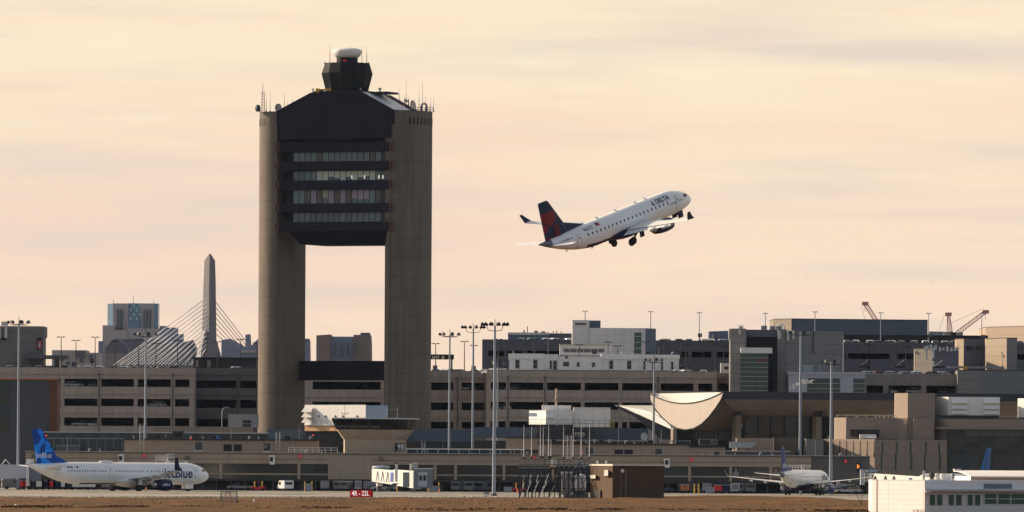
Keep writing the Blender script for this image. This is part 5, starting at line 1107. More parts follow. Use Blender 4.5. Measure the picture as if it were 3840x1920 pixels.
def setback(name, label, x0, x1, y0, y1, wins, cop=True):
    o = thing(name, label, 'building', (FPu.x((x0 + x1) / 2), FPu.Y, FPu.z(y1)))
    mb = MB(); FPu.box(mb, x0, y0, x1, y1, 0, 10); mb.build('wall', tan, o); mb = MB(); FPu.box(mb, x0 - 2, y0 - 5, x1 + 2, y0, -.4, 10.2); mb.build('coping', M('coping_dark', (.035, .03, .03), .6), o)
    for kd, a, b, c, d in wins:
        mb = MB(); FPu.box(mb, a, b, c, d, -.08, .02); w = mb.build('vent' if kd == 'v' else 'louver', M('vent_dark', (.022, .02, .024), .7) if kd == 'v' else M('louver_grey', (.07, .07, .075), .6), o)
        if kd != 'v':
            mb = MB(); FPu.box(mb, a - 1, d, c + 1, d + 4, -.5, 0); FPu.box(mb, a - 1.5, b, a, d, -.2, 0); FPu.box(mb, c, b, c + 1.5, d, -.2, 0); mb.build('sill', MATS['pale_trim_glint'], w)
            if kd in 'S7': wall_text(kd, FPu.x(a + 6), FPu.x(a + 12), FPu.z(b + 16), FPu.Y - .14, 0).build('lettering', letter, w)
    return o
setback('pier_attic', 'tan set-back roof storey with dark vents left of the ramp tower', 466, 1192, 1656, 1705, [('l', 731, 1664, 760, 1694), ('v', 838, 1671, 869, 1697), ('v', 877, 1671, 906, 1697), ('S', 987, 1667, 1015, 1695)])
setback('pier_attic', 'tan set-back roof storey right of the aerial platform', 2019, 2586, 1664, 1712, [('7', 2196, 1676, 2226, 1706), ('v', 2305, 1682, 2336, 1710), ('v', 2341, 1682, 2373, 1710), ('l', 2456, 1679, 2484, 1707)])
setback('pier_attic', 'small plain tan roof box behind the aerial platform', 1897, 2018, 1641, 1684, [])
o = setback('pier_attic', 'grey and tan roof storey below the canopy columns', 2586.5, 2720, 1672, 1717, [])
FM2 = Fr(2830, 1680, 1640)
o = thing('roof_store', 'tan roof building with a grey duct below the canopy', 'building', FM2.base(2830)); mb = MB(); FM2.box(mb, 2762, 1643, 2900, None, 0, 6); mb.build('wall', tan2, o); mb = MB(); FM2.box(mb, 2717, 1693, 2960, 1716, -6, -1); mb.build('low_wall', concg, o); mb = MB(); FM2.box(mb, 2716, 1691, 2961, 1693, -6.2, -.9); mb.build('coping', MATS['pale_trim_glint'], o)
o = thing('duct', 'grey sheet metal duct with a pointed cowl on the roof below the canopy', 'duct', (FM2.x(2780), FM2.Y - 3, FM2.z(1693))); mb = MB(); FM2.box(mb, 2734, 1657, 2765, 1680, -3, -1.5); FM2.box(mb, 2765.1, 1660, 2806, 1679, -3.2, -1.4); mb.prism(FM2.poly([(2806.1, 1659), (2838, 1659), (2815, 1680), (2806.1, 1680)]), FM2.Y - 3.2, FM2.Y - 1.4); mb.build('duct_body', M('duct_metal', (.26, .30, .33), .45, .15, .8, metal=.4), o); mb = MB()
for px in (2742, 2770, 2800): FM2.box(mb, px, 1680, px + 3, 1693, -2.6, -2)
mb.build('legs', darksteel, o)
for i, (a, b, t, bt, lab) in enumerate([(2534, 2590, 1646, 1662, 'pale green air unit on the roof just left of the canopy glass'), (2622, 2668, 1640, 1664, 'grey slatted chiller on the tan roof storey under the prow'), (2670, 2692, 1641, 1662, 'narrow grey cabinet beside the slatted chiller')]):
    q_ = thing('air_unit', lab, 'air conditioner', (FPu.x((a + b) / 2), FPu.Y + 2, FPu.z(1666))); mb = MB(); FPu.box(mb, a, t, b, bt, 2, 4); u = mb.build('casing', M('unit_green_grey', (.2, .21, .19), .5), q_); mb = MB()
    for k_ in range(4): FPu.box(mb, a + 4 + k_ * (b - a - 6) / 4, t + 3, a + 2 + (k_ + 1) * (b - a - 6) / 4, bt - 3, 1.94, 2)
    mb.build('grille', blackm, u); mb = MB(); FPu.box(mb, a + 3, bt, b - 3, 1667, 2.2, 3.8); mb.build('plinth', darksteel, q_)
# red squares, stand lamps, gate numbers on the pier
for i, (px, py) in enumerate([(540, 1707), (1123, 1711), (2002, 1717), (2594, 1723), (3172, 1730)]):
    F = Fr(px, py, 1599.2); q_ = thing('red_sign', f'small square red safety sign on the pier fascia, {ORD[i]} from the left', 'sign', (F.x(px), F.Y, F.z(py + 6)), 'red safety signs on the pier'); mb = MB(); F.box(mb, px - 6, py - 6, px + 6, py + 6, .55, .75); b_ = mb.build('plate', signred, q_); mb = MB(); F.box(mb, px - 1, py - 3, px + 1, py + 3, .5, .55); mb.build('symbol', letter, b_)
for i, (px, py, t) in enumerate([(126, 1711, '28'), (702, 1717, '28'), (1430, 1722, '30')]):
    F = Fr(px, py, 1599.2); q_ = thing('gate_number', f'small dark plate with white digits on the pier fascia, {ORD[i]} from the left', 'sign', (F.x(px), F.Y, F.z(py + 5))); mb = MB(); F.box(mb, px - 7, py - 6, px + 7, py + 6, .5, .75); b_ = mb.build('plate', M('plate_dark', (.03, .035, .035), .6), q_); wall_text(t, F.x(px - 4.5), F.x(px + 4.5), F.z(py + 3.5), F.Y + .46).build('lettering', M('digit_grey', (.45, .47, .46), .6), b_)
for i, (px, py, lit) in enumerate([(452, 1720, 0), (1018, 1724, 0), (2500, 1736, 0), (3218, 1750, 1)]):
    F = Fr(px, py, 1597); q_ = thing('docking_display', f'{"lit orange" if lit else "pale"} guidance display box hung on the pier, {ORD[i]} from the left', 'display', (F.x(px), F.Y, F.z(py + 18)))
    mb = MB(); mb.prism(F.poly([(px - 11, py - 17), (px + 12, py - 17), (px + 12, py + 18), (px - 6, py + 18), (px - 9, py - 8)]), F.Y, F.Y + 1.6); b_ = mb.build('housing', white if not lit else darksteel, q_)
    mb = MB(); F.box(mb, px - 6, py - 10, px + 6, py + 6, -.06, -.005); sc_ = mb.build('screen', M('screen_dark', (.02, .02, .03), .3), b_)
    if lit:
        mb = MB(); random.seed(3)
        for k_ in range(10): mb.box(F.x(px - 4 + (k_ % 3) * 3), F.x(px - 2 + (k_ % 3) * 3), F.Y - .1, F.Y - .07, F.z(py - 8 + k_ * 1.3 + 2.4), F.z(py - 8 + k_ * 1.3))
        mb.build('lit_letters', M('orange_led', (.8, .25, .02), .5, emit=((1, .28, .03), 1.6)), sc_)
    mb = MB(); F.box(mb, px - 8, py - 20, px - 5, py - 15, .3, 3); mb.build('bracket', darksteel, b_)
# ramp control tower on the pier
FRt = Fr(1400, 1640, 1604)
o = thing('ramp_tower', 'squat ramp control room with slanted dark glass on the pier roof', 'control room', (FRt.x(1400), FRt.Y, FRt.z(1705)))
def rring(l, m, r, py, f=0): return [(FRt.x(l), FRt.Y + 4 - f, FRt.z(py)), (FRt.x(l + 6), FRt.Y - f, FRt.z(py)), (FRt.x(m), FRt.Y - f, FRt.z(py)), (FRt.x(r), FRt.Y + 6 - f * .3, FRt.z(py)), (FRt.x(r), FRt.Y + 14, FRt.z(py)), (FRt.x(l), FRt.Y + 14, FRt.z(py))]
MB().loft([rring(1287, 1472, 1520, 1706), rring(1287, 1472, 1520, 1648)]).build('body', tan, o)
MB().loft([rring(1286, 1472, 1521, 1647.8), rring(1260, 1472, 1549, 1611, 1.4)]).build('flared_wall', tan, o)
gl = MB().loft([rring(1260, 1470, 1549, 1610.8, 1.3), rring(1241, 1476, 1567, 1572, 2.6)]).build('glass', G('ramp_glass', (.014, .012, .012), .08), o)
MB().loft([rring(1239, 1477, 1569, 1571.8, 2.8), rring(1239, 1477, 1569, 1567, 2.8)]).build('roof', M('bright_roof', (.5, .48, .46), .6), o)
mb = MB()
for t in (0, .2, .4, .6, .8, 1.0): mb.tube((FRt.x(1266 + (1470 - 1266) * t), FRt.Y - 1.32, FRt.z(1610.8)), (FRt.x(1247 + (1476 - 1247) * t), FRt.Y - 2.62, FRt.z(1572)), .07, n=5)
for t in (.2, .4, .6, .8): mb.tube((FRt.x(1470 + 79 * t), FRt.Y - 1.3 + (6 + .9) * t - .06, FRt.z(1610.8)), (FRt.x(1476 + 91 * t), FRt.Y - 2.6 + (6 + 1.8) * t - .06, FRt.z(1572)), .09, n=5)
mb.build('mullion', blackm, gl)
mb = MB(); FRt.box(mb, 1483, 1661, 1516, 1688, 1.0, 1.5); sg_ = mb.build('number_board', blackm, o); wall_text('98', FRt.x(1490), FRt.x(1514), FRt.z(1686), FRt.Y + .95, .01, 1.25).build('lettering', letter, sg_)
o = thing('tv_aerial', 'thin crossed aerial at the right of the ramp control room roof', 'antenna', (FRt.x(1489), FRt.Y + 5, FRt.z(1567))); mb = MB(); mb.tube((0, 0, 0), (0, 0, FRt.z(1525) - FRt.z(1567)), .05); mb.tube((-2, 0, 1.7), (.3, 0, 1.7), .035); mb.tube((-2, 0, .6), (-2, 0, 1.7), .035); mb.build('aerial', steel, o, off=Z0)
o = thing('weather_vane', 'dark wind sensor pole on the ramp control room roof', 'sensor', (FRt.x(1291), FRt.Y + 5, FRt.z(1567))); mb = MB(); mb.tube((0, 0, 0), (0, 0, FRt.z(1506) - FRt.z(1567)), .045); mb.tube((-.6, 0, .8), (.6, 0, .8), .04); mb.lathe([(.02, -.15), (.15, 0), (.02, .15)], (-.6, 0, .95), n=8); mb.lathe([(.02, -.15), (.15, 0), (.02, .15)], (.6, 0, .95), n=8); mb.build('pole', lampdark, o, off=Z0)
# white plant units
FW = Fr(1290, 1580, 1664)
o = thing('plant_room', 'white panelled rooftop plant room with rain hoods beside the tower foot', 'plant room', (FW.x(1290), FW.Y, FW.z(1616)))
mb = MB(); mb.prismz([(FW.x(1138), FW.Y + 9.0), (FW.x(1372), FW.Y - 3), (FW.x(1372), FW.Y + 16), (FW.x(1138), FW.Y + 16)], FW.z(1592), FW.z(1518)); mb.build('wall', whitep, o)
mb = MB(); FW.box(mb, 1372.3, 1520, 1449, 1592, -2.6, 14); mb.build('blue_shade_wall', M('pale_blue_shade_panel', (.34, .42, .52), .6, .06, .4, joints=(1.6, 0, .06, .2)), o)  # bluish shade on the white unit's right part, put into the colour
mb = MB(); mb.prismz([(FW.x(1139), FW.Y + 8.6), (FW.x(1330), FW.Y - 1.2), (FW.x(1330), FW.Y + 16), (FW.x(1139), FW.Y + 16)], FW.z(1616), FW.z(1595)); mb.build('tan_plinth', M('warm_plinth', (.5, .30, .16), .8), o)
mb = MB(); mb.prismz([(FW.x(1137), FW.Y + 8.2), (FW.x(1335), FW.Y - 1.9), (FW.x(1335), FW.Y + 16), (FW.x(1137), FW.Y + 16)], FW.z(1595), FW.z(1592.2)); mb.build('deck_edge', white, o)
for t in (1526, 1546, 1566):
    mb = MB(); yy = FW.Y + 7.2; z1_, z0_ = FW.z(t), FW.z(t + 19)
    mb.add([(FW.x(1138), yy + 1, z1_), (FW.x(1170), yy, z1_), (FW.x(1163), yy - 1.4, z0_), (FW.x(1126), yy - .6, z0_), (FW.x(1138), yy + 1.2, z0_), (FW.x(1170), yy + .3, z0_)], [(0, 1, 2, 3), (0, 3, 4), (1, 5, 2), (3, 2, 5, 4)]); mb.build('rain_hood', white, o)
mb = MB()
for px in (1194, 1220, 1257, 1286, 1340): t = (px - 1138) / 234; mb.lathe([(.22, 0), (.22, -.06), (.02, -.06)], (FW.x(px), FW.Y + 9 - 12 * t - .03, FW.z(1561)), 'y', 10)
mb.build('port_holes', blackm, o)
mb = MB()
for py in (1570, 1579): mb.tube((FW.x(1160), FW.Y + 6.5, FW.z(py)), (FW.x(1250), FW.Y + 1.5, FW.z(py)), .04)
for t in range(5): mb.tube((FW.x(1160 + 22 * t), FW.Y + 6.5 - 1.25 * t, FW.z(1592)), (FW.x(1160 + 22 * t), FW.Y + 6.5 - 1.25 * t, FW.z(1570)), .04)
mb.build('handrail', steel, o)
FV = Fr(2130, 1560, 1668)
hood_unit(FV, 'plant_room', 'white rooftop plant unit with hooded vents behind the tall mast', 1984, 2148, 1540, 1592, 0, 7, [(1983, 2014, 1549, 14), (2050, 2078, 1549, 17)], 1601, lit=7, mat=whitep)
o = thing('plant_room', 'stepped pale roof block above the hooded plant unit', 'plant room', (FV.x(2085), FV.Y + 7.5, FV.z(1601))); mb = MB(); FV.box(mb, 2032, 1521, 2142, 1601, 7.6, 11); mb.build('wall', whitep, o); mb = MB(); FV.box(mb, 2030, 1519, 2144, 1521, 7.5, 11.2); mb.build('coping', white, o)
o = thing('plant_room', 'plain white plant box with ladder cage and yellow gate at its right', 'plant room', (FV.x(2220), FV.Y + 1, FV.z(1601))); mb = MB(); FV.box(mb, 2150, 1529, 2289, 1601, 1, 8); mb.build('wall', whitep, o); mb = MB(); FV.box(mb, 2149, 1527, 2290, 1529, .8, 8.2); mb.build('coping', white, o)
mb = MB()
for px in range(2150, 2300, 24): mb.tube((FV.x(px), FV.Y - 1, FV.z(1601)), (FV.x(px), FV.Y - 1, FV.z(1575)), .05, n=5)
for py in (1575, 1587): mb.tube((FV.x(1975), FV.Y - 1, FV.z(py)), (FV.x(2310), FV.Y - 1, FV.z(py)), .05, n=5)
mb.build('handrail', steel, o); mb = MB()
for px in (2284, 2299): FV.box(mb, px, 1572, px + 3, 1603, -1.3, -1.1)
for py in (1573, 1585, 1598): FV.box(mb, 2287.2, py, 2298.8, py + 2, -1.28, -1.12)
for px in (2158, 2166): FV.box(mb, px, 1568, px + 2, 1600, -1.3, -1.1)
mb.build('yellow_gate', M('gate_yellow', (.45, .33, .1), .6), o)
o = thing('flue', 'slim tan flue pipe above the stepped roof block', 'flue', (FV.x(2086), FV.Y + 8, FV.z(1519))); mb = MB(); mb.tube((0, 0, 0), (0, 0, FV.z(1456) - FV.z(1519)), .22); mb.build('pipe', M('flue_tan', (.45, .33, .2), .6), o, True, off=Z0); MB().lathe([(.1, 0), (.35, .1), (.35, .5), (.1, .6)], (-.1, 0, .8), n=10).build('collar', tan2, o, True, off=Z0)
o = thing('lightning_pole', 'thin tall pole in front of the stepped roof block', 'pole', (FV.x(2089), FV.Y - 2, FV.z(1601))); mb = MB(); mb.tube((0, 0, 0), (0, 0, FV.z(1515) - FV.z(1601)), .09, .06); mb.build('pole', steel, o, True, off=Z0); MB().lathe([(.2, 0), (.2, .2)], Z0, n=8).build('foot', darksteel, o, off=Z0)
def sat_dish(px, py, r, label, Y=1612, pb=1664, yaw=.5):
    F = Fr(px, py, Y); o = thing('satellite_dish', label, 'dish', (F.x(px), Y, F.z(pb)), rot=(0, 0, yaw)); zc = F.z(py) - F.z(pb)
    MB().lathe([(r, -.55 * r), (r * .96, -.5 * r), (r * .7, -.24 * r), (r * .3, -.05), (.05, 0), (.1, .1), (r * .5, 0), (r, -.48 * r)], (0, 0, zc), 'y', 22, cap=False).build('reflector', M('dish_grey', (.45, .46, .46), .5), o, True, off=Z0); MB().tube((0, .12, 0), (0, .12, zc), .1).build('mast_pole', darksteel, o, off=Z0); MB().tube((0, 0, zc - r * .5), (0, -r * .9, zc), .03).build('feed_arm', darksteel, o, off=Z0)
sat_dish(2412, 1637, .82, 'large grey satellite dish on the pier roof left of the folded canopy'); sat_dish(2283, 1653, .35, 'small white satellite dish on the pier roof behind the aerial rods'); sat_dish(2230, 1652, .33, 'smaller grey dish with square mount beside the roof number', yaw=-.3)
def ladder(F, px, pt, pb, w, label, y=-1.0, cage=False):
    o = thing('roof_ladder', label, 'ladder', (F.x(px), F.Y + y, F.z(pb))); H = F.z(pt) - F.z(pb); ww = w * F.s; mb = MB()
    for x in (-ww / 2, ww / 2): mb.tube((x, 0, 0), (x, 0, H), .06, n=5)
    mb.build('stile', MATS['aerial_white'], o, off=Z0); mb = MB(); z = .4
    while z < H - .3: mb.tube((-ww / 2, 0, z), (ww / 2, 0, z), .035, n=5); z += .4
    mb.build('rungs', MATS['aerial_white'], o, off=Z0)
ladder(FPu, 533, 1596, 1700, 15, 'long pale ladder on the attic wall above the airliner'); ladder(FPu, 1043, 1625, 1700, 14, 'pale ladder between the louver and the ramp tower railing'); ladder(FPi, 1588, 1654, 1702, 12, 'caged pale ladder on the roof right of the ramp tower', -2)
o = thing('roof_railing', 'pale pipe railing on the pier roof left of the ramp tower', 'railing', (FPi.x(1170), FPi.Y + 1, FPi.z(1702))); mb = MB()
for py in (1682, 1691): mb.tube((FPi.x(1082), FPi.Y + 1, FPi.z(py)), (FPi.x(1265), FPi.Y + 1, FPi.z(py)), .05)
for i in range(9): mb.tube((FPi.x(1082 + 22.8 * i), FPi.Y + 1, FPi.z(1702)), (FPi.x(1082 + 22.8 * i), FPi.Y + 1, FPi.z(1682)), .05)
mb.build('rail', MATS['aerial_white'], o)
o = thing('roof_walkway', 'raised pipe walkway on the pier roof right of the ramp tower', 'walkway', (FPi.x(1650), FPi.Y + 2, FPi.z(1702))); mb = MB(); FPi.box(mb, 1521, 1682, 1968, 1686, 1, 3); mb.build('deck', MATS['pale_trim_glint'], o); mb = MB(); FPi.box(mb, 1540, 1687, 1900, 1699, 1.4, 2.6); mb.build('duct_run', darksteel, o); mb = MB()
for i in range(12): FPi.box(mb, 1524 + i * 39, 1686.2, 1526 + i * 39, 1702, 1.1, 1.3)
mb.build('legs', MATS['pale_trim_glint'], o)
o = thing('roof_tent', 'small bright blue tarpaulin shelter on the corridor roof', 'tent', (FG.x(818), FG.Y - 8, FG.z(1654))); mb = MB(); mb.prism(FG.poly([(795, 1654), (802, 1638), (815, 1630), (826, 1638), (838, 1652), (838, 1654)]), FG.Y - 9, FG.Y - 7); mb.build('canvas', M('tarp_blue', (.03, .14, .5), .6, .1, 1), o, True); mb = MB(); FG.box(mb, 794, 1654, 839, 1656, -9.2, -6.8); mb.build('ground_bar', darksteel, o)
o = thing('attic_unit', 'dark square ventilation box on the attic roof behind the long ladder', 'vent', (FPu.x(668), FPu.Y + 1, FPu.z(1651))); mb = MB(); FPu.box(mb, 645, 1622, 688, 1651, 1, 4); mb.build('casing', M('unit_dark', (.07, .065, .06), .7), o); mb = MB(); FPu.box(mb, 650, 1628, 683, 1645, .92, 1); mb.build('grille', blackm, o)
for i, (px, py) in enumerate([(716, 1644), (174, 1633), (1174, 1632), (2182, 1699)]):
    F = Fr(px, py, 1612); q_ = thing('beacon_lamp', f'glowing red roof beacon, {ORD[i]} along the pier roofs', 'lamp', (F.x(px), F.Y, F.z(py + 12)), 'red roof beacons along the pier'); MB().lathe([(.04, -.15), (.17, -.08), (.18, .08), (.04, .15)], (0, 0, F.z(py) - F.z(py + 12)), n=10).build('lens', MATS['red_lens'], q_, True, off=Z0); MB().tube((0, 0, 0), (0, 0, .55), .06).build('stem', darksteel, q_, off=Z0)
# lamp with curved neck near the left pylon, and white site cabin
FY = Fr(870, 1590, 1700)
cabin(FY, 'site_cabin', 'pale grey site cabin with a door at the foot of the left pylon', 856, 1553, 966, 1602, [(910, 1575, 942, 1602)], mat=M('pale_grey_panel', (.25, .25, .26), .6))
o = thing('garden_wall', 'low tan wall in front of the site cabin', 'wall', FY.base(850, -3)); mb = MB(); FY.box(mb, 575, 1603, 950, None, -3, -2); mb.build('wall', tan2, o); mb = MB(); FY.box(mb, 574, 1601, 951, 1603, -3.1, -1.9); mb.build('coping', tan, o)
o = thing('curved_lamp', 'lamp with a curved neck beside the left pylon', 'street lamp', FY.base(833, -1)); mb = MB(); pz = FY.z(1528); mb.tube((0, 0, 0), (0, 0, pz - 1.2), .1); pr = [(0, 0, pz - 1.2), (.2, 0, pz - .4), (.6, 0, pz), (1.2, 0, pz + .05)]
for a, b in zip(pr, pr[1:]): mb.tube(a, b, .08)
mb.build('pole', steel, o, off=Z0); MB().box(1.0, 1.6, -.15, .15, pz - .05, pz + .1).build('lamp_head', steel, o, off=Z0)
# ------------------------------------------------------------------ high floodlight masts
mastm = M('mast_grey', (.24, .27, .31), .45, .1, .8, metal=.35)
def mast(px, head, Y, label, hw, style=0, seed=0, r=.30):
    F = Fr(px, head, Y); o = thing('floodlight_mast', label, 'floodlight mast', (F.x(px), Y, 0), 'tall floodlight masts on the apron'); H = F.z(head); w = hw * F.s
    mb = MB().tube((0, 0, 0), (0, 0, H), r, r * .55, n=12); mb.build('pole', mastm, o, True, off=Z0)
    MB().lathe([(r * 1.6, 0), (r * 1.6, .3), (r, .35)], Z0, n=12).build('base_plate', darksteel, o, off=Z0)
    mb = MB()
    pts = [(w * math.cos(a), w * .8 * math.sin(a)) for a in [2 * math.pi * i / 16 for i in range(16)]]
    if style == 0:
        for a, b in zip(pts, pts[1:] + pts[:1]): mb.tube((*a, H - .5), (*b, H - .5), .06, n=5)
        for i in range(0, 16, 4): mb.tube((0, 0, H - .3), (*pts[i], H - .5), .05, n=5)
    else:
        for sd in (-1, 1): mb.tube((0, 0, H - .9), (sd * w * .8, 0, H - .7), .06, n=5); mb.tube((sd * w * .8, 0, H - .7), (sd * w, 0, H + .2), .06, n=5)
    mb.build('ring', darksteel, o, off=Z0)
    n = 7 if style == 0 else 6; random.seed(seed)
    for i in range(n):
        a = 2 * math.pi * (i + .5) / n
        x, y = (w * math.cos(a), w * .8 * math.sin(a)) if style == 0 else (w * (-1 if i < 2 else 1 if i > 3 else 0) + (.35 if i % 2 else -.35) * .8, random.uniform(-.3, .3))
        z = H + (0 if style == 0 else .25); mb = MB()
        l_ = max(.01, math.hypot(x, y)); d_ = Vector((x / l_ * .75, y / l_ * .75 - .25, .35)); u_ = Vector((-y / l_, x / l_, 0)) if l_ > .1 else Vector((1, 0, 0)); w_ = d_.cross(u_).normalized(); p_ = Vector((x, y, z - .15))
        mb.loft([[p_ + u_ * (a * k1) + w_ * (b * k1) + d_ * k2 for a, b in ((-1, -1), (1, -1), (1, 1), (-1, 1))] for k1, k2 in ((.12, 0), (.27, .4), (.30, .8))]); mb.build('floodlight', lampdark if i % 3 else darksteel, o, off=Z0)
    MB().tube((0, 0, H), (0, 0, H + 1.1), .06).build('lightning_rod', darksteel, o, off=Z0)
mast(71, 1209, 1562, 'tall floodlight mast in front of the far left stair block', 32, 0, 1)
mast(547, 1254, 1650, 'floodlight mast rising behind the nose half of the wavy-tailed airliner', 34, 0, 2, r=.32)
mast(1687, 1254, 1640, 'floodlight mast with one-sided lamps just right of the exit sign', 30, 0, 3)
mast(1775, 1232, 1640, 'floodlight mast with two raised side lamps left of the tallest mast', 29, 1, 4)
mast(1856, 1222, 1335, 'nearest floodlight mast standing on the apron before the pier', 32, 1, 5, r=.33)
mast(1867, 1362, 1720, 'lower mast half hidden behind the nearest mast', 18, 0, 6, r=.28)
mast(2453, 1350, 1640, 'floodlight mast in front of the cream prow', 24, 0, 7)
mast(3003, 1248, 1640, 'floodlight mast in front of the stair tower', 34, 0, 8, r=.36)
mast(3118, 1358, 1560, 'floodlight mast rising behind the regional jet seen from the rear', 28, 0, 9, r=.36)

# ------------------------------------------------------------------ small things on the roofs
random.seed(77)
def roof_bits(F, y, xs, pz, where, grp):
    for i, px in enumerate(xs):
        k_ = i % 4; o = thing('roof_vent' if k_ != 2 else 'roof_pole', f'{["small grey capped vent", "squat dark roof box", "thin bare pole", "little pale gooseneck vent"][k_]} {where}, {ORD[i]} of the row from the left', 'vent' if k_ != 2 else 'pole', (F.x(px), F.Y + y + random.uniform(0, 2), F.z(pz)), grp)
        if k_ == 0: MB().tube((0, 0, 0), (0, 0, .55), .14).build('pipe', steel, o, off=Z0); MB().lathe([(.26, .5), (.26, .62), (.1, .75)], Z0, n=10).build('cap', darksteel, o, off=Z0)
        elif k_ == 1: MB().box(-.55, .55, 0, .8, .12, .75).build('casing', M('unit_dark', None), o, off=Z0); MB().box(-.5, .5, .05, .75, 0, .12).build('kerb', steel, o, off=Z0); MB().box(-.45, .45, -.03, 0, .22, .65).build('grille', blackm, o, off=Z0)
        elif k_ == 2: MB().tube((0, 0, 0), (0, 0, random.uniform(1.6, 3.4)), .05, .035).build('pole', steel, o, off=Z0); MB().box(-.15, .15, -.15, .15, 0, .08).build('foot', darksteel, o, off=Z0)
        else: MB().tube((0, 0, 0), (0, 0, .5), .1).tube((0, 0, .5), (.28, 0, .62), .1).tube((.28, 0, .62), (.34, 0, .4), .1).build('pipe', MATS['aerial_white'], o, off=Z0); MB().box(-.2, .2, -.2, .2, 0, .06).build('flange', steel, o, off=Z0)
roof_bits(FPi, 2, [150, 196, 250, 330, 372, 420, 1100, 1142, 1205, 1600, 1660, 1735, 1790, 1850, 1930, 1975], 1702, 'on the lower pier roof', 'small fittings on the lower pier roof')
roof_bits(FPu, 2, [500, 590, 620, 710, 760, 800, 865, 930, 970, 1075, 1120, 1160], 1652, 'on the left attic roof', 'small fittings on the left attic roof')
roof_bits(FPu, 2, [2040, 2075, 2120, 2150, 2200, 2255, 2320, 2345, 2380, 2440, 2480, 2515], 1660, 'on the right attic roof', 'small fittings on the right attic roof')
roof_bits(FPi, 3, [2640, 2690, 2760, 2850, 2900, 2990, 3060, 3150, 3200], 1702, 'below the canopy', 'small fittings on the pier roof below the canopy')
roof_bits(FT, 3, [3110, 3160, 3215, 3300, 3345, 3400, 3440, 3490, 3530], 1649, 'on the slit-walled roof', 'small fittings on the slit-walled roof')
roof_bits(FC, 2, [1925, 1968, 2055, 2110, 2180, 2230, 2275, 2330, 2375, 2430, 2470, 2520], 1328, 'on the white cabin roofs', 'small fittings on the cabin roofs')
for i, (F, px, pt) in enumerate([(FL, 372, 1405), (FL, 648, 1405), (FL2, 893, 1408), (FR1, 1716, 1420), (FR, 2044, 1418), (FR, 2467, 1418), (FR, 1905, 1418)]):
    o = thing('drain_pipe', f'slim dark drain pipe running down a garage column, {ORD[i]} from the left' if i < 6 else 'slim dark drain pipe on the column left of the cabin garage', 'pipe', (F.x(px), F.Y - .42, 0), 'drain pipes on the garage fronts'); MB().tube((0, 0, 0), (0, 0, F.z(pt)), .11).build('pipe', M('pipe_dark', (.06, .055, .05), .6), o, True, off=Z0); MB().box(-.2, .2, -.05, .3, F.z(pt), F.z(pt) + .35).build('hopper', MATS['pipe_dark'], o, off=Z0)
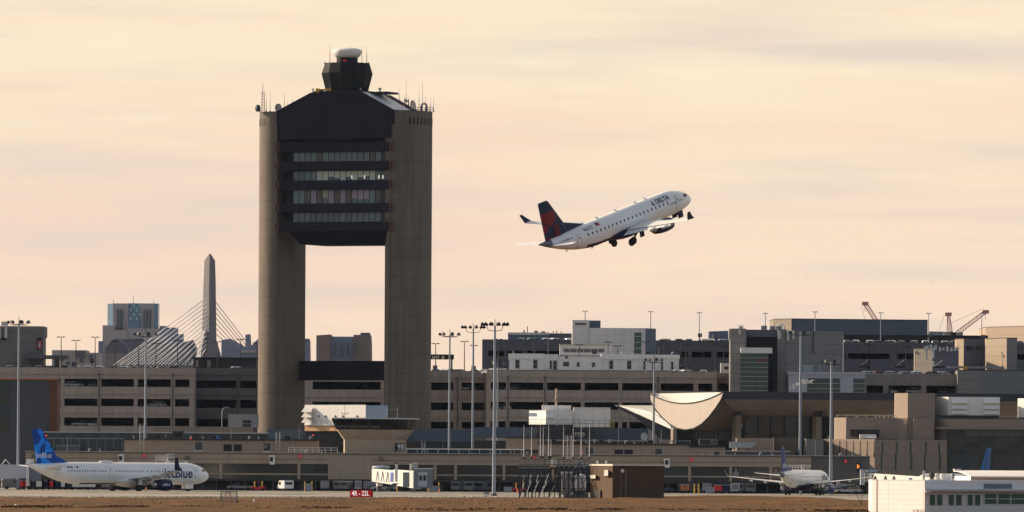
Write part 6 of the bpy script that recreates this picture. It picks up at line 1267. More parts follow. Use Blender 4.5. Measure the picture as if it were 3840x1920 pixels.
# ------------------------------------------------------------------ jet bridges
def jetbridge(F, tunnel, cabx, caby, label, sign=None, legs=(), drum=None, posts=()):
    o = thing('jet_bridge', label, 'jet bridge', F.base((cabx[0] + cabx[1]) / 2))
    (x0, t0, b0), (x1, t1, b1) = tunnel; mb = MB()
    mb.loft([[(F.x(x0), F.Y + 13, F.z(b0)), (F.x(x0), F.Y + 16, F.z(b0)), (F.x(x0), F.Y + 16, F.z(t0)), (F.x(x0), F.Y + 13, F.z(t0))], [(F.x(x1), F.Y, F.z(b1)), (F.x(x1), F.Y + 3, F.z(b1)), (F.x(x1), F.Y + 3, F.z(t1)), (F.x(x1), F.Y, F.z(t1))]]); tn = mb.build('tunnel', white, o)
    mb = MB(); m_ = .52; lx = lambda t: F.x(x0 + (x1 - x0) * t); ly = lambda t: F.Y + 13 - 13 * t; lz = lambda t, f: F.z((t0 + (t1 - t0) * t) + f * ((b0 + (b1 - b0) * t) - (t0 + (t1 - t0) * t)))
    mb.loft([[(lx(t), ly(t) - .1, lz(t, 1.02)), (lx(t), ly(t) + 3.2, lz(t, 1.02)), (lx(t), ly(t) + 3.2, lz(t, -.05)), (lx(t), ly(t) - .1, lz(t, -.05))] for t in (m_, 1.0)]); mb.build('outer_tunnel', MATS['whitep'] if 'whitep' in MATS else white, o)
    mb = MB()
    for k_ in range(3): a, b = .14 + k_ * .12, .17 + k_ * .12; mb.tube((lx(a), ly(a) - .08, lz(a, .15)), (lx(b), ly(b) - .08, lz(b, .9)), .045, n=5); mb.tube((lx(a), ly(a) - .08, lz(a, .15)), (lx(a - .04), ly(a - .04) - .08, lz(a - .04, .9)), .045, n=5)
    mb.build('cable_loops', blackm, tn)
    mb = MB(); FB_ = lambda a, b: [(F.x(a), F.Y - .6), (F.x(b), F.Y + .5), (F.x(b), F.Y + 4), (F.x(a), F.Y + 4)]
    mb.prismz(FB_(cabx[0], cabx[1]), F.z(caby[1]), F.z(caby[0])); cabo = mb.build('cab', M('cab_grey', (.16, .18, .21), .6, .08, .6), o)
    w_ = cabx[1] - cabx[0]; mb = MB(); mb.prismz([(F.x(cabx[0] + w_ * .24), F.Y - .75 + .35), (F.x(cabx[0] + w_ * .72), F.Y - .75 + .75), (F.x(cabx[0] + w_ * .72), F.Y + .5), (F.x(cabx[0] + w_ * .24), F.Y + .5)], F.z(caby[1] - 5), F.z(caby[0] + 12)); dr_ = mb.build('door_panel', M('cab_white', (.42, .44, .48), .5), cabo)
    for k_ in (0, 1): mb = MB(); a = cabx[0] + w_ * (.29 + .22 * k_); mb.prismz([(F.x(a), F.Y - .5 + .06 + .2 * k_), (F.x(a + w_ * .15), F.Y - .5 + .16 + .2 * k_), (F.x(a + w_ * .15), F.Y + .3), (F.x(a), F.Y + .3)], F.z(caby[0] + 44), F.z(caby[0] + 24)); mb.build('cab_window', darkglass, dr_)
    mb = MB(); mb.prismz(FB_(cabx[0] - 3, cabx[1] + 2), F.z(caby[0]), F.z(caby[0] - 3)); mb.build('cab_roof', white, cabo)
    if drum: mb = MB(); a, b, t = drum; r = (b - a) / 2 * F.s; mb.lathe([(r, 0), (r, F.z(t) * .55)], (F.x((a + b) / 2), F.Y + 13.5, 0), n=18); mb.build('support_drum', concg, o, True); mb = MB(); mb.lathe([(r * 1.05, F.z(t) * .56), (r * 1.05, F.z(t))], (F.x((a + b) / 2), F.Y + 13.5, 0), n=18); mb.build('drum_collar', white, o, True)
    for a, b, t in legs: mb = MB(); F.box(mb, a, t, b, None, .6, 2.4); mb.build('drive_leg', M('leg_grey', (.17, .16, .17), .6), o)
    for a, t, b in posts: mb = MB(); F.box(mb, a, t, a + 10, b, 1, 1.6); p_ = mb.build('post', white, o); mb = MB(); F.box(mb, a + 2, t - 7, a + 8, t, 1.1, 1.5); mb.build('lamp', blackm, p_)
    if sign:
        tx, a, t, b, bt = sign; mb = MB(); F.box(mb, a, t, b, bt, .2, .8); s_ = mb.build('gate_sign', M('gate_sign_white', (.5, .5, .5), .5), o); wall_text(tx, F.x(a + 3), F.x(b - 3), F.z(bt - 4), F.Y + .16, .015).build('lettering', M('gate_letter', (.02, .02, .04), .6), s_)
    return o
FJ = Fr(1500, 1790, 1555)
jb = jetbridge(FJ, ((1390, 1758, 1806), (1552, 1768, 1830)), (1552, 1622), (1758, 1829), 'white jet bridge with a black lettered gate sign right of the runway sign', ('C30', 1543, 1735, 1567, 1752), [(1536, 1560, 1833), (1598, 1603, 1831)], (1407, 1430, 1808), [(1481, 1740, 1806), (1535, 1738, 1765)])
mb = MB(); mb.prismz([(FJ.x(1462), FJ.Y + 7.0), (FJ.x(1472), FJ.Y + 6.2), (FJ.x(1472), FJ.Y + 6.7), (FJ.x(1462), FJ.Y + 7.5)], FJ.z(1806), FJ.z(1772)); mb.build('blue_panel', M('panel_blue', (.03, .10, .38), .5), jb); mb = MB(); FJ.box(mb, 1511, 1771, 1536, 1827, -.6, -.1); mb.build('grey_panel', M('shutter_grey', (.24, .27, .28), .5), jb)
mb = MB(); mb.lathe([(1.7, 0), (1.8, .2), (1.6, .5), (.1, .6)], (FJ.x(1424), FJ.Y + 14, FJ.z(1757)), n=20); mb.build('rotunda_roof', M('rotunda_blue', (.3, .38, .45), .5), jb, True)
mb = MB(); pts = [(FJ.x(1440), FJ.Y - .6, .2), (FJ.x(1480), FJ.Y - .6, FJ.z(1812))]
mb.loft([[(p[0] - .3, p[1], p[2]), (p[0] + .9, p[1], p[2]), (p[0] + .9, p[1] + 1, p[2]), (p[0] - .3, p[1] + 1, p[2])] for p in pts]); mb.build('service_stair', M('stair_grey', (.10, .10, .10), .7), jb)
FJ2 = Fr(640, 1740, 1548)
o = thing('jet_bridge', 'white jet bridge cab with gate sign showing above the long airliner', 'jet bridge', FJ2.base(640)); mb = MB(); FJ2.box(mb, 620, 1728, 700, 1800, 0, 4); FJ2.box(mb, 585, 1733, 619.8, 1800, .5, 4); mb.build('tunnel', white, o); mb = MB(); FJ2.box(mb, 590, 1731, 618, 1740, .3, .5); FJ2.box(mb, 640, 1731, 692, 1739, -.2, 0); mb.build('cab_window', G('cab_blue_glass', (.06, .1, .13), .1), o)
mb = MB(); FJ2.box(mb, 622, 1702, 652, 1718, .8, 1.4); s_ = mb.build('gate_sign', MATS['gate_sign_white'], o); wall_text('C29', FJ2.x(631), FJ2.x(650), FJ2.z(1714), FJ2.Y + .76, .015).build('lettering', MATS['gate_letter'], s_); mb = MB(); FJ2.box(mb, 622, 1718.2, 630, 1728, .8, 1.4); mb.build('sign_post', white, s_); mb = MB()
for px in range(583, 622, 8): mb.tube((FJ2.x(px), FJ2.Y + .6, FJ2.z(1733)), (FJ2.x(px), FJ2.Y + .6, FJ2.z(1708)), .05, n=5)
for py in (1709, 1716, 1724): mb.tube((FJ2.x(583), FJ2.Y + .6, FJ2.z(py)), (FJ2.x(620), FJ2.Y + .6, FJ2.z(py)), .05, n=5)
mb.build('railing', white, o); mb = MB(); FJ2.box(mb, 600, 1800.2, 608, None, 1, 2); FJ2.box(mb, 680, 1800.2, 688, None, 1, 2); mb.build('leg', MATS['leg_grey'], o)
FJ3 = Fr(50, 1770, 1555)
o = thing('jet_bridge', 'lilac-white jet bridge tunnel behind the wavy tail at the left edge', 'jet bridge', FJ3.base(50)); mb = MB(); mb.loft([[(FJ3.x(-30), FJ3.Y, FJ3.z(1798)), (FJ3.x(-30), FJ3.Y + 3, FJ3.z(1798)), (FJ3.x(-30), FJ3.Y + 3, FJ3.z(1741)), (FJ3.x(-30), FJ3.Y, FJ3.z(1741))], [(FJ3.x(98), FJ3.Y, FJ3.z(1792)), (FJ3.x(98), FJ3.Y + 3, FJ3.z(1792)), (FJ3.x(98), FJ3.Y + 3, FJ3.z(1743)), (FJ3.x(98), FJ3.Y, FJ3.z(1743))]]); mb.build('tunnel', M('tunnel_lilac', (.5, .49, .54), .5, .06, .6, joints=(.8, 0, .06, .2)), o)
mb = MB(); FJ3.box(mb, 98.2, 1738, 109, 1822, -.4, 3); mb.build('cab_frame', white, o); mb = MB(); FJ3.box(mb, 109.2, 1738, 150, 1800, 0, 3); mb.build('cab', MATS['cab_grey'], o); mb = MB(); FJ3.box(mb, 98, 1721, 124, 1737.8, .5, 2); mb.build('roof_unit', white, o); mb = MB(); FJ3.box(mb, 60, 1798.2, 66, None, 1, 2); mb.build('leg', steel, o); mb = MB()
for a, b in ((7, 20), (36, 20)): mb.tube((FJ3.x(a), FJ3.Y + .5, FJ3.z(1741)), (FJ3.x(b), FJ3.Y + .5, FJ3.z(1723)), .07)
mb.build('roof_stay', white, o)
FJ4 = Fr(3400, 1780, 1545)
o = thing('jet_bridge', 'long sunlit white jet bridge running behind the white block building', 'jet bridge', FJ4.base(3400)); mb = MB(); mb.loft([[(FJ4.x(3255), FJ4.Y + 12, FJ4.z(1808)), (FJ4.x(3255), FJ4.Y + 15, FJ4.z(1808)), (FJ4.x(3255), FJ4.Y + 15, FJ4.z(1774)), (FJ4.x(3255), FJ4.Y + 12, FJ4.z(1774))], [(FJ4.x(3500), FJ4.Y - 6, FJ4.z(1815)), (FJ4.x(3500), FJ4.Y - 3, FJ4.z(1815)), (FJ4.x(3500), FJ4.Y - 3, FJ4.z(1790)), (FJ4.x(3500), FJ4.Y - 6, FJ4.z(1790))]]); mb.build('tunnel', white, o)
mb = MB(); FJ4.box(mb, 3237, 1762, 3252, 1820, 11, 14); mb.build('cab_frame', MATS['cab_white'], o); mb = MB(); FJ4.box(mb, 3410, 1792, 3428, 1801, .0, .4); mb.build('blue_panel', MATS['panel_blue'], o)
mb = MB(); FJ4.box(mb, 3454, 1765, 3462, 1800, -6.5, -6); p_ = mb.build('post', white, o); mb = MB(); FJ4.box(mb, 3260, 1763, 3300, 1772, 12, 15); mb.build('roof_unit', M('rotunda_blue', None), o)
mb = MB()
for px in (3290, 3326, 3356): t = (px - 3255) / 245; mb.tube((FJ4.x(px), FJ4.Y + 12 - 18 * t - .1, FJ4.z(1786)), (FJ4.x(px + 6), FJ4.Y + 12 - 18 * t - .5, FJ4.z(1804)), .09, n=5); mb.tube((FJ4.x(px), FJ4.Y + 12 - 18 * t - .1, FJ4.z(1786)), (FJ4.x(px - 6), FJ4.Y + 12 - 18 * t + .2, FJ4.z(1804)), .09, n=5)
mb.build('cable_loops', blackm, o); mb = MB(); FJ4.box(mb, 3380, 1815, 3390, None, 0, 1); mb.build('leg', steel, o)
FJ5 = Fr(2985, 1760, 1540)
o = thing('jet_bridge', 'white jet bridge cab with railings and gate sign behind the navy fin', 'jet bridge', FJ5.base(2990)); mb = MB(); FJ5.box(mb, 2952, 1760, 3040, 1774, 0, 4); FJ5.box(mb, 2970, 1774.2, 3060, 1800, 1, 5); mb.build('cab', white, o); mb = MB(); FJ5.box(mb, 3004, 1743, 3020, 1759, .5, 1); s_ = mb.build('gate_sign', MATS['gate_sign_white'], o); wall_text('C30', FJ5.x(3006), FJ5.x(3018), FJ5.z(1754), FJ5.Y + .46, .015).build('lettering', MATS['gate_letter'], s_); mb = MB()
for px in range(2950, 3040, 11): mb.tube((FJ5.x(px), FJ5.Y + .3, FJ5.z(1760)), (FJ5.x(px), FJ5.Y + .3, FJ5.z(1745)), .05, n=5)
for py in (1745, 1752): mb.tube((FJ5.x(2950), FJ5.Y + .3, FJ5.z(py)), (FJ5.x(3038), FJ5.Y + .3, FJ5.z(py)), .05, n=5)
mb.build('railing', white, o); mb = MB(); FJ5.box(mb, 3000, 1800.2, 3010, None, 2, 3); mb.build('leg', steel, o)

# ------------------------------------------------------------------ vehicles and carts on the apron
FGd = Fr(1000, 1840, 1562)
def gcart(px, mname, mat, label, grp='baggage carts under the wavy-tailed airliner'):
    o = thing('baggage_cart', label, 'cart', FGd.base(px), grp); MB().box(-.8, .8, 0, 1.2, .45, .6).build('deck', darksteel, o, off=Z0); MB().box(-.75, .75, .02, 1.18, .6, 1.65).build('curtain', mat, o, off=Z0); MB().box(-.85, .85, -.05, 1.25, 1.66, 1.75).build('roof', M('cart_roof', (.4, .4, .42), .5), o, off=Z0)
    for x in (-.55, .55): MB().lathe([(.1, -.08), (.22, -.08), (.22, .08), (.1, .08)], (x, .1, .22), 'y', 12).build('wheel', tyre, o, off=Z0)
for i, (px, mname) in enumerate([(78, 'red'), (102, 'red'), (120, 'navy'), (150, 'white'), (171, 'navy'), (193, 'red'), (214, 'navy'), (235, 'white'), (257, 'navy'), (284, 'white'), (315, 'white'), (342, 'white')]):
    gcart(px, mname, {'red': redp, 'navy': navy, 'white': whitep}[mname], f'{mname} curtained baggage cart under the wavy-tailed airliner, {ORD[i]} in the train')
gcart(2693, 'red', redp, 'red curtained cart left of the rear-view jet', 'baggage carts by the rear-view jet'); gcart(2723, 'navy', navy, 'navy curtained cart left of the rear-view jet', 'baggage carts by the rear-view jet'); gcart(2570, 'red', orange, 'orange cart beside the brown brick shed', 'baggage carts by the rear-view jet')
_kc.clear()
for i, (px, col, rz) in enumerate([(20, 'grey', .2), (1054, 'white', 1.9), (1270, 'grey', 1.2), (1300, 'grey', 1.1), (1585, 'grey', .9), (1720, 'grey', 1.2), (1762, 'grey', 1.4), (1810, 'grey', 1.2), (2792, 'grey', 1.5), (2830, 'grey', 1.55), (2600, 'dark', 0), (3215, 'grey', .4)]):
    put(pv, usedv, col, (FGd.x(px), 1588 + (i % 3) * 3, .004), rz, f'{ {"white": "white", "grey": "grey", "dark": "black"}[col]} service van parked by the pier, {ORD[i]} along the apron from the left', 'service vans by the pier')
def tug(px, mat, label):
    o = thing('baggage_tug', label, 'tug', FGd.base(px)); MB().prism([(-1.3, .3), (1.3, .3), (1.35, .85), (.3, .95), (.2, .75), (-.9, .8), (-1.3, .9)], -.6, .6).build('body', mat, o, off=Z0); MB().box(-.25, .2, -.45, .45, .95, 1.15).build('seat', tyre, o, off=Z0); MB().tube((.35, 0, .9), (.15, 0, 1.3), .04).build('steering_column', darksteel, o, off=Z0)
    mb = MB()
    for x in (-.9, .25):
        for y in (-.55, .55): mb.tube((x, y, .8), (x, y, 1.75), .035, n=5)
    mb.build('roof_posts', darksteel, o, off=Z0); MB().box(-1.0, .35, -.6, .6, 1.75, 1.82).build('roof', mat, o, off=Z0)
    for x in (-.85, .85):
        for y in (-.6, .6): MB().lathe([(.1, -.1), (.3, -.1), (.3, .1), (.1, .1)], (x, y, .3), 'y', 12).build('wheel', tyre, o, off=Z0)
tug(968, redp, 'red baggage tug parked between yellow posts left of the white van'); tug(1948, redp, 'red tug half hidden left of the aerial platform')
for i, px in enumerate([955, 983, 1143, 1170, 1490, 1606, 1646, 1936, 1962, 2604, 2620]):
    F = Fr(px, 1830, 1580); o = thing('bollard', f'tall yellow guard post under the pier, {ORD[i]} from the left', 'bollard', F.base(px), 'yellow guard posts under the pier'); mb = MB(); mb.tube((0, 0, 0), (0, 0, 1.75), .13); mb.lathe([(.13, 1.75), (.1, 1.85), (.01, 1.88)], Z0, n=10); mb.build('post', yellow, o, True, off=Z0); MB().lathe([(.14, 0), (.14, .12)], (0, 0, 1.2), n=10).build('band', blackm, o, off=Z0)
for i, (px, h, w) in enumerate([(1156, 1.5, .7), (1630, 1.2, 1.1), (2665, 1.3, .9), (1905, 1.1, .8)]):
    F = Fr(px, 1830, 1575); o = thing('equipment_cabinet', f'grey equipment cabinet on the apron under the pier, {ORD[i]} from the left', 'cabinet', F.base(px), 'grey cabinets under the pier'); MB().box(-w, w, 0, .9, .1, h).build('casing', M('cabinet_grey', (.25, .26, .27), .5), o, off=Z0); MB().box(-w * .85, w * .85, -.03, 0, .2, h * .9).build('door', steel, o, off=Z0); MB().box(-w * .9, w * .9, .1, .8, 0, .1).build('plinth', darksteel, o, off=Z0)
for i, px in enumerate([1648, 1941, 549]):
    F = Fr(px, 1840, 1545); o = thing('traffic_cone', f'orange cone on the apron, {ORD[i]} from the left', 'cone', F.base(px), 'orange cones on the apron'); MB().lathe([(.2, .04), (.05, .72), (.01, .74)], Z0, n=12).build('cone', M('cone_orange', (.75, .16, .05), .5), o, True, off=Z0); MB().box(-.26, .26, -.26, .26, 0, .05).build('base', tyre, o, off=Z0)

def container(px, m, label, Y=1586):
    F = Fr(px, 1840, Y); o = thing('cargo_container', label, 'container', F.base(px), 'cargo containers under the pier'); MB().prism([(-.75, .55), (.75, .55), (1.0, .95), (1.0, 2.05), (-.75, 2.05)], 0, 1.5).build('shell', m, o, off=Z0); MB().box(-.8, 1.0, -.05, 1.55, .4, .54).build('dolly', darksteel, o, off=Z0); MB().box(-.7, .9, -.03, 0, .7, 1.95).build('curtain', M('curtain_grey', (.2, .2, .22), .7), o, off=Z0)
    for x in (-.5, .7): MB().lathe([(.08, -.07), (.2, -.07), (.2, .07), (.08, .07)], (x, .2, .2), 'y', 12).build('wheel', tyre, o, off=Z0)
for i, px in enumerate((395, 430, 1215, 1345, 1370, 1400, 2650, 2755, 3100, 3150)): container(px, alum if i % 2 else M('container_grey', (.16, .16, .17), .5), f'silver cargo container on a dolly under the pier, {ORD[i]} from the left')
def belt_loader(px, m, label):
    F = Fr(px, 1840, 1578); o = thing('belt_loader', label, 'loader', F.base(px)); MB().prism([(-2.6, .5), (2.4, .5), (2.5, .95), (-2.5, .95)], 0, 1.6).build('chassis', m, o, off=Z0); MB().prism([(-3.2, .95), (-3.0, .8), (3.4, 2.1), (3.3, 2.3)], .3, 1.3).build('belt', tyre, o, off=Z0); MB().box(-1.0, -.2, -.05, .5, .95, 1.6).build('seat_box', darksteel, o, off=Z0)
    for x in (-1.7, 1.6): MB().lathe([(.12, -.12), (.36, -.12), (.36, .12), (.12, .12)], (x, .1, .36), 'y', 14).build('wheel', tyre, o, off=Z0)
belt_loader(900, M('loader_grey', (.2, .2, .2), .6), 'grey belt loader parked left of the red tug'); belt_loader(1440, M('loader_white', (.4, .4, .4), .6), 'pale belt loader behind the runway sign'); belt_loader(2480, M('loader_navy', (.03, .04, .1), .6), 'navy belt loader beside the brick shed'); belt_loader(3180, M('loader_white', None), 'pale belt loader below the orange display')
# ------------------------------------------------------------------ runway sign, wire cage, notice, aerial platform, brick shed
FSg = Fr(1355, 1855, 1195)
o = thing('runway_sign', 'red runway sign with white lettering on short legs at the grass edge', 'sign', FSg.base(1355)); mb = MB(); x0, x1 = FSg.x(1313), FSg.x(1395); zt, zb = FSg.z(1838), FSg.z(1864)
mb.box(x0, x1, FSg.Y, FSg.Y + .3, zb, zt); pn = mb.build('panel', signred, o); mb = MB()
mb.box(x0 - .03, x0, FSg.Y - .03, FSg.Y + .33, zb, zt); mb.box(x1, x1 + .14, FSg.Y - .03, FSg.Y + .36, zb - .02, zt + .03); mb.box(x0 - .03, x1 + .1, FSg.Y - .02, FSg.Y + .33, zt + .001, zt + .03); mb.build('frame', blackm, pn)
wall_text('4R - 22L', FSg.x(1319), FSg.x(1384), FSg.z(1858.5), FSg.Y - .02, .015, 1.35).build('lettering', M('lit_lettering', (.85, .85, .83), .6, .02, emit=((1, .97, .93), .35)), pn)
for i in range(7): MB().tube((x0 + .25 + i * .46, FSg.Y + .15, 0), (x0 + .25 + i * .46, FSg.Y + .15, zb), .03).build('leg', steel, o)
FCg = Fr(858, 1870, 940)
o = thing('wire_cage', 'tall wire mesh cage standing on the dry grass', 'cage', FCg.base(858)); w2, h2 = (888 - 828) * FCg.s / 2, FCg.z(1843); x_ = FCg.x(858); mb = MB()
for x in (-w2, w2):
    for y in (0, 1.2): mb.tube((x_ + x, FCg.Y + y, 0), (x_ + x, FCg.Y + y, h2), .035, n=6)
for z in (.1, h2):
    for y in (0, 1.2): mb.tube((x_ - w2, FCg.Y + y, z), (x_ + w2, FCg.Y + y, z), .03, n=5)
    for x in (-w2, w2): mb.tube((x_ + x, FCg.Y, z), (x_ + x, FCg.Y + 1.2, z), .03, n=5)
mb.build('frame', darksteel, o)
mb = MB()
for y in (0, 1.2):
    for i in range(1, 16): mb.tube((x_ - w2 + 2 * w2 * i / 16, FCg.Y + y, .1), (x_ - w2 + 2 * w2 * i / 16, FCg.Y + y, h2), .009, n=4)
    for i in range(1, 14): mb.tube((x_ - w2, FCg.Y + y, .1 + (h2 - .1) * i / 14), (x_ + w2, FCg.Y + y, .1 + (h2 - .1) * i / 14), .009, n=4)
mb.build('mesh', steel, o)
mb = MB()
for px in (845, 862): mb.tube((FCg.x(px), FCg.Y + .6, 0), (FCg.x(px), FCg.Y + .6, h2 - .05), .05)
FCg.box(mb, 845, 1845, 862, 1848, .5, .7); FCg.box(mb, 831, 1893, 843, 1899, .3, .9); mb.build('inner_post', orange, o)
FNt = Fr(1825, 1855, 1290)
o = thing('notice_board', 'small white notice with a dark top on the taxiway edge left of the tallest mast', 'sign', FNt.base(1825)); mb = MB(); FNt.box(mb, 1815, 1853, 1835, None, 0, .3); mb.build('white_base', white, o); mb = MB(); FNt.box(mb, 1816, 1846, 1834, 1852.9, .05, .25); mb.build('dark_panel', M('notice_olive', (.05, .05, .02), .6), o); mb = MB(); FNt.box(mb, 1819, 1848, 1831, 1850, .02, .05); mb.build('lettering', M('digit_grey', None), o)
FAp = Fr(2080, 1800, 1190)
o = thing('aerial_platform', 'dark steel platform with railings carrying white aerial rods', 'platform', FAp.base(2080)); D = 6
mb = MB(); FAp.box(mb, 1947, 1756, 2060, 1760, 0, D); FAp.box(mb, 2060.2, 1753, 2212, 1760, 0, D); mb.build('deck', darksteel, o)
mb = MB(); FAp.box(mb, 1949, 1753, 2058, 1755.9, .2, D - .2); mb.build('grating', M('grating', (.4, .38, .35), .7), o)
for px in (1949, 1969, 1995, 2022, 2060, 2100, 2132, 2168, 2204):
    mb = MB(); FAp.box(mb, px - 2.6, 1760.1, px + 2.6, None, 0, .22); mb.build('leg', darksteel, o); mb = MB(); FAp.box(mb, px - 2, 1760.1, px + 2.5, None, D - .4, D - .15); mb.build('leg', darksteel, o)
pp = [1949, 1969, 1995, 2022, 2060, 2100, 2132, 2168, 2204]
for px in (1982, 2009, 2041, 2080, 2116, 2150, 2186): mb = MB(); FAp.box(mb, px - 1.5, 1760.1, px + 1.5, None, 2.6, 2.8); mb.build('leg', darksteel, o)
for py in (1795, 1832): mb = MB(); mb.tube((FAp.x(1949), FAp.Y + .25, FAp.z(py)), (FAp.x(2204), FAp.Y + .25, FAp.z(py)), .05, n=5); mb.build('brace', darksteel, o)
for i, (a, b) in enumerate(zip(pp, pp[1:])):
    m = steel if i < 4 else darksteel
    mb = MB(); mb.tube((FAp.x(a), FAp.Y + .1 + i * .1, FAp.z(1868)), (FAp.x(b + (10 if i < 4 else 0)), FAp.Y + .1 + i * .1, FAp.z(1772)), .05, n=5); mb.build('brace', m, o)
    mb = MB()
    if i >= 4: mb.tube((FAp.x(a), FAp.Y + .3, FAp.z(1768)), (FAp.x(b), FAp.Y + .3, FAp.z(1866)), .055, n=5)
    mb.tube((FAp.x(a), FAp.Y + D - .3, FAp.z(1866)), (FAp.x(b), FAp.Y + D - .3, FAp.z(1775)), .05, n=5); mb.build('brace', m, o)
for y in (.05, D - .05):
    mb = MB()
    for py in (1722, 1741): mb.tube((FAp.x(1947), FAp.Y + y, FAp.z(py)), (FAp.x(2211), FAp.Y + y, FAp.z(py + 1)), .045, n=5)
    for i in range(15): x = FAp.x(1948 + i * 18.7); mb.tube((x, FAp.Y + y, FAp.z(1756)), (x, FAp.Y + y, FAp.z(1722)), .045, n=5)
    mb.build('railing', darksteel, o)
for i, (a, b, t, bt, m) in enumerate([(2066, 2086, 1720, 1752, white), (2064, 2078, 1744, 1753, yellow), (2154, 2164, 1725, 1753, M('cabinet_cream', (.45, .42, .33), .6)), (2168, 2180, 1727, 1752, steel), (2183, 2198, 1740, 1753, steel)]):
    q_ = thing('radio_cabinet', ['white round-topped radio cabinet', 'low yellowish case', 'narrow cream cabinet', 'grey coiled cable box', 'small grey rounded case'][i] + ' on the aerial platform deck', 'cabinet', (FAp.x((a + b) / 2), FAp.Y + 2, FAp.z(1753))); mb = MB(); FAp.box(mb, a, t + 2, b, bt, 2 - i * .3, 3 - i * .3); mb.build('casing', m, q_); mb = MB(); FAp.box(mb, a + 1, t, b - 1, t + 1.9, 2.1 - i * .3, 2.9 - i * .3); mb.build('lid', white, q_)
rods('aerial_rod', lambda i: f'white aerial rod standing on the dark steel platform, {ORD[i]} from the left', [(1964, 1593, 1720), (1993, 1600, 1720), (2026, 1593, 1718), (2037, 1600, 1718), (2057, 1592, 1719), (2066, 1648, 1718), (2113, 1596, 1720), (2149, 1597, 1720), (2179, 1597, 1720), (2210, 1596, 1721)], 1191, .085, 'white aerial rods on the steel platform')
for r_ in [q for q in bpy.data.objects if q.name.startswith('lower_rod') or q.name.startswith('upper_rod')]:
    if r_.parent.name.startswith('aerial_rod'): r_.data.materials[0] = M('rod_pale', (.62, .58, .56), .5, .06)
o = thing('lattice_aerial', 'pair of small lattice aerials among the white rods on the platform', 'antenna', (FAp.x(2134), FAp.Y + 2, FAp.z(1720))); mb = MB(); H = FAp.z(1632) - FAp.z(1720)
for x in (-.3, .3):
    mb.tube((x, 0, 0), (x, 0, H), .035, n=5)
for k_ in range(8): mb.tube((-.3, 0, H * k_ / 8), (.3, 0, H * (k_ + 1) / 8), .025, n=4)
mb.build('lattice', MATS['rod_pale'], o, off=Z0)
o = thing('equipment_shelter', 'white equipment shelter and tank behind the legs of the aerial platform', 'shelter', FAp.base(2140, 9)); mb = MB(); FAp.box(mb, 2108, 1776, 2148, 1856, 9, 12); mb.build('shelter_wall', M('shelter_white', (.42, .42, .43), .6, .15, .6), o); mb = MB(); FAp.box(mb, 2106, 1768, 2150, 1775.8, 8.8, 12.2); mb.build('shelter_roof', white, o)
mb = MB(); FAp.box(mb, 2152, 1790, 2200, 1856, 9.4, 12); mb.build('generator', M('generator_grey', (.2, .21, .23), .6), o); mb = MB(); mb.lathe([(.8, 0), (.85, .2), (.85, 1.9), (.6, 2.4), (.05, 2.5)], (FAp.x(2178), FAp.Y + 9, FAp.z(1840)), n=18); mb.build('shell', whitep, o, True); mb = MB(); FAp.box(mb, 2118, 1856, 2206, None, 8.6, 12); mb.build('skid', steel, o)
FBr = Fr(2350, 1805, 1180)
o = thing('brick_shed', 'brown brick shed with a pale roof edge right of the aerial platform', 'shed', FBr.base(2350)); p2 = lambda px, y: (FBr.x(px), FBr.Y + y)
mb = MB(); mb.prismz([p2(2216, 8), p2(2297, 0), p2(2491, 1.5), p2(2491, 10), p2(2216, 11)], 0, FBr.z(1747)); mb.build('wall', brick, o); mb = MB(); mb.prismz([p2(2213, 7.9), p2(2297, -.25), p2(2493, 1.2), p2(2493, 10.2), p2(2213, 11.2)], FBr.z(1747), FBr.z(1741)); mb.build('roof_edge', M('roof_trim', (.62, .57, .48), .6), o)
mb = MB(); mb.lathe([(.27, 0), (.27, -.12), (.2, -.18), (.02, -.2)], (FBr.x(2334), FBr.Y + .2, FBr.z(1766)), 'y', 18); mb.build('wall_lamp', white, o, True); mb = MB()
for px in (2329, 2347): mb.tube((FBr.x(px), FBr.Y + .15, 0), (FBr.x(px), FBr.Y + .15, FBr.z(1770 if px < 2340 else 1762)), .04)
mb.build('conduit', steel, o)
mb = MB(); mb.prismz([p2(2222, 6.8), p2(2252, 3.8), p2(2252, 4.3), p2(2222, 7.4)], 0, FBr.z(1838)); mb.build('door', M('door_brown', (.035, .025, .02), .7), o)
mb = MB(); mb.prismz([p2(2216, 6.6), p2(2234, 4.8), p2(2234, 6.5), p2(2216, 8)], FBr.z(1795), FBr.z(1782)); mb.prismz([p2(2266, 1.5), p2(2280, .3), p2(2280, 1.8), p2(2266, 2.8)], FBr.z(1785), FBr.z(1763)); mb.build('wall_box', M('box_cream', (.5, .47, .42), .6), o)
for i, px in enumerate((2242, 2275)): q_ = thing('roof_vent', f'tiny white vent on the brick shed roof, {ORD[i]} from the left', 'vent', (FBr.x(px), FBr.Y + 6, FBr.z(1741))); MB().lathe([(.08, 0), (.08, .3), (.2, .32), (.15, .42), (.02, .45)], Z0, n=10).build('cap', white, q_, True, off=Z0)

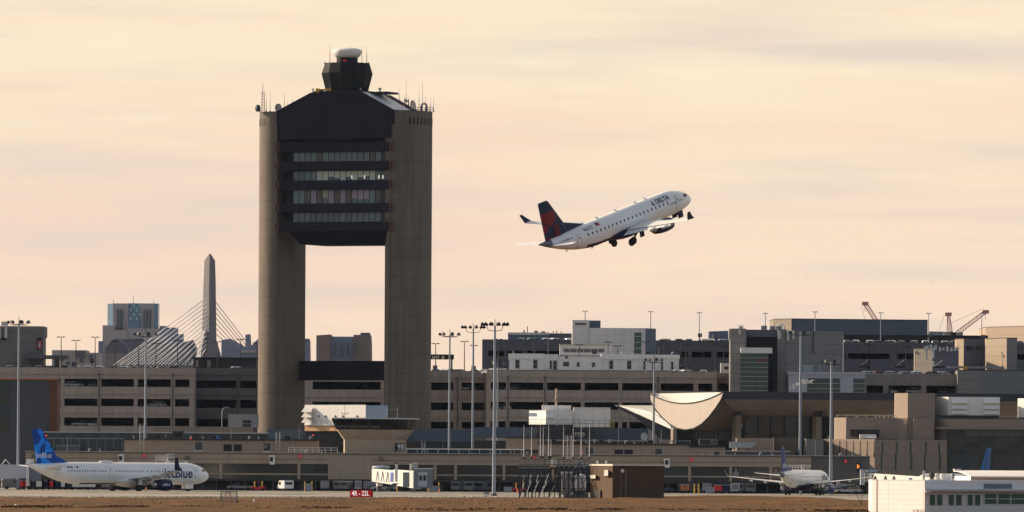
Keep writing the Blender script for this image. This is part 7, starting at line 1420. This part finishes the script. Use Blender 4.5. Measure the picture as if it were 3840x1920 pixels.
# ------------------------------------------------------------------ white block building at the lower right
FWb = Fr(3540, 1830, 800)
o = thing('block_building', 'white painted block building with a sunlit blank end and green reflecting windows', 'building', FWb.base(3560)); w_ = lambda px, y: (FWb.x(px), FWb.Y + y)
blk = M('painted_block', (.64, .60, .575), .75, .05, .8, streak=.05, joints=(2.4, .485, .03, .35))
mb = MB(); mb.prismz([w_(3284, 8.5), w_(3468, 0), w_(3868, 5.0), w_(3868, 14), w_(3284, 16)], 0, FWb.z(1801)); mb.build('wall', blk, o)
fy = lambda px: 5.0 * (px - 3468) / 400
M('block_white', (.72, .72, .74), .6, .05, .6)
def front(name, m, x0, y0, x1, y1, out, th=.15, par=None):
    mb = MB(); mb.prismz([w_(x0, fy(x0) - out), w_(x1, fy(x1) - out), w_(x1, fy(x1) - out + th), w_(x0, fy(x0) - out + th)], FWb.z(y1), FWb.z(y0)); return mb.build(name, m, par or o)
mb = MB(); mb.prismz([w_(3466, -.5), w_(3868, 4.4), w_(3868, 14), w_(3470, 12)], FWb.z(1843), FWb.z(1801.5)); mb.build('parapet_band', MATS['block_white'], o)
mb = MB(); mb.prismz([w_(3284, 8.4), w_(3468, -.1), w_(3468, 12), w_(3284, 16)], FWb.z(1801), FWb.z(1800)); mb.build('end_coping', white, o)
front('canopy_edge', M('canopy_grey', (.42, .43, .46), .6), 3468, 1834, 3866, 1842, 1.0, .5)
front('shadow_panel', M('panel_blue_grey', (.16, .18, .24), .6), 3694, 1813, 3866, 1832, .58, .06)
wg = G('window_green_reflection', (.02, .075, .045), .08)  # reflected greenery is painted as the panes' green base colour
for a, b in ((3488, 3508), (3516, 3536), (3561, 3580), (3589, 3610), (3634, 3653), (3662, 3682)):
    f_ = front('window_frame', M('frame_white', (.6, .6, .6), .6), a - 3, 1852, b + 3, 1898, .05, .1); front('window', wg, a, 1855, b, 1895, .09, .03, f_)
for a, b in ((3700, 3745), (3752, 3798), (3803, 3866)):
    f_ = front('window_frame', MATS['frame_white'], a - 3, 1848, b + 3, 1892, .05, .1); front('window', wg, a, 1851, b, 1868, .09, .03, f_); front('window', wg, a, 1871, b, 1889, .09, .03, f_)
mb = MB(); mb.tube((FWb.x(3301), FWb.Y + 7.6, 0), (FWb.x(3301), FWb.Y + 7.6, FWb.z(1800)), .035); mb.build('drain_pipe', orange, o)
q_ = thing('wall_lamp', 'white floodlight on the corner of the white block building', 'lamp', (FWb.x(3480), FWb.Y - .6, FWb.z(1840))); MB().lathe([(.05, .1), (.25, -.05), (.28, -.15), (.02, -.15)], Z0, n=12).build('shade', white, q_, True, off=Z0); MB().tube((0, 0, .05), (0, .5, .15), .04).build('arm', steel, q_, off=Z0)
# vaulted white roof house on its top
mb = MB(); q_ = thing('roof_house', 'white house with a low curved roof behind the block building parapet', 'building', FWb.base(3700, 30)); FVh = Fr(3700, 1780, 830); pr = []
for i in range(9): t = i / 8; pr.append((FVh.x(3588 + 60 * t), FVh.z(1764 + 26 * t * t)))
mb.prismz([(FVh.x(3596), FVh.Y + 6), (FVh.x(3640), FVh.Y), (FVh.x(3880), FVh.Y + 1), (FVh.x(3880), FVh.Y + 10), (FVh.x(3596), FVh.Y + 10)], 0, FVh.z(1786)); mb.build('wall', MATS['block_white'], q_)
mb = MB(); ra = []
for t in range(7): u = t / 6; ra.append([(FVh.x(3588 + 50 * u), FVh.Y + 6.5 - 7.5 * u, FVh.z(1764 + 22 * u ** 2)), (FVh.x(3588 + 50 * u), FVh.Y + 6.5 - 7.5 * u, FVh.z(1769 + 22 * u ** 2)), (FVh.x(3885), FVh.Y + 6.5 - 6.5 * u, FVh.z(1769 + 22 * u ** 2)), (FVh.x(3885), FVh.Y + 6.5 - 6.5 * u, FVh.z(1764 + 22 * u ** 2))])
mb.loft(ra); mb.build('roof', M('roof_white', (.78, .74, .70), .6, .04, .6), q_)
mb = MB(); FVh.box(mb, 3588, 1759, 3613, 1763.5, 5, 7); mb.build('ridge_cap', white, q_)
for i, (a, b, t, bt, m, lab) in enumerate([(3496, 3520, 1771, 1797, M('tank_olive', (.05, .055, .05), .6), 'dark drum vent on the white block building roof'), (3519, 3541, 1775, 1799, white, 'first white capped roof fan beside the dark drum vent'), (3543, 3563, 1776, 1798, white, 'second white capped roof fan beside the dark drum vent'), (3587, 3601, 1774, 1799, M('fan_grey', (.25, .25, .26), .5), 'grey round fan next to the curved roof house')]):
    z_ = thing('roof_fan', lab, 'vent', (FWb.x((a + b) / 2), FWb.Y + 7 + i, FWb.z(1801))); r = (b - a) / 2 * FWb.s; H = FWb.z(t) - FWb.z(1801); MB().lathe([(r * .65, 0), (r * .65, H * .35), (r, H * .4), (r, H * .85), (r * .7, H * .97), (.02, H)], Z0, n=18).build('housing', m, z_, True, off=Z0); MB().box(-r * 1.1, r * 1.1, -r, r, -.02, .1).build('kerb', white, z_, off=Z0)
# bare shrubs and bits by its wall, windsock-like survey stand
for i, (px, n_) in enumerate([(3430, 14), (3452, 18)]):
    random.seed(40 + i); F = Fr(px, 1915, 785); z_ = thing('dry_shrub', ['straggly leafless shrub before the sunlit blank wall', 'denser leafless shrub at the corner of the white wall'][i], 'shrub', F.base(px)); mb = MB()
    for k_ in range(n_):
        p0 = (random.uniform(-.2, .2), random.uniform(-.2, .2), 0); a = random.uniform(0, 6.28); L1 = random.uniform(.25, .5); p1 = (p0[0] + math.cos(a) * .15, p0[1] + math.sin(a) * .1, L1); mb.tube(p0, p1, .012, .008, n=4)
        for b_ in range(3): mb.tube(p1, (p1[0] + random.uniform(-.25, .25), p1[1] + random.uniform(-.1, .1), p1[2] + random.uniform(-.05, .22)), .007, .004, n=3)
    mb.build('branches', M('twig', (.12, .09, .06), .9), z_, off=Z0); MB().lathe([(.15, 0), (.1, .06), (.02, .08)], Z0, n=8).build('root_clump', M('twig', None), z_, off=Z0)
F = Fr(3232, 1880, 1000); o = thing('tripod_stand', 'thin dark braced pole on the grass left of the white block building', 'pole', F.base(3232)); mb = MB(); mb.tube((0, 0, 0), (0, 0, F.z(1850)), .03); mb.build('pole', darksteel, o, off=Z0); mb = MB(); mb.tube((.0, 0, .1), (-1.0, .2, F.z(1838)), .03); mb.tube((0, 0, .4), (-.25, .1, .7), .025); mb.build('brace', darksteel, o, off=Z0)
for i, (px, py) in enumerate([(953, 1884), (145, 1868), (2208, 1872), (60, 1903)]):
    F = Fr(px, py, 120000 / (py - 1770 - (px - 1920) * .0059)); z_ = thing('marker_plate', f'small white marker in the dry grass, {ORD[i]} of a few', 'marker', (F.x(px), F.Y, .12), 'white markers in the dry grass'); MB().lathe([(.14, 0), (.14, .18), (.08, .24), (.01, .25)], Z0, n=10).build('cap', white, z_, True, off=Z0)

# ------------------------------------------------------------------ distant city, haze tint painted into its colours
FD1 = Fr(495, 1200, 6000)
o = thing('office_tower', 'far glassy tower with brown piers on stepped podiums', 'building', FD1.base(495)); dc = lambda px, y: (FD1.x(px), FD1.Y + y)
mb = MB(); mb.prismz([dc(402, 4), dc(424, 0), dc(424, 30), dc(402, 30)], 0, FD1.z(1139)); mb.prismz([dc(482, 1), dc(592, 6), dc(592, 30), dc(482, 30)], 0, FD1.z(1137)); gt = mb.build('glass_wall', G('far_glass', (.12, .22, .32), .25), o)
mb = MB(); mb.prismz([dc(423.5, -.5), dc(481.5, -1.5), dc(481.5, 28), dc(423.5, 28)], 0, FD1.z(1138)); mb.prismz([dc(528, 1.5), dc(578, 3.5), dc(578, 28), dc(528, 28)], 0, FD1.z(1139)); mb.build('stone_pier', M('far_stone', (.38, .32, .31), .8, .08, .1), o)
for a, b, y0_ in ((439, 446, -2), (452, 460, -2.2), (540, 544, 1), (551, 555, 1.4), (562, 567, 2)):
    mb = MB(); FD1.box(mb, a, 1160, b, 1238, y0_ - .6, y0_ + .5); mb.build('window_strip', G('far_glass_dark', (.03, .055, .075), .15), o)
for r_ in range(4):
    for i in range(4): mb = MB(); FD1.box(mb, 486 + i * 11, 1140 + r_ * 16, 495 + i * 11, 1153 + r_ * 16, .2 + i * .5, .9 + i * .5); mb.build('bright_pane', G('far_pane', (.3, .46, .55), .2) if (r_ + i) % 2 else G('far_glass', None), gt)
mb = MB(); FD1.box(mb, 387, 1221, 433, None, -8, 20); FD1.box(mb, 388, 1240, 480, None, -12, -8.1); FD1.box(mb, 480.2, 1232, 600, None, -9, 20); mb.build('podium', MATS['far_stone'], o)
mb = MB(); FD1.box(mb, 373, 1281, 388, None, -14, 0); FD1.box(mb, 600.2, 1222, 626, None, -5, 20); mb.build('side_block', M('far_haze_blue', (.17, .19, .26), .8, .08, .1), o)
mb = MB()
for px, t in ((422, 1121), (497, 1105), (573, 1124)): mb.tube((FD1.x(px), FD1.Y + 10, FD1.z(1140)), (FD1.x(px), FD1.Y + 10, FD1.z(t)), .3, .15, n=5)
mb.build('roof_mast', steel, o)
def far(name, label, parts, Y, mats_, cat='building', wins=None):
    F = Fr(sum(p[0] for p in parts) / len(parts), 1300, Y); o = thing(name, label, cat, F.base(parts[0][0]))
    for i, (pt, poly, m, y0_, d) in enumerate([(p[1], p[2], p[3], p[4], p[5]) for p in parts]):
        MB().prism(F.poly(poly), F.Y + y0_, F.Y + y0_ + d).build(pt, m, o)
    if wins:
        for a, b, c_, d_ in wins: mb = MB(); F.box(mb, a, b, c_, d_, -.5 + wins_y, .2 + wins_y); mb.build('window', G('far_glass_dark', None), o)
    return o
wins_y = -1
fb, fst = MATS['far_haze_blue'], MATS['far_stone']; fdk = M('far_dark', (.10, .09, .115), .85, .1, .1); fbr = M('far_brown', (.2, .15, .13), .85, .1, .1); fpa = M('far_pale', (.34, .29, .26), .85, .08, .1)
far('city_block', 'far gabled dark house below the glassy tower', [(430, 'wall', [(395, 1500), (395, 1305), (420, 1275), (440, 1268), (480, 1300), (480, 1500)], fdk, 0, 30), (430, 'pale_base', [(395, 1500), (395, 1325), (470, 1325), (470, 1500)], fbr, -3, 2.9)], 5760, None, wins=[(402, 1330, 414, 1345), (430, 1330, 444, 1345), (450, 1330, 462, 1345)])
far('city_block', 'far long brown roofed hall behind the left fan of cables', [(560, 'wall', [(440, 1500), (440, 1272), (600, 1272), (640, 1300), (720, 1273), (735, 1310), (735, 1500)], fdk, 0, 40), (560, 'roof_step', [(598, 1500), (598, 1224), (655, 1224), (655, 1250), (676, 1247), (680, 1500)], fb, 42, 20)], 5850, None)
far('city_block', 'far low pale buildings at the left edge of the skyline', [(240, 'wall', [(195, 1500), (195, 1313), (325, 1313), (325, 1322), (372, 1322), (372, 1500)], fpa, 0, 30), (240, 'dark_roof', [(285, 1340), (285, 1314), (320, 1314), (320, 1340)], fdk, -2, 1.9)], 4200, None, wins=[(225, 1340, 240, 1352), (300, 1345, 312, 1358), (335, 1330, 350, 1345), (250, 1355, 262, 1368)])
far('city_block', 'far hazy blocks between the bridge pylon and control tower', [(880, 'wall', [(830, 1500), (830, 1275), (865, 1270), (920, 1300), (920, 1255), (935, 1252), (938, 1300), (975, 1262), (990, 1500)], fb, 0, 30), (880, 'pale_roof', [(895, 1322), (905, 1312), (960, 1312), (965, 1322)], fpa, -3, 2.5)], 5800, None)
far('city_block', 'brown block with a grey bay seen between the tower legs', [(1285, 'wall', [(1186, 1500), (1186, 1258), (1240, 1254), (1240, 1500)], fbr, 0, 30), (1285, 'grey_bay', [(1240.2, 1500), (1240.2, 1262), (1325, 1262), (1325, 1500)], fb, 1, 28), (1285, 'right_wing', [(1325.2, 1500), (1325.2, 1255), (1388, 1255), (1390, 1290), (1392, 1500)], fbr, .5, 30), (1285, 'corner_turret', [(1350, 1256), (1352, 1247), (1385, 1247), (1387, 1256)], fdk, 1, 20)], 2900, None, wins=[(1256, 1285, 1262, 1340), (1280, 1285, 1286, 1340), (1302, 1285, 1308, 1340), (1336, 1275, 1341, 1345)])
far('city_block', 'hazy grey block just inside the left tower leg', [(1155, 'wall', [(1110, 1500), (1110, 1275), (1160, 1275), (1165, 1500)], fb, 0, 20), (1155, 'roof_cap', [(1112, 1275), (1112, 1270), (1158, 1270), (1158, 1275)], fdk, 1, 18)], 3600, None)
far('flat_roof_block', 'blue and grey flat block with rooftop pipes behind the upper deck', [(1990, 'wall', [(1905, 1400), (1905, 1256), (2059, 1256), (2059, 1400)], M('far_panel_blue', (.10, .14, .22), .7, .08, .1), 0, 30), (1990, 'roof_band', [(1904, 1256), (1904, 1247), (2060, 1247), (2060, 1256)], M('far_band_white', (.5, .5, .5), .7), -1, 32), (1990, 'brown_wing', [(2059.2, 1400), (2059.2, 1249), (2146, 1249), (2146, 1400)], fdk, 2, 28)], 2300, None)
F = Fr(2000, 1245, 2295)
for i, (px, w_, h_) in enumerate([(1965, 3, 10), (1978, 1.5, 26), (2010, 7, 8), (2037, 8, 6), (2075, 2, 7), (2088, 2, 9), (2105, 2, 6)]):
    z_ = thing('roof_pipe', f'small rooftop stack on the blue and grey flat block, {ORD[i]} from the left', 'stack', (F.x(px), F.Y + 6, F.z(1247)), 'rooftop stacks on the blue flat block'); MB().lathe([(w_ * F.s, 0), (w_ * F.s, h_ * F.s * .8), (w_ * F.s * .6, h_ * F.s)], Z0, n=8).build('pipe', darksteel, z_, off=Z0)
FDb = Fr(3190, 1230, 2250)
o = thing('hangar_building', 'long blue-grey hangar block with a warm lit end above the right decks', 'hangar', FDb.base(3190)); dd = lambda px, y: (FDb.x(px), FDb.Y + y)
mb = MB(); mb.prismz([dd(2968.3, 0), dd(3484, 8), dd(3484, 40), dd(2968.3, 40)], 0, FDb.z(1197)); mb.build('wall', M('hangar_blue', (.075, .095, .13), .7, .08, .1, joints=(0, 4.4, .08, .25)), o); mb = MB(); mb.prismz([dd(2903, 9), dd(2968, 0), dd(2968, 40), dd(2903, 40)], 0, FDb.z(1196.5)); mb.build('lit_end', M('hangar_end_sunlit', (.22, .18, .15), .8, .08, .1, joints=(0, 2.2, .07, .25)), o); mb = MB(); mb.prismz([dd(2902, 8.8), dd(2968, -.3), dd(3486, 7.7), dd(3486, 40), dd(2902, 40)], FDb.z(1197), FDb.z(1195.5)); mb.build('roof_edge', MATS['coping_dark'], o)  # sun's warmth on the end wall is painted into its colour
FDk = Fr(3400, 1264, 2000)
o = thing('parking_roof', 'dark brown roof slab line behind the right-hand upper deck', 'building', FDk.base(3400)); mb = MB(); FDk.box(mb, 3163, 1258, 3705, None, 0, 12); mb.build('wall', M('dark_brown_wall', (.025, .018, .018), .8), o); mb = MB(); FDk.box(mb, 3162, 1256.5, 3706, 1258, -.3, 12.2); mb.build('roof_edge', M('dark_trim', (.04, .035, .035), .7), o)
FDw = Fr(3780, 1240, 2100)
o = thing('warm_building', 'tan building lit by the sun at the top right edge', 'building', FDw.base(3780)); mb = MB(); mb.prismz([(FDw.x(3705), FDw.Y + 12), (FDw.x(3880), FDw.Y - 8), (FDw.x(3880), FDw.Y + 40), (FDw.x(3705), FDw.Y + 40)], 0, FDw.z(1224)); mb.build('wall', M('tan_far', (.36, .27, .2), .8, .06, .3, joints=(0, 2.9, .08, .3)), o); mb = MB(); mb.prismz([(FDw.x(3703), FDw.Y + 12), (FDw.x(3882), FDw.Y - 8.5), (FDw.x(3882), FDw.Y + 41), (FDw.x(3703), FDw.Y + 41)], FDw.z(1224), FDw.z(1222.5)); mb.build('coping', tan2, o)
# pier stair blocks on the right decks
FE = Fr(3700, 1320, 1806)
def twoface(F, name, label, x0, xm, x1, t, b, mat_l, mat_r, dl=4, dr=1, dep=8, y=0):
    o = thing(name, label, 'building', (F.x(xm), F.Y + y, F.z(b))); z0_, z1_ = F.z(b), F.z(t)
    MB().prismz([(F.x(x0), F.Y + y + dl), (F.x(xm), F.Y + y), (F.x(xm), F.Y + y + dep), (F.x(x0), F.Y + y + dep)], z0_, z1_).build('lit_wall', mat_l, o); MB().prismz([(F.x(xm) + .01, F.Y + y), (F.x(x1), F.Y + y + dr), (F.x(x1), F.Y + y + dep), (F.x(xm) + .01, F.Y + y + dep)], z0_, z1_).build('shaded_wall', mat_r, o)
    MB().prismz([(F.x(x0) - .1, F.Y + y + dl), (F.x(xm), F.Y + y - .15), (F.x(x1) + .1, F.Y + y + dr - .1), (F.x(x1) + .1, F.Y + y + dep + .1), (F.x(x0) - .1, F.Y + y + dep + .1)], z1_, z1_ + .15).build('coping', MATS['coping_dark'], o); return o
bl2 = M('stair_tan_sunlit', (.33, .265, .2), .85, .08, .4, joints=(0, 2.1, .09, .4)); bl3 = M('stair_purple_shade', (.13, .13, .165), .8, .08, .4, joints=(0, 2.1, .07, .2))  # sunlight and shade on the blocks painted as separate wall colours
o = twoface(FE, 'stair_block', 'lift block with a narrow lit edge and shaded purple-grey louvred front', 3601, 3627, 3706, 1268, 1405, bl2, bl3, dl=3, y=14)
for a in (3637, 3674): mb = MB(); FE.box(mb, a, 1294, a + 22, 1309, 13.9, 14.3); l_ = mb.build('louver', blackm, o); mb = MB(); [FE.box(mb, a, 1296 + k_ * 4, a + 22, 1297.5 + k_ * 4, 13.8, 13.9) for k_ in range(4)]; mb.build('louver_blades', M('louvre_grey', None), l_)
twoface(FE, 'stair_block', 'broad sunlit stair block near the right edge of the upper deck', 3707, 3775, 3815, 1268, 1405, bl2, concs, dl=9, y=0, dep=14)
o = twoface(FE, 'stair_block', 'low pale stair block crowded with white aerials', 3437, 3500, 3600, 1308, 1402, M('stair_pale_sunlit', (.24, .215, .19), .85, .08, .4, joints=(0, 2.3, .09, .4)), bl3, dl=4, y=4)
for i, (px, t, b) in enumerate([(3472, 1300, 1316), (3481, 1296, 1314), (3494, 1292, 1315), (3512, 1294, 1312), (3478, 1317, 1345), (3503, 1303, 1343), (3528, 1302, 1318), (3541, 1304, 1314), (3556, 1299, 1318), (3571, 1304, 1318), (3584, 1303, 1316), (3594, 1299, 1314), (3504, 1355, 1375)]):
    z_ = thing('panel_antenna', f'white panel aerial on the low aerial-crowded stair block, {ORD[i]} of many', 'antenna', (FE.x(px), FE.Y + 3.5, FE.z(b)), 'panel aerials on the low stair block'); h_ = FE.z(t) - FE.z(b); MB().box(-.24, .24, -.2, .1, 0, h_).build('panel', M('aerial_white', None), z_, off=Z0); MB().tube((0, .25, -.3), (0, .25, h_ + .2), .06).build('pole', lampdark, z_, off=Z0)
FDs = Fr(3720, 1430, 1796)
twoface(FDs, 'deck_end_building', 'plain half lit, half shaded concrete end of the lower right deck', 3591, 3684, 3870, 1390, 1500, concs, M('cool_grey_shade', (.15, .16, .175), .85, .08, .4, joints=(0, 2.2, .09, .35)), dl=.15, dr=6, dep=30)  # right-hand wall's shade is put into a cooler, darker grey
o = thing('barrier_rail', 'pale low wall with a yellow barrier on the lower right deck', 'barrier', (FDs.x(3640), FDs.Y + 4, FDs.z(1391))); mb = MB(); FDs.box(mb, 3555, 1373, 3770, 1381, 4, 4.5); mb.build('rail', M('pale_grey_panel', None), o); mb = MB(); FDs.box(mb, 3614, 1374, 3632, 1384, 3.6, 3.95); mb.build('barrier_block', yellow, o); mb = MB(); [FDs.box(mb, 3560 + i * 40, 1381, 3562 + i * 40, 1391, 4.1, 4.4) for i in range(6)]; mb.build('posts', darksteel, o)
for i, px in enumerate((3245, 3380, 3525)):
    z_ = thing('barrier_sign', f'dark direction sign with pale stay on the lower right deck, {ORD[i]} from the left', 'sign', (FD.x(px), FD.Y + 6, FD.z(1402)), 'dark direction signs on the lower right deck'); mb = MB(); FD.box(mb, px - 20, 1371, px + 22, 1378, 6, 6.3); mb.build('panel', blackm, z_); mb = MB(); mb.tube((FD.x(px + 16), FD.Y + 6.5, FD.z(1402)), (FD.x(px + 16), FD.Y + 6.5, FD.z(1345)), .09); mb.build('post', lampdark, z_); mb = MB(); mb.tube((FD.x(px - 14), FD.Y + 6.2, FD.z(1371)), (FD.x(px + 16), FD.Y + 6.2, FD.z(1347)), .05); mb.build('stay', MATS['pale_trim_glint'], z_)
far('far_hall', 'hazy blue block on the skyline behind the upper deck cars', [(2695, 'wall', [(2659, 1400), (2659, 1243), (2730, 1240), (2738, 1400)], M('far_haze_blue2', (.09, .11, .19), .8, .1, .1), 0, 20), (2695, 'pale_panel', [(2668, 1275), (2668, 1252), (2676, 1252), (2676, 1275)], fpa, -1.2, 1)], 3600, None)
far('far_ship', 'hazy blue low structure on the horizon below the cranes', [(3560, 'hull', [(3484, 1300), (3484, 1246), (3572, 1246), (3575, 1258), (3620, 1258), (3620, 1300)], M('far_haze_blue3', (.16, .2, .26), .8, .15, .08), 0, 20), (3560, 'roof_lip', [(3486, 1246), (3486, 1243), (3570, 1244), (3570, 1246)], fdk, 2, 15)], 4200, None)
def crane(pts, w0, w1, label, Y=4000):
    F = Fr(pts[0][0], pts[0][1], Y); a = Vector((F.x(pts[0][0]), Y, F.z(pts[0][1]))); b = Vector((F.x(pts[1][0]), Y, F.z(pts[1][1]))); o = thing('crane', label, 'crane', (a.x, Y, 0)); d = (b - a).normalized(); p = Vector((-d.z, 0, d.x)); mb = MB(); N_ = 11; wa, wb = w0 * F.s, w1 * F.s
    c_ = lambda t, s_, y: a.lerp(b, t) + p * (s_ * (wa + (wb - wa) * t)) + Vector((0, y, 0))
    for y in (-.8, .8):
        for s_ in (-1, 1): mb.tube(c_(0, s_, y), c_(1, s_, y), .2, n=5)
        for k_ in range(N_): t0, t1 = k_ / N_, (k_ + 1) / N_; mb.tube(c_(t0, -1, y), c_(t1, 1, y), .13, n=4); mb.tube(c_(t0, 1, y), c_(t0, -1, y), .13, n=4)
    mb.build('lattice_boom', M('crane_hazed_red', (.42, .19, .17), .7, .2, .2), o); mb = MB(); mb.tube(b, b + Vector((-.2, 0, -4)), .12, n=4); mb.tube(b + p * 2, a + p * 6, .1, n=4); mb.build('hoist_cable', steel, o)  # boom red is paled in the colour itself to suggest haze
    MB().box(b.x - 1.6, b.x + 1.6, Y - 1, Y + 1, b.z - 1, b.z + .8).build('boom_head', MATS['crane_hazed_red'], o); MB().box(a.x - 3, a.x + 3, Y - 2, Y + 2, 0, a.z + .5).build('crane_base', M('crane_base_grey', (.25, .2, .2), .8), o)
crane(((3290, 1210), (3244, 1138)), 7, 7, 'red lattice crane boom leaning left above the hangar block'); crane(((3562, 1250), (3556, 1178)), 10, 4, 'upright red lattice crane boom seen end on'); crane(((3588, 1250), (3696, 1168)), 7, 6, 'long red and grey lattice crane boom leaning right')
# cable-stayed bridge
FZk = Fr(784, 1150, 5500)
br = thing('cable_bridge', 'distant cable-stayed bridge with an obelisk pylon and white cables', 'bridge', FZk.base(784)); zk = lambda px, y: (FZk.x(px), FZk.Y + y)
def obring(l, m, r, py): return [(FZk.x(l), FZk.Y + 2, FZk.z(py)), (FZk.x(m), FZk.Y - 4, FZk.z(py)), (FZk.x(r), FZk.Y + 3, FZk.z(py)), (FZk.x(m + 2), FZk.Y + 9, FZk.z(py))]
pm = M('bridge_concrete', (.15, .135, .14), .8, .06, .1, joints=(0, 13, .4, .2))
MB().loft([obring(748, 786, 852, 1420), obring(752, 786, 826, 1320), obring(757, 786, 812, 1275), obring(758, 785, 811, 1240), obring(762, 785, 808, 1060), obring(765, 785.5, 805, 977), obring(785, 785.5, 786.5, 951)]).build('pylon', pm, br)
mb = MB(); mb.loft([obring(720, 740, 775, 1420), obring(735, 752, 778, 1340), obring(756, 770, 782, 1240)]); mb.build('pylon_leg', M('bridge_pale', (.35, .33, .33), .8), br)
cm = M('cable_white', (.75, .72, .7), .5, .03)
for i in range(13):
    t = i / 12
    for k_, (tx, y_) in enumerate((((778 - 3 * t), -6), ((766 - 4 * t), 6))):
        mb = MB(); e = (640 - 0 - 200 * (1 - t) * 1.0 + 95 * t - k_ * 18, 1375 - 2 * t)
        mb.tube((FZk.x(tx), FZk.Y + y_, FZk.z(1118 + 190 * t)), (FZk.x(e[0] + (20 if k_ else 0)), FZk.Y + y_ * 3 - 30 * (1 - t), FZk.z(e[1])), (.32 if k_ == 0 else .22), n=5); mb.build('cable', cm, br)
for i in range(7):
    t = i / 6; mb = MB(); mb.tube((FZk.x(809 + 2 * t), FZk.Y + 2, FZk.z(1133 + 120 * t)), (FZk.x(935 - 70 * t), FZk.Y + 40 - 20 * t, FZk.z(1300)), .26, n=5); mb.build('cable', M('cable_grey', (.3, .28, .3), .6), br)
mb = MB(); FZk.box(mb, 420, 1372, 1000, 1382, -40, 30); mb.build('deck', pm, br)
for i, (px, py) in enumerate([(3021, 1027), (3492, 1057)]):
    F = Fr(px, py, 1300); z_ = thing('bird', ['tiny distant bird in the sky right of the jet', 'tiny distant bird in the sky near the right edge'][i], 'bird', (F.x(px), F.Y, F.z(py))); MB().add([(-.32, 0, .22), (0, -.05, 0), (.32, 0, .12), (.05, .12, 0), (-.03, .15, .03), (0, 0, -.05)], [(0, 1, 4), (2, 3, 1), (1, 3, 4), (0, 4, 5), (2, 5, 3), (0, 5, 1), (1, 5, 2)]).build('bird_body', blackm, z_, off=Z0)

# ------------------------------------------------------------------ the air itself
hz = MB().box(-720, 720, -60, 6200, -1.0, 260).build('haze', white); hz['kind'] = 'stuff'
hm = bpy.data.materials.new('haze_air'); hm.use_nodes = True; hm.node_tree.nodes.clear(); ou = hm.node_tree.nodes.new('ShaderNodeOutputMaterial'); pvn = hm.node_tree.nodes.new('ShaderNodeVolumePrincipled')
pvn.inputs['Color'].default_value = (.55, .70, 1.0, 1); pvn.inputs['Density'].default_value = 0.000008; pvn.inputs['Anisotropy'].default_value = 0.0
hm.node_tree.links.new(pvn.outputs[0], ou.inputs['Volume']); hz.data.materials.clear(); hz.data.materials.append(hm)
